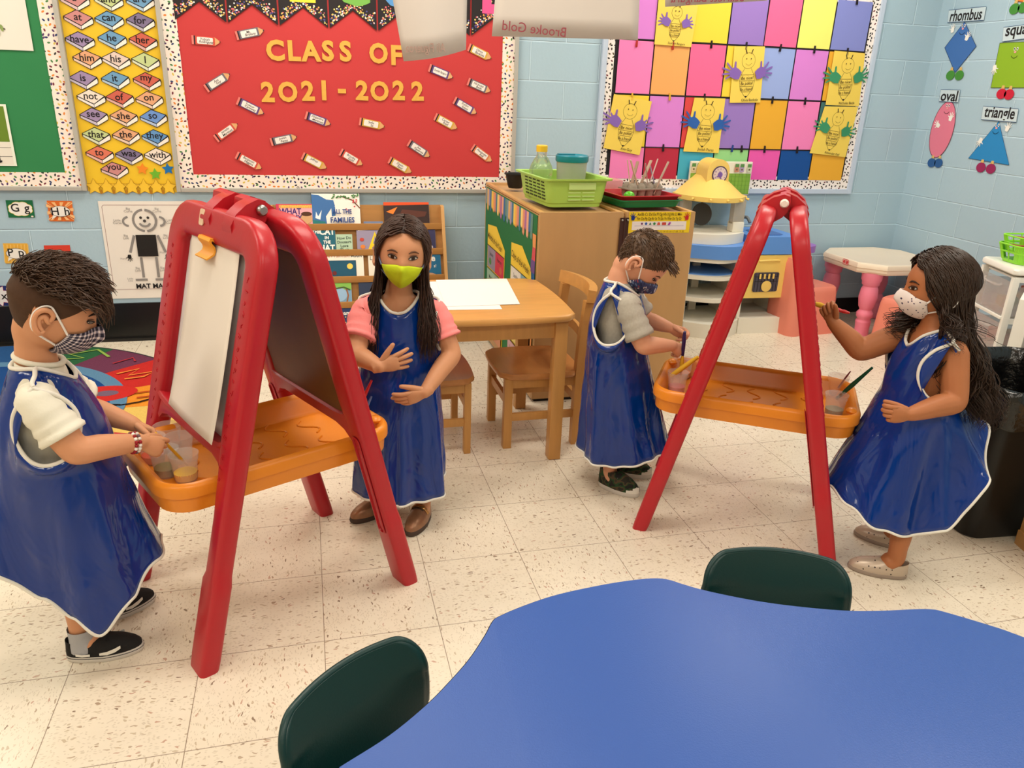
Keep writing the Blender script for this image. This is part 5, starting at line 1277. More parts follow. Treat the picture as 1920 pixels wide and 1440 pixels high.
A = Art(.001); A.poly(rrect(.062, .034, .012, 5), (206, 50, 56)); A.poly(rrect(.054, .027, .010, 5), (240, 226, 214)); A.poly(rrect(.048, .021, .009, 5), (206, 50, 56)); A.text('little', 0, .004, .009, (240, 226, 214), 0, .01); A.text('tikes', 0, -.004, .009, (240, 226, 214), 0, .01)
o = A.done('badge', t); ang_ = math.atan2(-1, -1); o.location = (-.295, -.06, .444); o.rotation_euler = (PI/2, 0, -PI/2)
def cube_chair(label, x, y, ang, back):
    t = thing('toddler_chair', label, 'chair', (x, y, 0), ang)
    bm = BM(); sq = lambda h, z, sh=0: [V((px+sh, py, z)) for px, py in rrect(2*h, 2*h, .035, 5)]
    rings(bm, [sq(.135, 0), sq(.132, .01), sq(.12, .26), sq(.115, .29), sq(.105, .30), sq(.07, .297)]); link('seat', bm, M_sal, t, 40)
    if back:
        bm = BM(); rr = []
        for z, th in ((0, .055), (.2, .052), (.44, .042), (.475, .03)):
            rr.append([V((-.175-.05*z+px, py, z)) for px, py in rrect(2*th, .26-.05*z, th*.9, 4)])
        rings(bm, rr); link('backrest', bm, M_sal, t, 40)
    return t
cube_chair('salmon toddler chair with tall back beside the toy kitchen', 3.06, 2.13, R(8), True)
cube_chair('low salmon toddler stool in front of the toy table', 3.43, 1.70, R(20), False)

# ================================================================== drawer cart, baskets, bin, shelf at the right
t = thing('drawer_cart', 'white plastic cart of clear drawers by the right wall', 'drawer cart', (3.395, .892, 0), R(-19))
M_wpl = mat('white_plastic', (236, 234, 226), .4); M_draw = mat('clear_drawer', (214, 206, 202), .2, trans=.35, alpha=.45)
hx, hy, hz = .19, .155, .68
bm = BM(); rings(bm, [[V((px, py, z)) for px, py in rrect(2*(hx+d), 2*(hy+d), .02, 4)] for d, z in ((0, hz-.03), (.006, hz-.024), (.006, hz-.008), (0, hz))]); link('top', bm, M_wpl, t, 40)
bm = BM()
for sx in (-1, 1):
    for sy in (-1, 1): box(bm, (sx*(hx-.016), sy*(hy-.012), hz/2-.02), (.032, .024, hz-.04), bev=.004)
for k in range(4):
    for sy in (-1, 1): box(bm, (0, sy*(hy-.01), .03+.20*k), (2*hx-.03, .016, .024))
    box(bm, (0, 0, .03+.2*k), (2*hx-.05, 2*hy-.05, .008))
link('frame', bm, M_wpl, t, 40)
cc = [(190, 90, 90), (90, 130, 150), (200, 160, 110)]
for k in range(3):
    z0 = .045+.2*k
    bm = BM(); box(bm, (-hx+.005, 0, z0+.086), (.006, 2*hy-.036, .168)); box(bm, (0, hy-.03, z0+.075), (2*hx-.06, .004, .14)); box(bm, (0, -hy+.03, z0+.075), (2*hx-.06, .004, .14)); box(bm, (0, 0, z0+.004), (2*hx-.06, 2*hy-.07, .004)); dr = link('drawer', bm, M_draw, t, 40)
    bm = BM(); tube(bm, [(-hx-.004, -.08, z0+.15), (-hx-.016, -.06, z0+.14), (-hx-.016, .06, z0+.14), (-hx-.004, .08, z0+.15)], .006, 8, n=9); link('drawer_handle', bm, M_draw, dr, 60)
    bm = BM(); box(bm, (-hx-.002, 0, z0-.002), (.012, 2*hy-.03, .014), bev=.003); link('drawer_lip', bm, M_wpl, dr, 40)
    rg = random.Random(k)
    for q in range(7):
        tt = thing('toy_block', '%s coloured toy inside the %s clear drawer' % (ORD[q], ['bottom', 'middle', 'top'][k]), 'toy', (0, 0, 0), 0, 'toys inside the clear drawers')
        px, py = rg.uniform(-.13, .1), rg.uniform(-.09, .09); M2 = Matrix.Translation((3.395, .892, 0)) @ Matrix.Rotation(R(-19), 4, 'Z')
        tag(tt, 'jumbled toy in the %s clear drawer of the white cart' % ['bottom', 'middle', 'top'][k])
        tt.location = M2 @ V((px, py, z0+.035+rg.uniform(0, .05)))
        bm = BM()
        if q % 2: sphere(bm, (0, 0, 0), .03, 12, 8, sc=(1, 1, .9))
        else: box(bm, (0, 0, 0), (.07, .05, .05), Matrix.Rotation(rg.uniform(0, 3), 3, 'Z'), bev=.006)
        link('toy_body', bm, cm(*[(200, 70, 70), (80, 110, 160), (210, 170, 120), (110, 150, 110), (206, 130, 120), (150, 140, 160), (220, 200, 170)][q]), tt, 60)
M_lime2 = mat('bright_lime_plastic', (150, 226, 60), .35); M_brn = mat('brown_red_plastic', (140, 50, 30), .4)
def wire_basket(label, x, y, z, ang, sc):
    t = thing('toy_basket', label, 'basket', (x, y, z), ang, 'lime toy baskets')
    bm = BM(); a, b, h = .12*sc, .085*sc, .085*sc
    rr = lambda k, z_: [V((px, py, z_)) for px, py in rrect(2*a*k, 2*b*k, .035*sc, 5)]
    rings(bm, [rr(.82, 0), rr(.84, .004), rr(.86, .016*sc), rr(.83, .016*sc), rr(.6, .006)])
    for k_2, z_ in ((1.02, h), (.95, h*.6)): tube(bm, rr(k_2, z_)+[], .004*sc, 6, up=(0, 0, 1), loop=True)
    top = rr(1.02, h); bot = rr(.85, .012*sc)
    for i in range(len(top)):
        for u in (0, .5):
            j = (i+1) % len(top); tube(bm, [bot[i].lerp(bot[j], u), top[i].lerp(top[j], u)], .0036*sc, 5)
    link('basket_body', bm, M_lime2, t, 50)
    bm = BM(); tube(bm, [(-a, 0, h), (-a*.9, -b*.7, h+.004), (-a*.3, -b*1.02, h+.008), (a*.3, -b*1.02, h+.008), (a*.9, -b*.7, h+.004), (a, 0, h)], .005*sc, 8, n=20); link('handle', bm, M_brn, t, 60)
wire_basket('lower lime toy basket with brown handle on the white drawer cart', 3.36, .93, .681, R(-10), 1.0)
wire_basket('upper lime toy basket nested on top of the other, brown handle', 3.365, .935, .725, R(-6), .94)

t = thing('trash_bin', 'tall black waste bin behind the curly haired girl', 'bin', (2.315, -.06, 0), R(-4))
bm = BM(); rr = lambda h, z, r=.05: [V((px, py, z)) for px, py in rrect(2*h, 2*h, r, 5)]
rings(bm, [rr(.172, 0), rr(.178, .008), rr(.196, .40), rr(.206, .52), rr(.212, .522), rr(.212, .535), rr(.2, .535), rr(.17, .02), rr(.1, .012)]); link('bin_body', bm, mat('black_bin_plastic', (16, 14, 13), .42, .4), t, 40)
bm = BM(); rg = random.Random(4); RR = []
for h, z, am in ((.219, .43, .010), (.221, .47, .008), (.223, .51, .006), (.221, .545, .006), (.212, .556, .008), (.198, .548, .008), (.19, .50, .008), (.18, .40, .01)):
    P = rrect(2*h, 2*h, .055, 10); n = len(P)
    RR.append([V((px*(1+am/h*noise.noise(V((px*22, py*22, z*30)))), py*(1+am/h*noise.noise(V((px*22+5, py*22, z*30)))), z+.02*noise.noise(V((px*14, py*14, 2)))*(1 if z < .5 else .5))) for px, py in P])
rings(bm, RR, True, False); link('bin_liner', bm, mat('black_film', (14, 14, 14), .16, .6, bump=.5, bscale=40), t, 60)
M_shelf = mat('light_oak', (196, 148, 90), .45, var=.12, vscale=3, stretch=(10, 10, 1.5))
t = thing('toy_shelf', 'low light wood shelf unit cut off by the right edge of the photo', 'shelf', (2.42, -.46, 0), R(-14))
bm = BM()
for s in (-1, 1): box(bm, (s*.17, 0, .20), (.025, .30, .38))
for z in (.05, .23, .39): box(bm, (0, 0, z), (.315, .3, .02))
box(bm, (0, .14, .22), (.315, .012, .34)); link('carcass', bm, M_shelf, t, 40)
bm = BM(); box(bm, (-.1825, 0, .026), (.012, .3, .052)); link('skirting', bm, M_shelf, t)
t = thing('red_box', 'red patterned box on the low shelf at the right edge', 'box', (2.40, -.46, .062), R(-14))
bm = BM(); box(bm, (0, 0, .07), (.26, .2, .14), bev=.004); link('carton', bm, mat('red_printed_card', (150, 44, 34), .5, var=.5, vscale=30), t)
t = thing('shelf_cabinet', 'brown shelf cabinet with white side panel at the right border', 'cabinet', tuple(aty(1907, 640, .55).xy+V((math.cos(R(-51))*.2, math.sin(R(-51))*.2)))+(0,), R(-51))
bm = BM(); box(bm, (.2, 0, .32), (.03, .34, .62)); 
for z in (.03, .32, .62): box(bm, (0, 0, z), (.37, .33, .02))
link('carcass', bm, mat('brown_laminate', (134, 88, 50), .45), t)
bm = BM(); box(bm, (-.2, 0, .32), (.05, .34, .64), bev=.003); link('side_panel', bm, M_wpl, t)
# ================================================================== blue table and green chairs in the foreground
ZB = .56
vis = [(635, 1437), (728.7, 1377.5), (800, 1319), (839, 1280), (878.7, 1235), (908.7, 1190), (921.9, 1165.6), (935, 1154.4), (983.7, 1133.7), (1047, 1113), (1133.7, 1094.4), (1197.4, 1085), (1231, 1083), (1253.7, 1085.7), (1280, 1094), (1326.8, 1107), (1410, 1123.9), (1488, 1135), (1580, 1143.3), (1647, 1144), (1714.6, 1141), (1746.5, 1141.2), (1771, 1146), (1859.8, 1172.4), (1920, 1193.6)]
P = [atz(x, y, ZB) for x, y in vis]
BC = V((.588, -1.66))
pol = [(math.degrees(math.atan2(p.y-BC.y, p.x-BC.x)), (V((p.x, p.y))-BC).length) for p in P]
a_end = pol[-1][0]; a_beg = pol[0][0]
rest = []
for k, (da, r) in enumerate([(-12, .71), (-17, .695), (-24, .655), (-33, .63), (-42, .645), (-48, .67), (-53, .70), (-62, .715), (-72, .715), (-80, .70), (-85, .67), (-92, .64), (-102, .625), (-112, .64), (-118, .67), (-123, .70), (-132, .715), (-142, .715), (-150, .70), (-155, .67), (-162, .64), (-172, .625), (-182, .64), (-188, .67), (-193, .70), (-198, .71)]):
    a = a_end+da*( (a_beg-360-a_end)/-214.0 if True else 1)
    rest.append((a, r))
rest += [(a_beg-360-16, .70), (a_beg-360-9, .70)] if False else []
ring2 = pol+rest
pts = [(r*math.cos(R(a)), r*math.sin(R(a))) for a, r in ring2]
pts = [tuple(p)[:2] for p in catmull([V((x, y, 0)) for x, y in pts+pts[:1]], 5*len(pts))][:-1]
t = thing('activity_table', 'large blue scalloped table in the foreground', 'table', (BC.x, BC.y, 0))
M_blue = mat('blue_laminate', (42, 82, 160), .36, .5, var=.03, vscale=2, bump=.06, bscale=420)
bm = BM(); Zr = lambda k, z: [V((x*k, y*k, z)) for x, y in pts]
rings(bm, [Zr(.99, .53), Zr(.999, .532), Zr(1, .536), Zr(1, .556), Zr(.998, .5595), Zr(.994, .56)]); 
for f in bm.faces: f.material_index = 0
link('tabletop', bm, M_blue, t, 30)
bm = BM(); Zr2 = lambda k, z: [V((x*k, y*k, z)) for x, y in pts]
rings(bm, [Zr2(1.0012, .5335), Zr2(1.0022, .537), Zr2(1.0022, .555), Zr2(1.0008, .558)], True, False); link('edge_band', bm, mat('dark_edge_band', (24, 22, 30), .5), t, 60)
M_chr = mat('chrome', (196, 196, 196), .15, .5, 1)
for k in range(6):
    a = R(40+60*k); bm = BM(); tube(bm, [(.48*math.cos(a), .48*math.sin(a), .004), (.48*math.cos(a), .48*math.sin(a), .53)], .016, 12); link('leg', bm, M_chr, t, 60)
M_grn = mat('dark_green_plastic', (0, 46, 46), .38, .5, bump=.05, bscale=300)
def shell_chair(label, x, y, ang, zt=.53):
    """faces local -y ; the backrest stands at y = 0"""
    t = thing('school_chair', label, 'chair', (x, y, 0), ang, 'green school chairs at the blue table')
    hs = .30; nx, ny = 24, 26
    bm = BM(); g = []
    prof = [(-.27, hs-.012), (-.25, hs+.002), (-.18, hs-.004), (-.08, hs-.010), (-.02, hs), (.012, hs+.035), (.022, hs+.09), (.03, hs+.16), (.046, zt-.022), (.052, zt-.006), (.058, zt)]
    pc = catmull([V((0, a, b)) for a, b in prof], 40); pa = [p for p in pc if p.z < zt-.062 or p.y < -.05]; p0_ = pa[-1]; pz = [zt-.06*(1-math.sin(PI/2*i/12)) for i in range(13)]
    pc = pa+[V((0, p0_.y+(.058-p0_.y)*(z-p0_.z)/(zt-p0_.z), z)) for z in pz]
    n = len(pc)
    for j, p in enumerate(pc):
        v = j/(n-1); z = p.z
        hw = .145 if v < .45 else .145-.017*((v-.45)/.55)
        # rounded upper corners
        if z > zt-.0401 and v > .5:
            u = min(1, (z-(zt-.04))/.04); hw -= .032*(1-math.sqrt(max(0, 1-u*u)))
        if v < .06: hw -= .02*(1-v/.06)
        row = []
        for i in range(nx+1):
            q = -1+2*i/nx; cx = hw*q
            back = min(1, max(0, (v-.5)/.25))
            qe = cx/.14; yy = p.y-(.03*back)*(qe*qe); zz = z-(0 if back else .0)
            edge = max(0, (abs(q)-.86)/.14)
            if back: zz -= .008*qe*qe*max(0, (z-(zt-.2))/.2)
            else: zz -= .014*edge**2
            row.append(bm.verts.new((cx, yy, zz)))
        g.append(row)
    for j in range(n-1):
        for i in range(nx): bm.faces.new((g[j][i], g[j][i+1], g[j+1][i+1], g[j+1][i]))
    # rolled top edge
    o = link('shell', bm, M_grn, t, 180); s = o.modifiers.new('s', 'SOLIDIFY'); s.thickness = .006; s.offset = 0
    bm = BM(); top = [V(tuple(v.co)) for v in o.data.vertices]
    lip = [top[(n-1-j)*(nx+1)] for j in range(n//2-4, -1, -1)]+[top[(n-1)*(nx+1)+i] for i in range(1, nx)]+[top[(n-1-j)*(nx+1)+nx] for j in range(0, n//2-3)]
    tube(bm, [p+V((0, .004, 0)) for p in lip], .0065, 8); link('rolled_edge', bm, M_grn, t, 180)
    for sx in (-1, 1):
        for ly in (-.21, .01):
            bm = BM(); tube(bm, [(sx*.115, ly+.01, hs-.02), (sx*.135, ly, .15), (sx*.15, ly-(.02 if ly < 0 else -.03), .004)], .0095, 10, n=8); link('leg', bm, M_chr, t, 60)
    bm = BM()
    for sx in (-1, 1):
        for z in (hs+.075,): sphere(bm, (sx*.05, .014, z), .008, 12, 8, sc=(1, .5, 1))
    link('rivet', bm, mat('dull_rivet', (74, 78, 76), .45, .5, .7), t, 180)
    return t
shell_chair('dark green plastic chair tucked under the near left of the blue table', .068, -1.092, R(37), .54)
shell_chair('dark green plastic chair on the far side of the blue table', .862, -.945, R(-20), .54)

# ================================================================== art sheets hung from a line, seen from the back
M_hang = mat('hanging_paper', (208, 199, 191), .8)
YH = .30
line = thing('hanging_line', 'white string carrying the hanging art sheets above the room', 'string', (1.2, YH, 2.28))
bm = BM(); tube(bm, [(-2.2, 0, .06), (0, 0, 0), (2.4, 0, .06)], .002, 6, n=20); link('string', bm, M_trim, line)
def hanging(label, px, texts, yh, curl=0):
    Q = [aty(x, y, yh) for x, y in px]     # TL TR BR BL
    c = sum(Q, V((0, 0, 0)))/4; top = 2.30
    t = thing('hanging_paper', label, 'paper', (c.x, yh, c.z), (PI/2, 0, 0), 'art sheets hung over the room')
    L = lambda p: V((p.x-c.x, p.z-c.z))
    q = [L(p) for p in Q]
    # carry the side edges up to the line
    def up(a, b): d = (a-b); k = (2.27-c.z-b.y)/d.y; return b+d*k
    tl, tr = up(q[0], q[3]), up(q[1], q[2])
    bm = BM(); nx, ny = 14, 14; g = []
    for j in range(ny+1):
        row = []
        for i in range(nx+1):
            u, v = i/nx, j/ny
            a = tl.lerp(tr, u); b = q[3].lerp(q[2], u); p = a.lerp(b, v)
            p.y -= curl*math.sin(PI*u)*v**3
            row.append(bm.verts.new((p.x, p.y, .02*v*math.sin(PI*u*1.2)*(1 if curl else .4))))
        g.append(row)
    for j in range(ny):
        for i in range(nx): bm.faces.new((g[j][i], g[j][i+1], g[j+1][i+1], g[j+1][i]))
    o = link('sheet', bm, M_hang, t, 180); s = o.modifiers.new('s', 'SOLIDIFY'); s.thickness = .0006
    A = Art(.024)
    for s, x, y, size, c_, r, wm in texts:
        p = L(aty(x, y, yh)); A.text(s, p.x, p.y, size, c_, r, .004, 0, wm, mirror=True)
    A.done('lettering', t)
    bm = BM()
    for u in (.2, .8):
        p = tl.lerp(tr, u); box(bm, (p.x, p.y, 0), (.012, .06, .012), bev=.002)
    link('clip', bm, M_woodl, t)
    return t
hanging('narrow curled art sheet hanging in front of the red board, faint mirrored name', [(735, -10), (877, -10), (875, 93), (757, 115)], [('Ali Figueroa', 796, 93, .033, (170, 140, 130), R(3), .11)], YH, .006)
hanging('wide art sheet hanging in the middle with mirrored name in dark red', [(928, 0), (1200, 0), (1197, 75), (922, 68)], [('Brooke Gold', 998, 55, .036, (150, 70, 80), R(-3), .21)], YH+.01)
hanging('art sheet hanging highest, only its lower edge in the picture', [(1247, -8), (1440, -19), (1440, 1), (1247, 13)], [('Scarlett Bangura', 1320, -1, .036, (150, 70, 80), R(4), .26)], YH+.02)

# ================================================================== round rug
RC = V((-1.52, 1.41)); RR = 1.0
t = thing('round_rug', 'round colourful alphabet rug with butterfly behind the left boy', 'rug', (RC.x, RC.y, 0))
bm = BM(); rings(bm, [[V((k*math.cos(2*PI*i/96), k*math.sin(2*PI*i/96), z)) for i in range(96)] for k, z in ((1.0, .0005), (1.002, .004), (.998, .008))]); link('rug_base', bm, mat('dark_rug_edge', (40, 34, 40), .95), t, 40)
A = Art(.0082, .0002)
def rugm(c): return mat('rug_%d_%d_%d' % c, c, .95, .1, var=.18, vscale=160, bump=.3, bscale=300)
sec = [(-20, 1, (214, 180, 96)), (1, 20, (218, 136, 44)), (20, 42, (186, 44, 40)), (42, 60, (104, 54, 78)), (60, 84, (44, 92, 60)), (84, 104, (40, 80, 130)), (104, 124, (190, 60, 50)), (124, 144, (220, 170, 60)), (144, 164, (60, 110, 70)), (164, 184, (110, 60, 100)), (184, 204, (200, 90, 50)), (204, 224, (60, 100, 150)), (224, 244, (190, 50, 50)), (244, 264, (70, 120, 70)), (264, 284, (216, 160, 60)), (284, 304, (60, 90, 140)), (304, 324, (112, 78, 120)), (324, 340, (176, 50, 60))]
sector = lambda a, b, r0, r1: [(r0*math.cos(R(a+(b-a)*i/8)), r0*math.sin(R(a+(b-a)*i/8))) for i in range(9)]+[(r1*math.cos(R(b-(b-a)*i/8)), r1*math.sin(R(b-(b-a)*i/8))) for i in range(9)]
for a, b, c in sec: A.poly(sector(a, b, .66, .985), rugm(c))
A.poly(ell(.71, .71, 64), rugm((88, 128, 160))); A.poly(ell(.64, .64, 64), rugm((30, 70, 128)))
def rl(x, y): return (x-RC.x, y-RC.y)
fw = [fl_ for fl_ in ()]
A.poly(ell(.17, .105, 28, *rl(-.96, 1.59), rot=R(10)), rugm((190, 44, 40))); A.poly(ell(.05, .035, 16, *rl(-.92, 1.60)), rugm((110, 90, 110))); A.poly(ell(.13, .10, 24, *rl(-1.06, 1.30), rot=R(20)), rugm((190, 44, 40)))
A.poly(ell(.13, .022, 18, *rl(-.96, 1.44), rot=R(4)), rugm((26, 24, 26)))
A.line([rl(-.84, 1.44), rl(-.76, 1.47), rl(-.72, 1.50)], .012, rugm((26, 24, 26))); A.line([rl(-.86, 1.42), rl(-.82, 1.37)], .012, rugm((26, 24, 26)))
A.line([rl(-1.02, 2.13), rl(-1.10, 2.26), rl(-1.22, 2.20), rl(-1.14, 2.13), rl(-1.25, 2.12)], .016, rugm((140, 170, 80)))
A.line([rl(-.93, 1.86), rl(-.84, 1.92), rl(-.87, 1.83), rl(-.76, 1.87), rl(-.80, 1.80), rl(-.88, 1.78)], .016, rugm((224, 130, 60)))
A.line([rl(-.98, 2.02), rl(-.90, 2.10), rl(-.88, 2.04)], .012, rugm((170, 50, 60)))
A.line([rl(-.80, 1.58), rl(-.72, 1.60)], .012, rugm((170, 60, 30))); A.line([rl(-.78, 1.52), rl(-.70, 1.54)], .012, rugm((170, 60, 30)))
A.done('rug_pattern', t)
# ================================================================== children
def vinyl():
    m = bpy.data.materials.new('blue_vinyl'); m.use_nodes = True; nt = m.node_tree; L = nt.links.new
    b = nt.nodes['Principled BSDF']; b.inputs['Base Color'].default_value = rgb(0, 48, 128)
    b.inputs['Roughness'].default_value = .13; b.inputs['Specular IOR Level'].default_value = .4
    b.inputs['Coat Weight'].default_value = .15; b.inputs['Coat Roughness'].default_value = .1
    tc = N(nt, 'TexCoord'); mp = N(nt, 'Mapping'); mp.inputs['Scale'].default_value = (1, 1, .45); L(tc.outputs['Object'], mp.inputs[0])
    n = N(nt, 'TexNoise'); n.inputs['Scale'].default_value = 8; n.inputs['Detail'].default_value = 3; n.inputs['Distortion'].default_value = 1.2; L(mp.outputs[0], n.inputs[0])
    v = N(nt, 'TexVoronoi', feature='SMOOTH_F1'); v.inputs['Scale'].default_value = 11; L(mp.outputs[0], v.inputs[0])
    ad = N(nt, 'Math', operation='MULTIPLY_ADD'); ad.inputs[1].default_value = .35; L(v.outputs[0], ad.inputs[0]); L(n.outputs[0], ad.inputs[2])
    bp = N(nt, 'Bump'); bp.inputs['Strength'].default_value = .75; bp.inputs['Distance'].default_value = .02; L(ad.outputs[0], bp.inputs['Height']); L(bp.outputs[0], b.inputs['Normal'])
    return m
M_vin = vinyl()
M_bind = mat('white_binding', (226, 222, 212), .75)
def skin(n, c): return mat(n, c, .52, .4, sss=.12, var=.05, vscale=14)
def hairm(n, c): return mat(n, c, .42, .45, var=.45, vscale=60, stretch=(1, 1, .15))
def headpt(d, k=1.0):
    x, y, z = d
    px, py, pz = .0735*x, .0895*y, .099*z
    if z < 0:
        s = -z
        px *= 1-.26*s**1.6
        if y < 0: py *= 1-.42*s
        else: py *= 1+.02*s
        pz *= 1-.02*s
    else:
        px *= 1+.03*math.sin(PI*z)
        if y < 0: py *= 1+.05*math.sin(PI*min(1, z+.2))
    p = V((px, py, pz))
    g = lambda c, r: math.exp(-((p-V(c)).length_squared)/(r*r))
    if y > 0:
        p.y += .014*g((0, .088, -.026), .013)+.006*g((0, .09, -.008), .012)+.004*g((0, .09, -.062), .02)
        for s in (-1, 1):
            p.y -= .0075*g((s*.031, .078, .004), .016)
            p += V((s*.003, .005, 0))*g((s*.036, .064, -.034), .024)
            p.y += .002*g((s*.03, .082, .026), .014)
    return p*k
def dirv(az, el):  # azimuth from the front toward +x
    a, e = R(az), R(el); return V((math.sin(a)*math.cos(e), math.cos(a)*math.cos(e), math.sin(e)))
def headmesh(bm, M, n=40):
    rr = []
    for i in range(1, n):
        e = 90-180*i/n; rr.append([M @ headpt(dirv(-360*j/56, e)) for j in range(56)])
    VS = rings(bm, rr, True, False)
    t = bm.verts.new(M @ headpt(V((0, 0, 1)))); b = bm.verts.new(M @ headpt(V((0, 0, -1))))
    for j in range(56):
        bm.faces.new((t, VS[0][j], VS[0][(j+1) % 56])); bm.faces.new((b, VS[-1][(j+1) % 56], VS[-1][j]))
def ear(bm, M, s):
    M = M @ Matrix.Translation((s*.0725*.1, -.007*.14, -.022*.14)) @ Matrix.Scale(.87, 4) @ Matrix.Translation((s*.005, 0, 0))
    c = V((s*.0725, -.007, -.022))
    def E(u, v, o): return M @ (c+V((s*o, u, v)))
    rim = []
    for i in range(15):
        a = R(-70+290*i/14); rim.append((-.004-.014*math.cos(a) if False else -.016*math.sin(a-R(20))*0-.0155*math.cos(a-PI/2-R(10)), .027*math.sin(a-PI/2+PI/2)))
    pts = [(.012, .010), (.013, .022), (.004, .031), (-.010, .031), (-.020, .020), (-.022, .004), (-.016, -.012), (-.008, -.024), (.002, -.029), (.008, -.022)]
    tube(bm, [E(u, v, .011-.004*(u > 0)) for u, v in pts], [.0042, .005, .0055, .0055, .0055, .005, .005, .0058, .006, .004], 8, n=30, dome=True)
    tube(bm, [E(.009, .004, .004), E(-.003, .014, .005), E(-.012, .004, .005), E(-.006, -.012, .005), E(.004, -.02, .005)], [.006, .0062, .006, .006, .005], 8, n=16, dome=True)
    # plate
    rr = []
    for k, o in ((1.0, .006), (.8, .004), (.1, -.001)): rr.append([E(-.004+.017*k*math.cos(2*PI*i/16), .002+.028*k*math.sin(2*PI*i/16), o) for i in range(16)])
    rings(bm, rr, True, True)
def hand(bb, fb, w, d, side, pn, curl, spread=4, s=1.0, thumb=(.5, .75, .3), tcurl=.3):
    """w wrist, d direction of the fingers, side toward the thumb, pn out of the palm"""
    d = d.normalized(); side = (side-d*side.dot(d)).normalized(); pn0 = d.cross(side); pn = pn0 if pn0.dot(pn) > 0 else -pn0
    tube(bb, [w-d*.02*s, w, w+d*.02*s, w+d*.042*s, w+d*.056*s], [(.0155*s, .0125*s), (.0165*s, .0125*s), (.0235*s, .013*s), (.0265*s, .0118*s), (.0235*s, .0085*s)], 14, up=side, dome=False, n=16) if False else rings(bb, [[c+side*(rx*s*math.cos(2*PI*j/14))+pn*(ry*s*math.sin(2*PI*j/14)) for j in range(14)] for c, rx, ry in ((w-d*.022*s, .0155, .0125), (w, .0165, .0122), (w+d*.014*s, .021, .0135), (w+d*.03*s, .0255, .0135), (w+d*.046*s, .0265, .0118), (w+d*.057*s, .0235, .008))])
    for i in range(4):
        off = (.0195, .0068, -.0060, -.0183)[i]*s; L = (.041, .046, .042, .033)[i]*s; r = (.0066, .0068, .0065, .0058)[i]*s
        b = w+d*(.046+(.004, .006, .004, 0)[i])*s+side*off+pn*(-.001)*s
        a = R(spread*(1.5-i)); fd = (d*math.cos(a)+side*math.sin(a)).normalized()
        c = curl[i] if isinstance(curl[0], (tuple, list)) else curl
        pts = [b-fd*.012*s, b]; ang = 0
        for seg, ca in zip((.44, .32, .24), c):
            ang += R(ca); pts.append(pts[-1]+(fd*math.cos(ang)+pn*math.sin(ang))*(L*seg))
        tube(fb, pts, [r, r*1.04, r*1.02, r*.94, r*.8], 10, n=20, up=side, dome=True)
        # nail
        e = pts[-1]; t_ = (pts[-1]-pts[-2]).normalized(); bk = -(pn*math.cos(ang)-fd*math.sin(ang))
        tube(fb, [e-t_*.005*s+bk*r*.62, e+t_*.002*s+bk*r*.45], [r*.5, r*.45], 8, up=side, flat=.5, dome=True)
    th = (d*thumb[0]+side*thumb[1]+pn*thumb[2]).normalized(); b = w+d*.012*s+side*.013*s+pn*.003*s
    m1 = b+th*.022*s; th2 = (th+d*tcurl+pn*tcurl*.4).normalized(); m2 = m1+th2*.019*s; m3 = m2+(th2+d*tcurl*.5).normalized()*.016*s
    tube(fb, [b-th*.004*s, m1, m2, m3], [.0105*s, .009*s, .0078*s, .0062*s], 10, n=15, dome=True)
def bake(bm, vox, smooth=3):
    me = bpy.data.meshes.new('b'); bm.to_mesh(me); bm.free(); o = bpy.data.objects.new('b', me); COL.objects.link(o)
    m = o.modifiers.new('r', 'REMESH'); m.mode = 'VOXEL'; m.voxel_size = vox
    s = o.modifiers.new('s', 'SMOOTH'); s.iterations = smooth; s.factor = .5
    dg = bpy.context.evaluated_depsgraph_get(); me2 = bpy.data.meshes.new_from_object(o.evaluated_get(dg))
    bpy.data.objects.remove(o); b2 = BM(); b2.from_mesh(me2); bpy.data.meshes.remove(me2); return b2
def shoe_outline(L, w, n=28):
    out = []
    for i in range(n):
        a = 2*PI*i/n; c, s = math.cos(a), math.sin(a)
        y = .5+.5*math.copysign(abs(c)**.75, c); hw = (.80+.20*math.sin(PI*min(1, y*.95))**1.0)*w*(1.0 if y > .45 else .9)
        out.append((hw*math.copysign(abs(s)**.8, s), y*L))
    return out
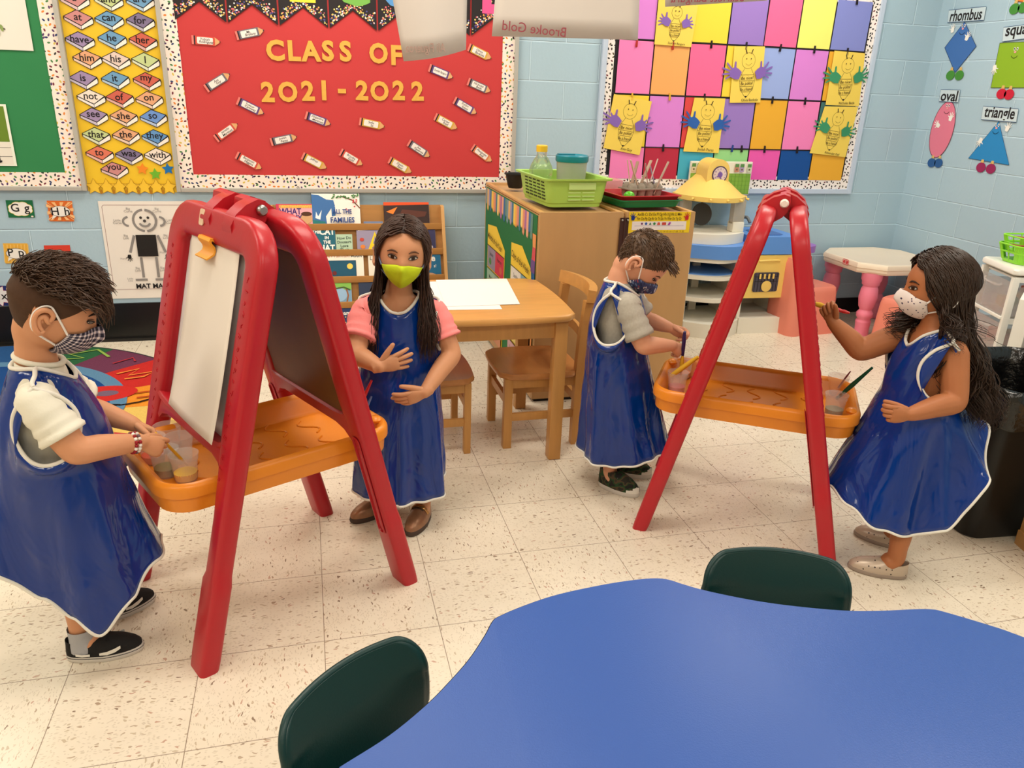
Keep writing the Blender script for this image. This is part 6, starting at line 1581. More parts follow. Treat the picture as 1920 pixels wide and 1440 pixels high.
def shoe(root, heel, ang, L, label, mu, ms, style):
    """heel: local xy of the heel, ang: local angle of the toe direction"""
    t = bpy.data.objects.new('shoe', None); COL.objects.link(t); t.parent = root; t.location = (heel[0], heel[1], 0); t.rotation_euler = (0, 0, ang-PI/2)
    if label: t['label'] = label
    w = L*.205; O = shoe_outline(L, w)
    sc = lambda k, z, y0=0, y1=1: [V((x*k, (y0+(y/L)*(y1-y0))*L, z)) for x, y in O]
    sh = .018 if style != 'clog' else .014
    bm = BM(); rings(bm, [sc(.94, 0, .02, .98), sc(1.0, .003), sc(1.02, sh*.6, -.005, 1.01), sc(1.0, sh), sc(.9, sh+.002, .05, .95)]); link('sole', bm, ms, t, 40)
    if style == 'skate':
        bm = BM(); rings(bm, [sc(1.028, sh*.72, -.008, 1.014), sc(1.028, sh*.82, -.008, 1.014)], True, False); link('sole_stripe', bm, M_penb, t)
    hz = {'skate': .056, 'sneaker': .062, 'high': .078, 'clog': .05}[style]
    lv = [(0, .985, 0, .99), (.18, 1.0, -.002, .985), (.36, .97, 0, .93), (.55, .90, .005, .82), (.72, .82, .01, .68), (.88, .76, .012, .58), (1.0, .74, .012, .53)]
    bm = BM(); RR = [sc(k, sh+(hz-sh)*q+0, y0, y1) for q, k, y0, y1 in lv]
    for j, r in enumerate(RR):   # collar dips at the sides, rises at heel and tongue
        q = lv[j][0]
        for p in r: p.z += q*q*(.010*(abs(p.y/L-.27)/.27)**1.3-.004)
    top = RR[-1]
    RR.append([V((p.x*.88, .012*L+(p.y-.012*L)*.9+.012*.5*L, p.z-.001)) for p in top]); RR.append([V((p.x*.84, p.y*.9+.02*L, sh+.006)) for p in top])
    rings(bm, RR, True, False); up = link('upper', bm, mu, t, 60)
    side = lambda y, z, s: V((s*((.90+.1*math.sin(PI*min(1, y)))*w*(1.0-(z-sh)/(hz-sh)*.16)+.0015), y*L, z))
    if style == 'skate':
        for s in (-1, 1):
            for ln in ([(.16, .030, .036), (.24, .026, .032), (.34, .025, .031)], [(.46, .024, .030), (.56, .022, .031), (.66, .026, .036), (.74, .034, .042)]):
                bm = BM(); V0 = [(bm.verts.new(side(y, a, s)), bm.verts.new(side(y, b, s))) for y, a, b in ln]
                for q in range(len(V0)-1): bm.faces.new((V0[q][0], V0[q+1][0], V0[q+1][1], V0[q][1]))
                link('side_stripe', bm, M_bind, up)
        bm = BM(); 
        for q in range(3): tube(bm, [(-.020, (.56+.07*q)*L, .052-.007*q), (0, (.565+.07*q)*L, .059-.008*q), (.020, (.56+.07*q)*L, .052-.007*q)], .0032, 6)
        link('strap', bm, mu, up, 60)
    if style in ('sneaker', 'high'):
        bm = BM()
        for q in range(4): tube(bm, [(-.019, (.52+.075*q)*L, .06-.0085*q), (0, (.535+.075*q)*L, .067-.01*q), (.019, (.52+.075*q)*L, .06-.0085*q)], .0026, 6, n=8)
        link('lace', bm, M_penb if style == 'high' else mat('bronze_lace', (70, 48, 36), .6), up, 60)
    if style == 'sneaker':
        bm = BM(); tube(bm, [(-.030, .42*L, .045), (-.020, .46*L, .066), (0, .47*L, .072), (.020, .46*L, .066), (.030, .42*L, .045)], .0075, 8, n=14, up=(0, 1, 0), flat=.35); link('strap', bm, mat('gold_leather', (190, 140, 84), .2, .6, .7), up, 60)
    if style == 'high':
        bm = BM(); rings(bm, [[V((x*k, y, z)) for x, y in O if y > .73*L] for k, z in ((1.012, sh), (1.0, sh+.010), (.80, sh+.019), (.3, sh+.022))], False, False); link('toe_cap', bm, M_bind, up, 60)
        bm = BM()
        for s in (-1, 1):
            for q in range(4): lathe(bm, [(.004, 0), (.0042, .0015), (.002, .002)], 10, tuple(V((s*.021, (.52+.075*q)*L, .062-.009*q))))
        link('eyelet', bm, M_steel, up)
    return t
def apron(root, S, hem, chest=(.128, .098), pleat=(7, .012, 0), zc=-.215, seed=0, neckv=0, wr=.006, base=(0, 0), kx=1.1):
    """S shoulder centre; hem: [(theta, z, radius)] ; theta 0 front, 90 right, 180 back, 270 left"""
    top = [(0, (0, .064, -.040-neckv)), (10, (.022, .062, -.034-neckv*.6)), (20, (.043, .046, -.016)), (30, (.056, .018, .002)), (36, (.061, .0, .008)), (44, (.084, -.001, .001)), (52, (.110, -.003, -.014)),
           (58, (.104, .038, -.040)), (65, (.098, .064, -.080)), (73, (.104, .066, -.128)), (82, (.122, .040, -.174)), (90, (.128, -.003, -.188)), (98, (.122, -.036, -.172)), (107, (.106, -.056, -.13)), (115, (.101, -.054, -.085)), (122, (.107, -.034, -.045)), (128, (.110, -.005, -.0145)), (136, (.084, -.004, .0005)), (144, (.061, -.003, .0075)), (154, (.046, -.034, .006)), (167, (.024, -.052, .003)), (180, (0, -.057, .001))]
    top = [(a_, (p_[0]*(1+(kx-1)*min(1, abs(p_[0])/.1)), p_[1], p_[2])) for a_, p_ in top]
    m = 5; cols = []
    pts = catmull([V(p) for _, p in top], m*(len(top)-1)); ths = []
    for i in range(len(top)-1):
        for j in range(m): ths.append(top[i][0]+(top[i+1][0]-top[i][0])*j/m)
    ths.append(180)
    full = [(t, p) for t, p in zip(ths, pts)]+[(360-t, V((-p.x, p.y, p.z))) for t, p in list(zip(ths, pts))[-2:0:-1]]
    hz = sorted([(t % 360, z, r) for t, z, r in hem]); hz = [(hz[-1][0]-360,)+hz[-1][1:]]+hz+[(hz[0][0]+360,)+hz[0][1:]]
    zt = [(a, b) for a, b, c in hz]; rt = [(a, c) for a, b, c in hz]
    rows = 34; g = []
    for th, p in full:
        a = R(th); col = []
        P0 = S+p
        ce = S+V((chest[0]*math.sin(a), chest[1]*math.cos(a), zc))
        hzv, hr = sinterp(zt, th), sinterp(rt, th)
        H = V((base[0]+hr*math.sin(a), base[1]+hr*math.cos(a), hzv))
        for j in range(rows+1):
            t = j/rows
            tc_ = .30
            if t < tc_:
                u = t/tc_; q = P0.lerp(ce, u); 
                # keep the cloth outside the chest
                bul = math.sin(PI*u)*.012; q += V((math.sin(a), math.cos(a), 0))*bul
            else:
                u = (t-tc_)/(1-tc_); q = ce.lerp(H, u); q += V((math.sin(a), math.cos(a), 0))*(-.10*(hr-chest[0])*math.sin(PI*u))
                amp = pleat[1]*min(1, u*1.25); ph = pleat[0]*a+pleat[2]
                q += V((math.sin(a), math.cos(a), 0))*amp*(math.sin(ph)+.45*math.sin(2.3*ph+1.3))
            n1 = noise.noise(V((q.x*9+seed, q.y*9, q.z*5)))+.5*noise.noise(V((q.x*22+seed, q.y*22, q.z*13)))
            q += V((math.sin(a), math.cos(a), 0))*wr*n1*min(1, t*4)
            col.append(q)
        g.append(col)
    bm = BM(); n = len(g); VV = [[bm.verts.new(q) for q in c] for c in g]
    for i in range(n):
        A_, B_ = VV[i], VV[(i+1) % n]
        for j in range(rows): bm.faces.new((A_[j], A_[j+1], B_[j+1], B_[j]))
    o = link('apron', bm, M_vin, root, 180); s = o.modifiers.new('s', 'SOLIDIFY'); s.thickness = .0014; s.offset = 1
    # binding
    edge = lambda idx, row=0: [g[i % n][row] for i in idx]
    r_ = .0048; k = m
    i0, i1 = 4*k, 6*k; j1, j0 = 16*k, 18*k     # neck-shoulder, shoulder tip, front and back
    def bind(nm, pts, loop=False, rr=r_, up=None):
        bm = BM(); tube(bm, pts, rr, 8, loop=loop, up=up); link(nm, bm, M_bind, o, 60)
    bind('hem_binding', [g[i][rows] for i in range(n)], True, r_*.9, (0, 0, 1))
    bind('neck_binding', edge(range(0, i0+1))[::-1]+edge(range(n-1, n-i0-1, -1)))
    bind('neck_binding', edge(range(j0, n-j0+1)))
    for s in (1, -1):
        I = lambda i: i % n if s == 1 else (n-i) % n
        bind('armhole_binding', [g[I(i)][0] for i in range(i1, j1+1)], True)
        bind('shoulder_binding', [g[I(i)][0]+V((0, 0, .002)) for i in range(i0, i1+1)])
    return o
def face(root, M, iris=(50, 30, 20), lid=0.55, brow=(60, 40, 28), look=0):
    """eyes, lashes and brows laid on the head"""
    for s in (-1, 1):
        e = bpy.data.objects.new('eye', None)
        bm = BM(); c = V((s*.0305, 0, .003))
        def P(u, v, o):   # point on the face surface at (x,z)
            x, z = c.x+u, c.z+v
            d = V((x/.0735, 0, z/.099)); d.y = math.sqrt(max(.05, 1-d.x*d.x-d.z*d.z)); q = headpt(d.normalized()); return M @ V((x, q.y+o, z))
        n = 18; al = []
        for i in range(n):
            a = 2*PI*i/n; u = .0135*math.cos(a); v = .0068*math.sin(a)*(lid if math.sin(a) > 0 else .8)*(1-.35*abs(math.cos(a))**3)+.001*s*u/.0135
            al.append((u, v))
        cv = bm.verts.new(P(0, 0, .0035)); ring = [bm.verts.new(P(u, v, .0012)) for u, v in al]; mid = [bm.verts.new(P(u*.55, v*.55, .003)) for u, v in al]
        for i in range(n):
            bm.faces.new((cv, mid[i], mid[(i+1) % n])); bm.faces.new((mid[i], ring[i], ring[(i+1) % n], mid[(i+1) % n]))
        ey = link('eye', bm, mat('eye_white', (222, 214, 206), .25), root, 180)
        bm = BM()
        ci = [(max(-.0125, min(.0125, look+.0056*math.cos(2*PI*i/16))), max(-.0056*.9, min(.0068*lid*.93, .0056*math.sin(2*PI*i/16)))) for i in range(16)]
        f = bm.faces.new([bm.verts.new(P(u, v, .0044)) for u, v in ci]); link('iris', bm, mat('iris_brown', iris, .1), ey)
        bm = BM()
        up = [al[i] for i in range(0, n//2+1)]
        tube(bm, [P(u, v, .0030) for u, v in up], [.0006]+[.0016]*(len(up)-2)+[.0008], 6); tube(bm, [P(al[i % n][0], al[i % n][1], .0022) for i in range(n//2, n+1)], .0007, 5); link('eyelash', bm, mat('dark_lash', (26, 18, 14), .6), ey, 180)
        bm = BM(); tube(bm, [P(u, .0066*lid+.0042-.14*abs(u), .0012) for u in (-.011, -.004, .004, .011)], [.0008, .0012, .0012, .0007], 6, n=9); link('eyelid_crease', bm, mat('lid_shadow_skin', (130, 84, 58), .6), ey, 180)
        bm = BM(); tube(bm, [P(s*u, .0175+w_, .0018) for u, w_ in ((-.014, -.003), (-.006, .0015), (.004, .002), (.016, -.004))], [.001, .0026, .0026, .001], 6, n=12, flat=.6); link('eyebrow', bm, mat('brow_%d' % brow[0], brow, .8), root, 180)
def mask(root, M, m, loopm, azm=60, top=(-2, -19), bot=(-78, -46), puff=.013, ears=(1, -1), nm='face_mask'):
    nx, ny = 40, 22; g = []
    for i in range(nx+1):
        q = -1+2*i/nx; az = azm*q; row = []
        et = top[0]+(top[1]-top[0])*abs(q)**1.3; eb = bot[0]+(bot[1]-bot[0])*abs(q)**1.6
        for j in range(ny+1):
            v = j/ny; e = et+(eb-et)*v; d = dirv(az, e); p = headpt(d); o = .004+puff*math.sin(PI*v)**.8*max(0, 1-abs(q)**2.2)
            o += .007*math.exp(-(q/.16)**2)*math.exp(-((v-.30)/.28)**2)
            o += .0012*noise.noise(V((q*5, v*7, 3)))*(1-abs(q))
            row.append(M @ (p+d*o+V((0, .004*max(0, 1-abs(q)*2), 0))))
        g.append(row)
    bm = BM(); VV = [[bm.verts.new(p) for p in r] for r in g]
    for i in range(nx):
        for j in range(ny): bm.faces.new((VV[i][j], VV[i][j+1], VV[i+1][j+1], VV[i+1][j]))
    o = link(nm, bm, m, root, 180); s = o.modifiers.new('s', 'SOLIDIFY'); s.thickness = .0016; s.offset = -1
    uv = o.data.uv_layers.new(name='UVMap')
    for p in o.data.polygons:
        for li, vi in zip(p.loop_indices, p.vertices): uv.data[li].uv = ((vi//(ny+1))/nx, (vi % (ny+1))/ny*.62)
    for s in ears:
        a, b = (g[-1][1], g[-1][-2]) if s > 0 else (g[0][1], g[0][-2]); ec = lambda u, v, o_: M @ V((s*(.0725+o_), -.007+u, -.022+v))
        bm = BM(); tube(bm, [a, ec(.016, .024, .006), ec(.0, .036, .004), ec(-.016, .028, .003), ec(-.024, .006, .002), ec(-.012, -.024, .004), b], .0024, 6, n=30); link('ear_loop', bm, loopm, o, 60)
    return o
def strands(bm, paths, r, seg=3):
    for p in paths:
        k = len(p); tube(bm, p, [r*(.9 if i < k*.55 else .9*(1-(i/k-.55)/.5)+.05*r) for i in range(k)], seg, cap=False)
def cap(root, M, line, k0, m, name='hair', rough=.0, n=30):
    """scalp shell above a hairline el(az)"""
    bm = BM(); rr = []; na = 72
    for i in range(n+1):
        u = i/n; r = []
        for j in range(na):
            az = -180+360*j/na; e0 = line(abs(az)); e = 90-(90-e0)*u; d = dirv(az, e)
            kk = 1+(k0(az, e) if callable(k0) else k0)*(1 if u < .9 else (1-u)/.1*.8+.2); kk += rough*noise.noise(d*14)
            r.append(M @ headpt(d, kk))
        rr.append(r)
    rings(bm, rr, True, True)
    return link(name, bm, m, root, 180)
def kid(label, loc, face_deg, ):
    t = thing('person', label, 'child', (loc[0], loc[1], 0), R(face_deg-90)); Mi = (Matrix.Translation((loc[0], loc[1], 0)) @ Matrix.Rotation(R(face_deg-90), 4, 'Z')).inverted()
    return t, (lambda p: Mi @ V(p)), (lambda p: (Mi.to_3x3() @ V(p)))
def headM(c, yaw=0, pitch=0, roll=0, s=1.0):
    return Matrix.Translation(c) @ Matrix.Rotation(R(yaw), 4, 'Z') @ Matrix.Rotation(R(-pitch), 4, 'X') @ Matrix.Rotation(R(roll), 4, 'Y') @ Matrix.Scale(s, 4)
def bodymesh(root, M, S, arms, legs, hands, sk, hip=.44, ears=(1, -1), neckpt=None):
    bm = BM(); fb = BM()
    headmesh(bm, M)
    hc = M @ V((0, -.018, -.06))
    tube(bm, [S+V((0, -.008, -.06)), S+V((0, -.006, .01)), S.lerp(hc, .5)+V((0, -.004, .012)), hc, M @ V((0, -.01, -.02))], [.055, .042, .036, .038, .04], 18, n=16)
    HC = V((S.x*.55, S.y*.55-.004, 0)); tube(bm, [HC+V((0, 0, hip-.08)), HC+V((0, 0, hip)), V((S.x*.8, S.y*.8-.004, S.z*.5+hip*.5)), S+V((0, -.006, -.10)), S+V((0, -.004, -.035)), S+V((0, -.004, .0))], [(.08, .066), (.09, .072), (.086, .07), (.088, .066), (.08, .052), (.05, .04)], 20, n=24, up=(1, 0, 0))
    for a, rs in arms: tube(bm, a, rs, 14, n=28, dome=True)
    for l in legs: tube(bm, l, [.055, .048, .040, .034, .027, .026, .03], 14, n=24, dome=True)
    for h in hands: hand(bm, fb, **h)
    b = bake(bm, .0042, 3)
    for s in ears: ear(fb, M, s)
    me = bpy.data.meshes.new('f'); fb.to_mesh(me); fb.free(); b.from_mesh(me); bpy.data.meshes.remove(me)
    return link('body', b, sk, root, 180)
def shirt(root, S, sleeves, m, hip=.40, low=0):
    bm = BM()
    HC = V((S.x*.55, S.y*.55-.004, 0)); tube(bm, [HC+V((0, 0, hip-.12)), HC+V((0, 0, hip)), V((S.x*.8, S.y*.8-.004, S.z*.5+hip*.5)), S+V((0, -.008, -.12)), S+V((0, -.004, -.04)), S+V((0, -.004, -.006)), S+V((0, -.003, .006))][:7-low], [(.094, .076), (.098, .078), (.096, .076), (.098, .072), (.09, .056), (.062, .048), (.05, .044)][:7-low], 24, n=28, up=(1, 0, 0), cap=False)
    for pts, r0, r1 in sleeves:
        p = catmull(pts, 14); k = len(p)
        tube(bm, p+[p[-1]-(p[-1]-p[-2])*.6], [r0+(r1-r0)*i/(k-1)+.0022*math.sin(i*1.9)+(.0022 if i >= k-3 else 0) for i in range(k)]+[r1-.007], 20, cap=False)
    return link('shirt', bm, m, root, 180)
def sock(root, pts, r, m):
    bm = BM(); tube(bm, pts, r, 16, n=8, cap=False); return link('sock', bm, m, root, 60)
ARM = [.038, .036, .032, .031, .030, .025, .0195]
def arm(sh, el, wr): return [sh, sh.lerp(el, .5), sh.lerp(el, .92), el.lerp(wr, .08)+(el-sh.lerp(wr, .5))*.04, el.lerp(wr, .35), el.lerp(wr, .7), wr]

# ---------------------------------------------------------------- boy in the plaid mask, left
SK1 = skin('skin_light_tan', (206, 146, 108)); H1 = hairm('dark_brown_hair', (66, 43, 28))
t, L, D = kid('child with dark wavy hair and plaid mask dipping a brush at the left easel', (-.565, -.17), 10)
S = L((-.575, -.195, .768)); M1 = headM(L((-.527, -.205, .902)), 4, 30, 0, .98)
sh, el, wr = L((-.560, -.296, .712)), L((-.500, -.318, .605)), L((-.385, -.235, .578)); hd_ = D((.72, .42, -.55))
sl, ell_, wl = L((-.598, -.10, .705)), L((-.545, -.045, .60)), L((-.43, -.085, .56))
ar1 = [(arm(sh, el, wr), ARM), (arm(sl, ell_, wl), ARM)]
fr_, ff = L((-.625, -.245, 0)), L((-.60, -.115, 0))
rd = D((1, .05, 0)); fd_ = D((.83, .55, 0))
def leg(heel, dr, hipx, bend=.0):
    an = heel+dr*.042; return [V((hipx, 0, .42)), V((hipx, .008, .33)), V((hipx*.6+an.x*.4, an.y*.4+.012+bend, .24)), V((an.x*.8+hipx*.2, an.y*.8, .17)), V((an.x, an.y, .10)), V((an.x, an.y, .06)), V((an.x, an.y, .045))+dr*.015]
bodymesh(t, M1, S, ar1, [leg(fr_, rd, .05), leg(ff, fd_, -.05)], [dict(w=wr, d=hd_, side=D((.35, .55, .75)), pn=D((-.3, .8, -.4)), curl=[(32, 40, 26), (44, 50, 30), (55, 55, 35), (62, 60, 40)], spread=3, s=.98, thumb=(.75, .35, .6), tcurl=.5), dict(w=wl, d=D((.8, -.1, -.45)), side=D((.3, -.7, .5)), pn=D((0, -.4, -.8)), curl=(50, 60, 40), s=.95)], SK1)
M_white = mat('white_cotton', (226, 222, 206), .85, bump=.1, bscale=90)
shirt(t, S, [([sh+V((-.02, 0, .012)), sh, sh.lerp(el, .4), sh.lerp(el, .70)], .040, .048), ([sl+V((.02, 0, .012)), sl, sl.lerp(ell_, .5), sl.lerp(ell_, .8)], .05, .055)], M_white)
bm = BM(); tube(bm, [S+V((.048*math.cos(2*PI*i/24), .0+.046*math.sin(2*PI*i/24), .012-.012*math.sin(2*PI*i/24))) for i in range(24)], .0065, 8, loop=True); link('collar', bm, M_white, t, 60)
apron(t, S, [(0, .27, .165), (30, .255, .185), (55, .195, .18), (82, .125, .16), (100, .18, .16), (120, .24, .17), (150, .33, .21), (180, .37, .23), (270, .25, .17)], pleat=(5, .010, .6), seed=3, chest=(.134, .122))
face(t, M1, lid=.18, brow=(50, 32, 22))
def plaid():
    m = bpy.data.materials.new('plaid_cotton'); m.use_nodes = True; nt = m.node_tree; L_ = nt.links.new; b = nt.nodes['Principled BSDF']; b.inputs['Roughness'].default_value = .85
    tc = N(nt, 'TexCoord'); mp = N(nt, 'Mapping'); mp.inputs['Scale'].default_value = (17, 17, 1); L_(tc.outputs['UV'], mp.inputs[0]); fr = N(nt, 'VectorMath', operation='FRACTION'); L_(mp.outputs[0], fr.inputs[0]); sp = N(nt, 'SeparateXYZ'); L_(fr.outputs[0], sp.inputs[0])
    a = N(nt, 'Math', operation='GREATER_THAN'); a.inputs[1].default_value = .6; L_(sp.outputs[0], a.inputs[0]); c = N(nt, 'Math', operation='GREATER_THAN'); c.inputs[1].default_value = .6; L_(sp.outputs[1], c.inputs[0])
    s = N(nt, 'Math', operation='ADD'); L_(a.outputs[0], s.inputs[0]); L_(c.outputs[0], s.inputs[1]); h = N(nt, 'Math', operation='MULTIPLY'); h.inputs[1].default_value = .5; L_(s.outputs[0], h.inputs[0])
    rp = N(nt, 'ValToRGB'); e = rp.color_ramp; e.interpolation = 'CONSTANT'; e.elements[0].color = rgb(22, 20, 44); e.elements[1].position = .4; e.elements[1].color = rgb(140, 132, 146); x = e.elements.new(.9); x.color = rgb(226, 214, 212); L_(h.outputs[0], rp.inputs[0]); L_(rp.outputs[0], b.inputs['Base Color']); return m
M_elas = mat('white_elastic', (236, 230, 224), .8)
mask(t, M1, plaid(), M_elas)
line1 = lambda a: interp([(0, 30), (35, 26), (55, 14), (75, -2), (88, -10), (96, 8), (108, 4), (118, -18), (135, -42), (180, -46)], a)
fade = mat('cropped_brown_hair', (70, 46, 30), .7, .3, var=.25, vscale=90)
cap(t, M1, line1, lambda az, e: .012+.07*max(0, min(1, (e-12)/26)), fade, rough=.006)
bm = BM(); rg = random.Random(2); PP = []
for q in range(3600):
    az = rg.uniform(-180, 180); e = rg.uniform(10, 88)
    lim = 20 if abs(az) > 50 else 30
    if e < lim: continue
    d = dirv(az, e); p = headpt(d, 1.05); fwd = V((0, 1, 0)); tg = (fwd-d*fwd.dot(d)); tg = (tg+V((rg.uniform(-.4, .4), 0, rg.uniform(-.2, .3)))).normalized()
    Ln = rg.uniform(.03, .058)*(1 if abs(az) < 90 else .8); pts = []; ph = rg.uniform(0, 6); side = d.cross(tg)
    for k in range(7):
        u = k/6; drop = -.5*u*u*Ln if p.y > .05 else 0
        pts.append(M1 @ (p+tg*Ln*u+d*(.010*math.sin(PI*u*.8)+.002*u)+side*.005*math.sin(5*u+ph)+V((0, 0, drop*.8))))
    PP.append(pts)
strands(bm, PP, .0015); link('hair_locks', bm, H1, t, 180)
MV = mat('black_suede', (18, 16, 16), .85, bump=.15, bscale=220); MS = mat('white_rubber', (206, 200, 192), .6, var=.08, vscale=30); M_gs = mat('grey_sock', (168, 168, 172), .9, bump=.2, bscale=200)
shoe(t, (fr_.x, fr_.y), math.atan2(rd.y, rd.x), .175, None, MV, MS, 'skate'); shoe(t, (ff.x, ff.y), math.atan2(fd_.y, fd_.x), .17, None, MV, MS, 'skate')
for h, dr in ((fr_, rd), (ff, fd_)): an = h+dr*.042; sock(t, [V((an.x, an.y, .03)), V((an.x, an.y, .06)), V((an.x, an.y, .092))], [.033, .031, .0315], M_gs)
bm = BM(); wd = (wr-el).normalized(); ax = wd.orthogonal().normalized(); ay = wd.cross(ax); rg = random.Random(1)
bcols = [cm(226, 214, 206), cm(150, 30, 40), cm(120, 90, 96), cm(240, 236, 230)]
for rown in range(2):
    for k in range(18):
        a = 2*PI*k/18; c = wr-wd*(.012+.009*rown)+ax*.0225*math.cos(a)+ay*.0225*math.sin(a); sphere(bm, c, .0043, 8, 6, mi=rg.choice([0, 0, 3, 2, 1] if rown == 0 else [1, 1, 3, 2]))
link('bead_bracelet', bm, bcols, t, 180)

# ---------------------------------------------------------------- girl in the lime mask
SK2 = skin('skin_warm_tan', (200, 142, 104)); H2 = hairm('long_brown_hair', (60, 38, 28))
t, L, D = kid('child with long straight hair and lime mask, hand on chest, behind the left easel', (.272, .295), -100)
S = L((.276, .295, .772)); M2 = headM(L((.287, .268, .912)), 3, 3, -5, .98)
shr, elr, wrr = L((.172, .285, .722)), L((.132, .205, .622)), L((.198, .132, .602))
shl, ell2, wll = L((.384, .275, .712)), L((.428, .225, .600)), L((.330, .118, .520))
hr, hl = L((.240, .350, 0)), L((.362, .292, 0)); drr, dll = D((-.85, -.45, 0)).normalized(), D((-.52, -.86, 0)).normalized()
bodymesh(t, M2, S, [(arm(shr, elr, wrr), ARM), (arm(shl, ell2, wll), ARM)], [leg(hr, drr, .05), leg(hl, dll, -.05)],
 [dict(w=wrr, d=D((.96, .06, .22)), side=D((.1, 0, 1)), pn=D((0, 1, 0)), curl=[(4, 8, 4), (2, 6, 4), (2, 6, 4), (2, 8, 4)], spread=7, s=1.03, thumb=(.72, .8, -.1), tcurl=.1), dict(w=wll, d=D((-.92, -.05, -.3)), side=D((.0, -.3, 1)), pn=D((0, 1, -.3)), curl=[(10, 14, 8), (12, 16, 8), (14, 18, 8), (18, 20, 10)], spread=5, s=1.03, thumb=(.8, .6, .1), tcurl=.2)], SK2)
M_pinks = mat('pink_cotton', (244, 138, 136), .85, bump=.1, bscale=90)
shirt(t, S, [([shr+V((-.025, 0, .012)), shr, shr.lerp(elr, .4), shr.lerp(elr, .66)], .043, .050), ([shl+V((.025, 0, .012)), shl, shl.lerp(ell2, .4), shl.lerp(ell2, .62)], .043, .050)], M_pinks, low=2)
apron(t, S, [(0, .128, .150), (45, .13, .158), (90, .14, .150), (135, .15, .14), (180, .16, .135), (225, .15, .14), (270, .132, .150), (315, .125, .160)], pleat=(6, .010, 1.2), seed=8)
face(t, M2, lid=.74, brow=(96, 64, 44), look=0)
M_blloop = mat('grey_blue_elastic', (110, 124, 150), .8)
mask(t, M2, mat('lime_cotton', (190, 208, 20), .8, bump=.15, bscale=60), M_blloop, azm=58, top=(-8, -17), bot=(-82, -44), puff=.013)
# long straight hair, parted near the middle
def longhair(t, M, S, n, seed, endz, front, wave, ear_side, r=.0021, vol=.04, shoulder=.12, backy=-.03):
    rg = random.Random(seed); PP = []; CL = {}
    for q in range(n):
        s = rg.choice((-1, 1)); fb_ = rg.random()            # 0 front .. 1 back
        yr = .62-1.35*fb_; xr = s*abs(rg.gauss(.02, .28))+.04
        d0 = V((xr, yr, max(.25, 1-.5*abs(xr)-.55*abs(yr)))).normalized()
        fa = 72+108*min(1, fb_*1.05)**.9+rg.uniform(-6, 6)
        if fb_ < .35 and rg.random() < .5: fa = rg.uniform(88, 130)
        d1 = dirv(s*fa, rg.uniform(-34, -8)); lay = rg.uniform(1.035, 1.10+vol)
        if abs(fa) < 84 and d0.z < .75: continue
        pts = []
        for k in range(8):
            u = k/7; d = (d0.lerp(d1, u)).normalized()
            if d.y > .55 and d.z < .55: d.z = .6; d.normalize()
            pts.append(M @ (headpt(d, lay+.02*math.sin(PI*u))))
        e = pts[-1]; zend = endz(s, fa)+rg.uniform(-.035, .035); key = (s, int(fa/5), int((fb_*7))); ph, wv, tgt = CL.setdefault(key, (rg.uniform(0, 6.28), wave*rg.uniform(.6, 1.2), front(s, fa, rg))); ph += rg.gauss(0, .25); tgt = (tgt[0]+rg.gauss(0, .010), tgt[1]+rg.gauss(0, .010))
        m = 17
        for k in range(1, m+1):
            u = k/m; z = e.z+(zend-e.z)*u; v = u*u*(3-2*u); x = e.x+(tgt[0]-e.x)*v; y = e.y+(tgt[1]-e.y)*v
            x += wv*math.sin(17*u+ph)*min(1, u*1.6); y += wv*math.cos(15*u+ph*1.3)*min(1, u*1.6)
            pts.append(V((x, y, z)))
        PP.append(pts)
    bm = BM(); strands(bm, PP, r); return bm
def fr2(s, fa, rg):
    if s > 0: return (.085+rg.uniform(-.02, .025), (.075 if fa < 110 else -.07)+rg.uniform(-.02, .02))
    return (-.095+rg.uniform(-.03, .025), (.085 if fa < 120 else -.07)+rg.uniform(-.02, .02))
bm = longhair(t, M2, S, 1250, 5, lambda s, fa: .62 if fa < 115 else .66, fr2, .003, 1)
hl2 = lambda a: interp([(0, 46), (30, 44), (50, 30), (68, 10), (80, -2), (95, 4), (110, -30), (180, -50)], a)
hb = link('hair', bm, H2, t, 180)
cap(t, M2, hl2, .045, H2, 'hair_crown', rough=.004)
MB2 = mat('bronze_leather', (150, 108, 80), .35, .5, .35, var=.25, vscale=50); MBS = mat('brown_rubber', (70, 52, 44), .6)
shoe(t, (hr.x, hr.y), math.atan2(drr.y, drr.x), .158, None, MB2, MBS, 'sneaker'); shoe(t, (hl.x, hl.y), math.atan2(dll.y, dll.x), .162, None, MB2, MBS, 'sneaker')

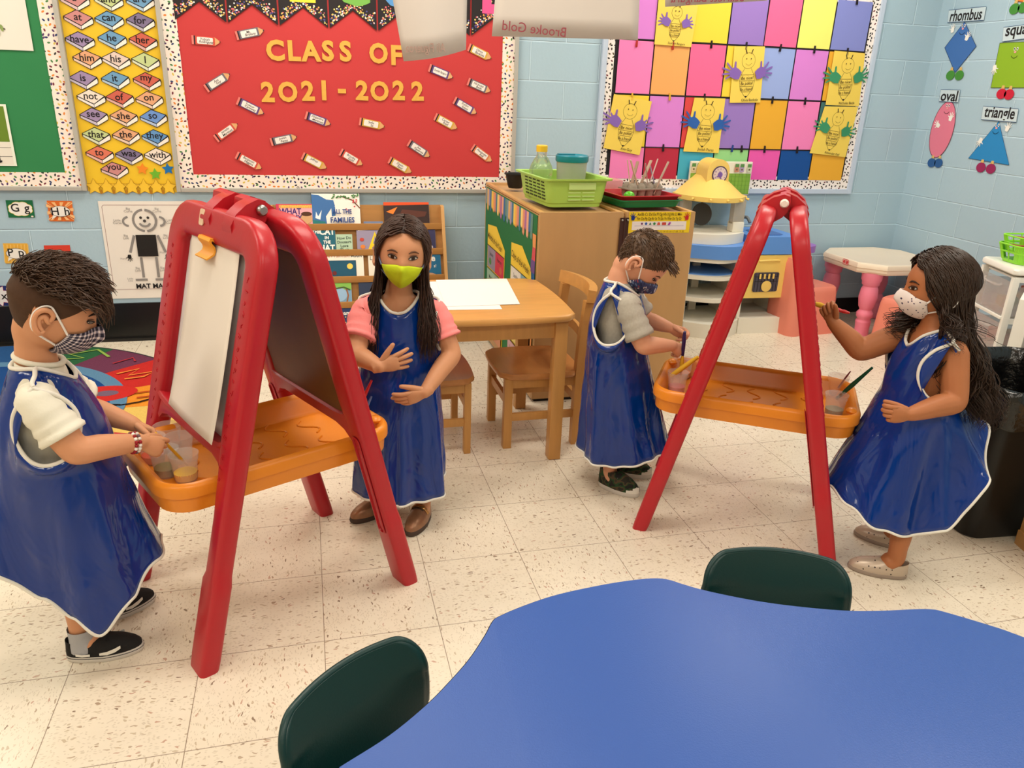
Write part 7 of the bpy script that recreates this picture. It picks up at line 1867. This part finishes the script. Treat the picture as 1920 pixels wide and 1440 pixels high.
# ---------------------------------------------------------------- boy by the right easel
SK3 = skin('skin_fair', (214, 154, 122)); H3 = hairm('brown_cropped_hair', (82, 58, 38))
t, L, D = kid('child with short brown hair and navy printed mask stirring paint at the right easel', (1.09, .375), -36)
S = L((1.042, .387, .775)); M3 = headM(L((1.100, .358, .858)), 6, 54, 0, .97)
shr, elr, wrr = L((1.03, .285, .712)), L((1.075, .235, .595)), L((1.195, .265, .578))
shl, ell2, wll = L((1.10, .465, .715)), L((1.17, .45, .62)), L((1.235, .375, .607))
hr, hl = L((1.020, .385, 0)), L((1.10, .475, 0)); drr, dll = D((.66, -.75, 0)).normalized(), D((.88, -.48, 0)).normalized()
bodymesh(t, M3, S, [(arm(shr, elr, wrr), ARM), (arm(shl, ell2, wll), ARM)], [leg(hr, drr, .045), leg(hl, dll, -.045)],
 [dict(w=wrr, d=D((.80, .28, -.5)), side=D((.4, .5, .7)), pn=D((.1, .7, -.6)), curl=[(34, 42, 28), (42, 48, 30), (50, 52, 34), (56, 56, 36)], spread=2, s=.96, thumb=(.8, .3, .55), tcurl=.5), dict(w=wll, d=D((.85, -.35, -.35)), side=D((.2, -.5, .8)), pn=D((-.2, -.5, -.8)), curl=[(36, 44, 30), (44, 50, 30), (52, 54, 34), (58, 58, 36)], spread=2, s=.96, thumb=(.8, .3, .55), tcurl=.5)], SK3)
M_gry = mat('heather_grey_cotton', (168, 162, 150), .9, var=.15, vscale=140, bump=.1, bscale=90)
shirt(t, S, [([shr+V((-.02, 0, .012)), shr, shr.lerp(elr, .4), shr.lerp(elr, .80)], .043, .047), ([shl+V((.02, 0, .012)), shl, shl.lerp(ell2, .4), shl.lerp(ell2, .80)], .043, .047)], M_gry)
apron(t, S, [(0, .175, .17), (45, .165, .16), (90, .135, .145), (135, .135, .15), (180, .145, .16), (270, .19, .15), (315, .19, .165)], pleat=(6, .009, 2.2), seed=15)
face(t, M3, lid=.3, brow=(90, 64, 44))
mask(t, M3, confetti_mat('navy_print_cotton', (52, 64, 104), [(206, 204, 210), (150, 70, 80), (110, 130, 170), (224, 214, 200), (30, 36, 66)], 110, .0036), M_elas, azm=60)
line3 = lambda a: interp([(0, 34), (35, 30), (55, 16), (75, 2), (88, -12), (96, 8), (110, 2), (120, -18), (140, -40), (180, -44)], a)
cap(t, M3, line3, lambda az, e: .012+.03*max(0, min(1, (e)/40)), H3, rough=.006)
bm = BM(); rg = random.Random(9); PP = []
for q in range(2600):
    az = rg.uniform(-180, 180); e = rg.uniform(-36, 88)
    if e < line3(abs(az))+4: continue
    d = dirv(az, e); p = headpt(d, 1.02); fwd = V((0, .8, -.35)); tg = (fwd-d*fwd.dot(d)); tg = (tg+V((rg.uniform(-.3, .3), 0, rg.uniform(-.2, .2)))).normalized()
    Ln = rg.uniform(.012, .02)*(1 if e > 20 else .6); lift = .25+(.9 if (e < 52 and abs(az) < 40) else 0)
    if lift > 1: Ln *= 1.5
    PP.append([M3 @ (p+tg*Ln*u+d*(Ln*lift*u+.003*math.sin(PI*u))) for u in (0, .35, .7, 1)])
strands(bm, PP, .0016); link('hair_locks', bm, H3, t, 180)
def camo():
    m = mat('camouflage_canvas', (46, 52, 34), .85, bump=.1, bscale=200); nt = m.node_tree; b = nt.nodes['Principled BSDF']; tc = N(nt, 'TexCoord'); n = N(nt, 'TexNoise'); n.inputs['Scale'].default_value = 38; n.inputs['Detail'].default_value = 1; nt.links.new(tc.outputs['Object'], n.inputs[0])
    rp = N(nt, 'ValToRGB'); e = rp.color_ramp; e.interpolation = 'CONSTANT'; e.elements[0].color = rgb(26, 24, 22); e.elements[1].position = .44; e.elements[1].color = rgb(34, 66, 34); x = e.elements.new(.52); x.color = rgb(82, 64, 44); x = e.elements.new(.6); x.color = rgb(40, 40, 30); nt.links.new(n.outputs[0], rp.inputs[0]); nt.links.new(rp.outputs[0], b.inputs['Base Color']); return m
MC3 = camo()
shoe(t, (hr.x, hr.y), math.atan2(drr.y, drr.x), .165, None, MC3, MS, 'high'); shoe(t, (hl.x, hl.y), math.atan2(dll.y, dll.x), .16, None, MC3, MS, 'high')

# ---------------------------------------------------------------- curly haired girl at the right
SK4 = skin('skin_brown', (172, 108, 68)); H4 = hairm('dark_curly_hair', (50, 33, 22))
t, L, D = kid('child with long curly hair and white dotted mask painting at the right easel', (1.77, -.245), 165)
S = L((1.785, -.215, .765)); M4 = headM(L((1.780, -.205, .885)), -10, 6, 0, .98)
shr, elr, wrr = L((1.765, -.125, .715)), L((1.662, -.085, .655)), L((1.578, -.035, .735))
shl, ell2, wll = L(aty(1789, 662, -.300)), L(aty(1790, 752, -.350)), L(aty(1706, 777, -.375))
hr, hl = L((1.868, -.235, 0)), L((1.755, -.372, 0)); drr, dll = D((-.62, .78, 0)).normalized(), D((-.83, .55, 0)).normalized()
ARM4 = [.040, .039, .036, .034, .033, .027, .020]
bodymesh(t, M4, S, [(arm(shr, elr, wrr), ARM4), (arm(shl, ell2, wll), ARM4)], [leg(hr, drr, .05), leg(hl, dll, -.05)],
 [dict(w=wrr, d=D((-.35, .3, .9)), side=D((.6, -.5, .5)), pn=D((-.7, -.3, -.1)), curl=[(50, 60, 30), (62, 70, 40), (68, 74, 44), (72, 76, 46)], spread=2, s=.98, thumb=(.7, .35, .7), tcurl=.4), dict(w=wll, d=D((-.97, .12, .02)), side=D((-.1, .2, 1)), pn=D((.1, 1, 0)), curl=[(40, 50, 30), (46, 54, 30), (50, 56, 34), (54, 58, 34)], spread=2, s=1.0, thumb=(.8, .4, .5), tcurl=.4)], SK4, ears=())
apron(t, S, [(0, .25, .20), (25, .23, .20), (60, .22, .16), (90, .24, .15), (150, .44, .20), (180, .48, .235), (215, .36, .235), (245, .205, .19), (270, .165, .16), (300, .18, .16), (335, .22, .19)], pleat=(5, .011, .3), seed=22, neckv=.02, base=(.0, .02), kx=1.0)
face(t, M4, lid=.6, brow=(50, 34, 24))
def dotted():
    m = mat('white_dotted_cotton', (236, 226, 222), .85); nt = m.node_tree; b = nt.nodes['Principled BSDF']; tc = N(nt, 'TexCoord'); v = N(nt, 'TexVoronoi', voronoi_dimensions='2D'); v.inputs['Scale'].default_value = 9; nt.links.new(tc.outputs['UV'], v.inputs[0]); lt = N(nt, 'Math', operation='LESS_THAN'); lt.inputs[1].default_value = .12; nt.links.new(v.outputs['Distance'], lt.inputs[0]); mx = N(nt, 'Mix', data_type='RGBA'); nt.links.new(lt.outputs[0], mx.inputs[0]); mx.inputs[6].default_value = rgb(236, 226, 222); mx.inputs[7].default_value = rgb(70, 60, 90); nt.links.new(mx.outputs[2], b.inputs['Base Color']); return m
mask(t, M4, dotted(), M_elas)
def fr4(s, fa, rg):
    if s < 0: return (-.055+rg.uniform(-.05, .04), (-.01 if fa < 92 else -.15)+rg.uniform(-.035, .03))     # left side, toward the room
    return (.085+rg.uniform(-.03, .03), (.06 if fa < 105 else -.12)+rg.uniform(-.04, .03))
bm = longhair(t, M4, S, 2000, 11, lambda s, fa: (.53 if fa > 92 else .755) if s < 0 else (.55 if fa > 105 else .74), fr4, .017, 1, r=.0019, vol=.10)
link('hair', bm, H4, t, 180)
cap(t, M4, hl2, .07, H4, 'hair_crown', rough=.012)
MG4 = mat('silver_foam', (186, 168, 150), .35, .5, .25)
def holes(m):
    nt = m.node_tree; b = nt.nodes['Principled BSDF']; tc = N(nt, 'TexCoord'); v = N(nt, 'TexVoronoi'); v.inputs['Scale'].default_value = 62; v.inputs['Randomness'].default_value = .3; nt.links.new(tc.outputs['Object'], v.inputs[0]); lt = N(nt, 'Math', operation='LESS_THAN'); lt.inputs[1].default_value = .16; nt.links.new(v.outputs['Distance'], lt.inputs[0]); mx = N(nt, 'Mix', data_type='RGBA'); nt.links.new(lt.outputs[0], mx.inputs[0]); mx.inputs[6].default_value = rgb(190, 172, 154); mx.inputs[7].default_value = rgb(60, 50, 46); nt.links.new(mx.outputs[2], b.inputs['Base Color'])
holes(MG4)
shoe(t, (hr.x, hr.y), math.atan2(drr.y, drr.x), .165, None, MG4, mat('taupe_rubber', (150, 134, 122), .5), 'clog'); shoe(t, (hl.x, hl.y), math.atan2(dll.y, dll.x), .17, None, MG4, mat('taupe_rubber', (150, 134, 122), .5), 'clog')
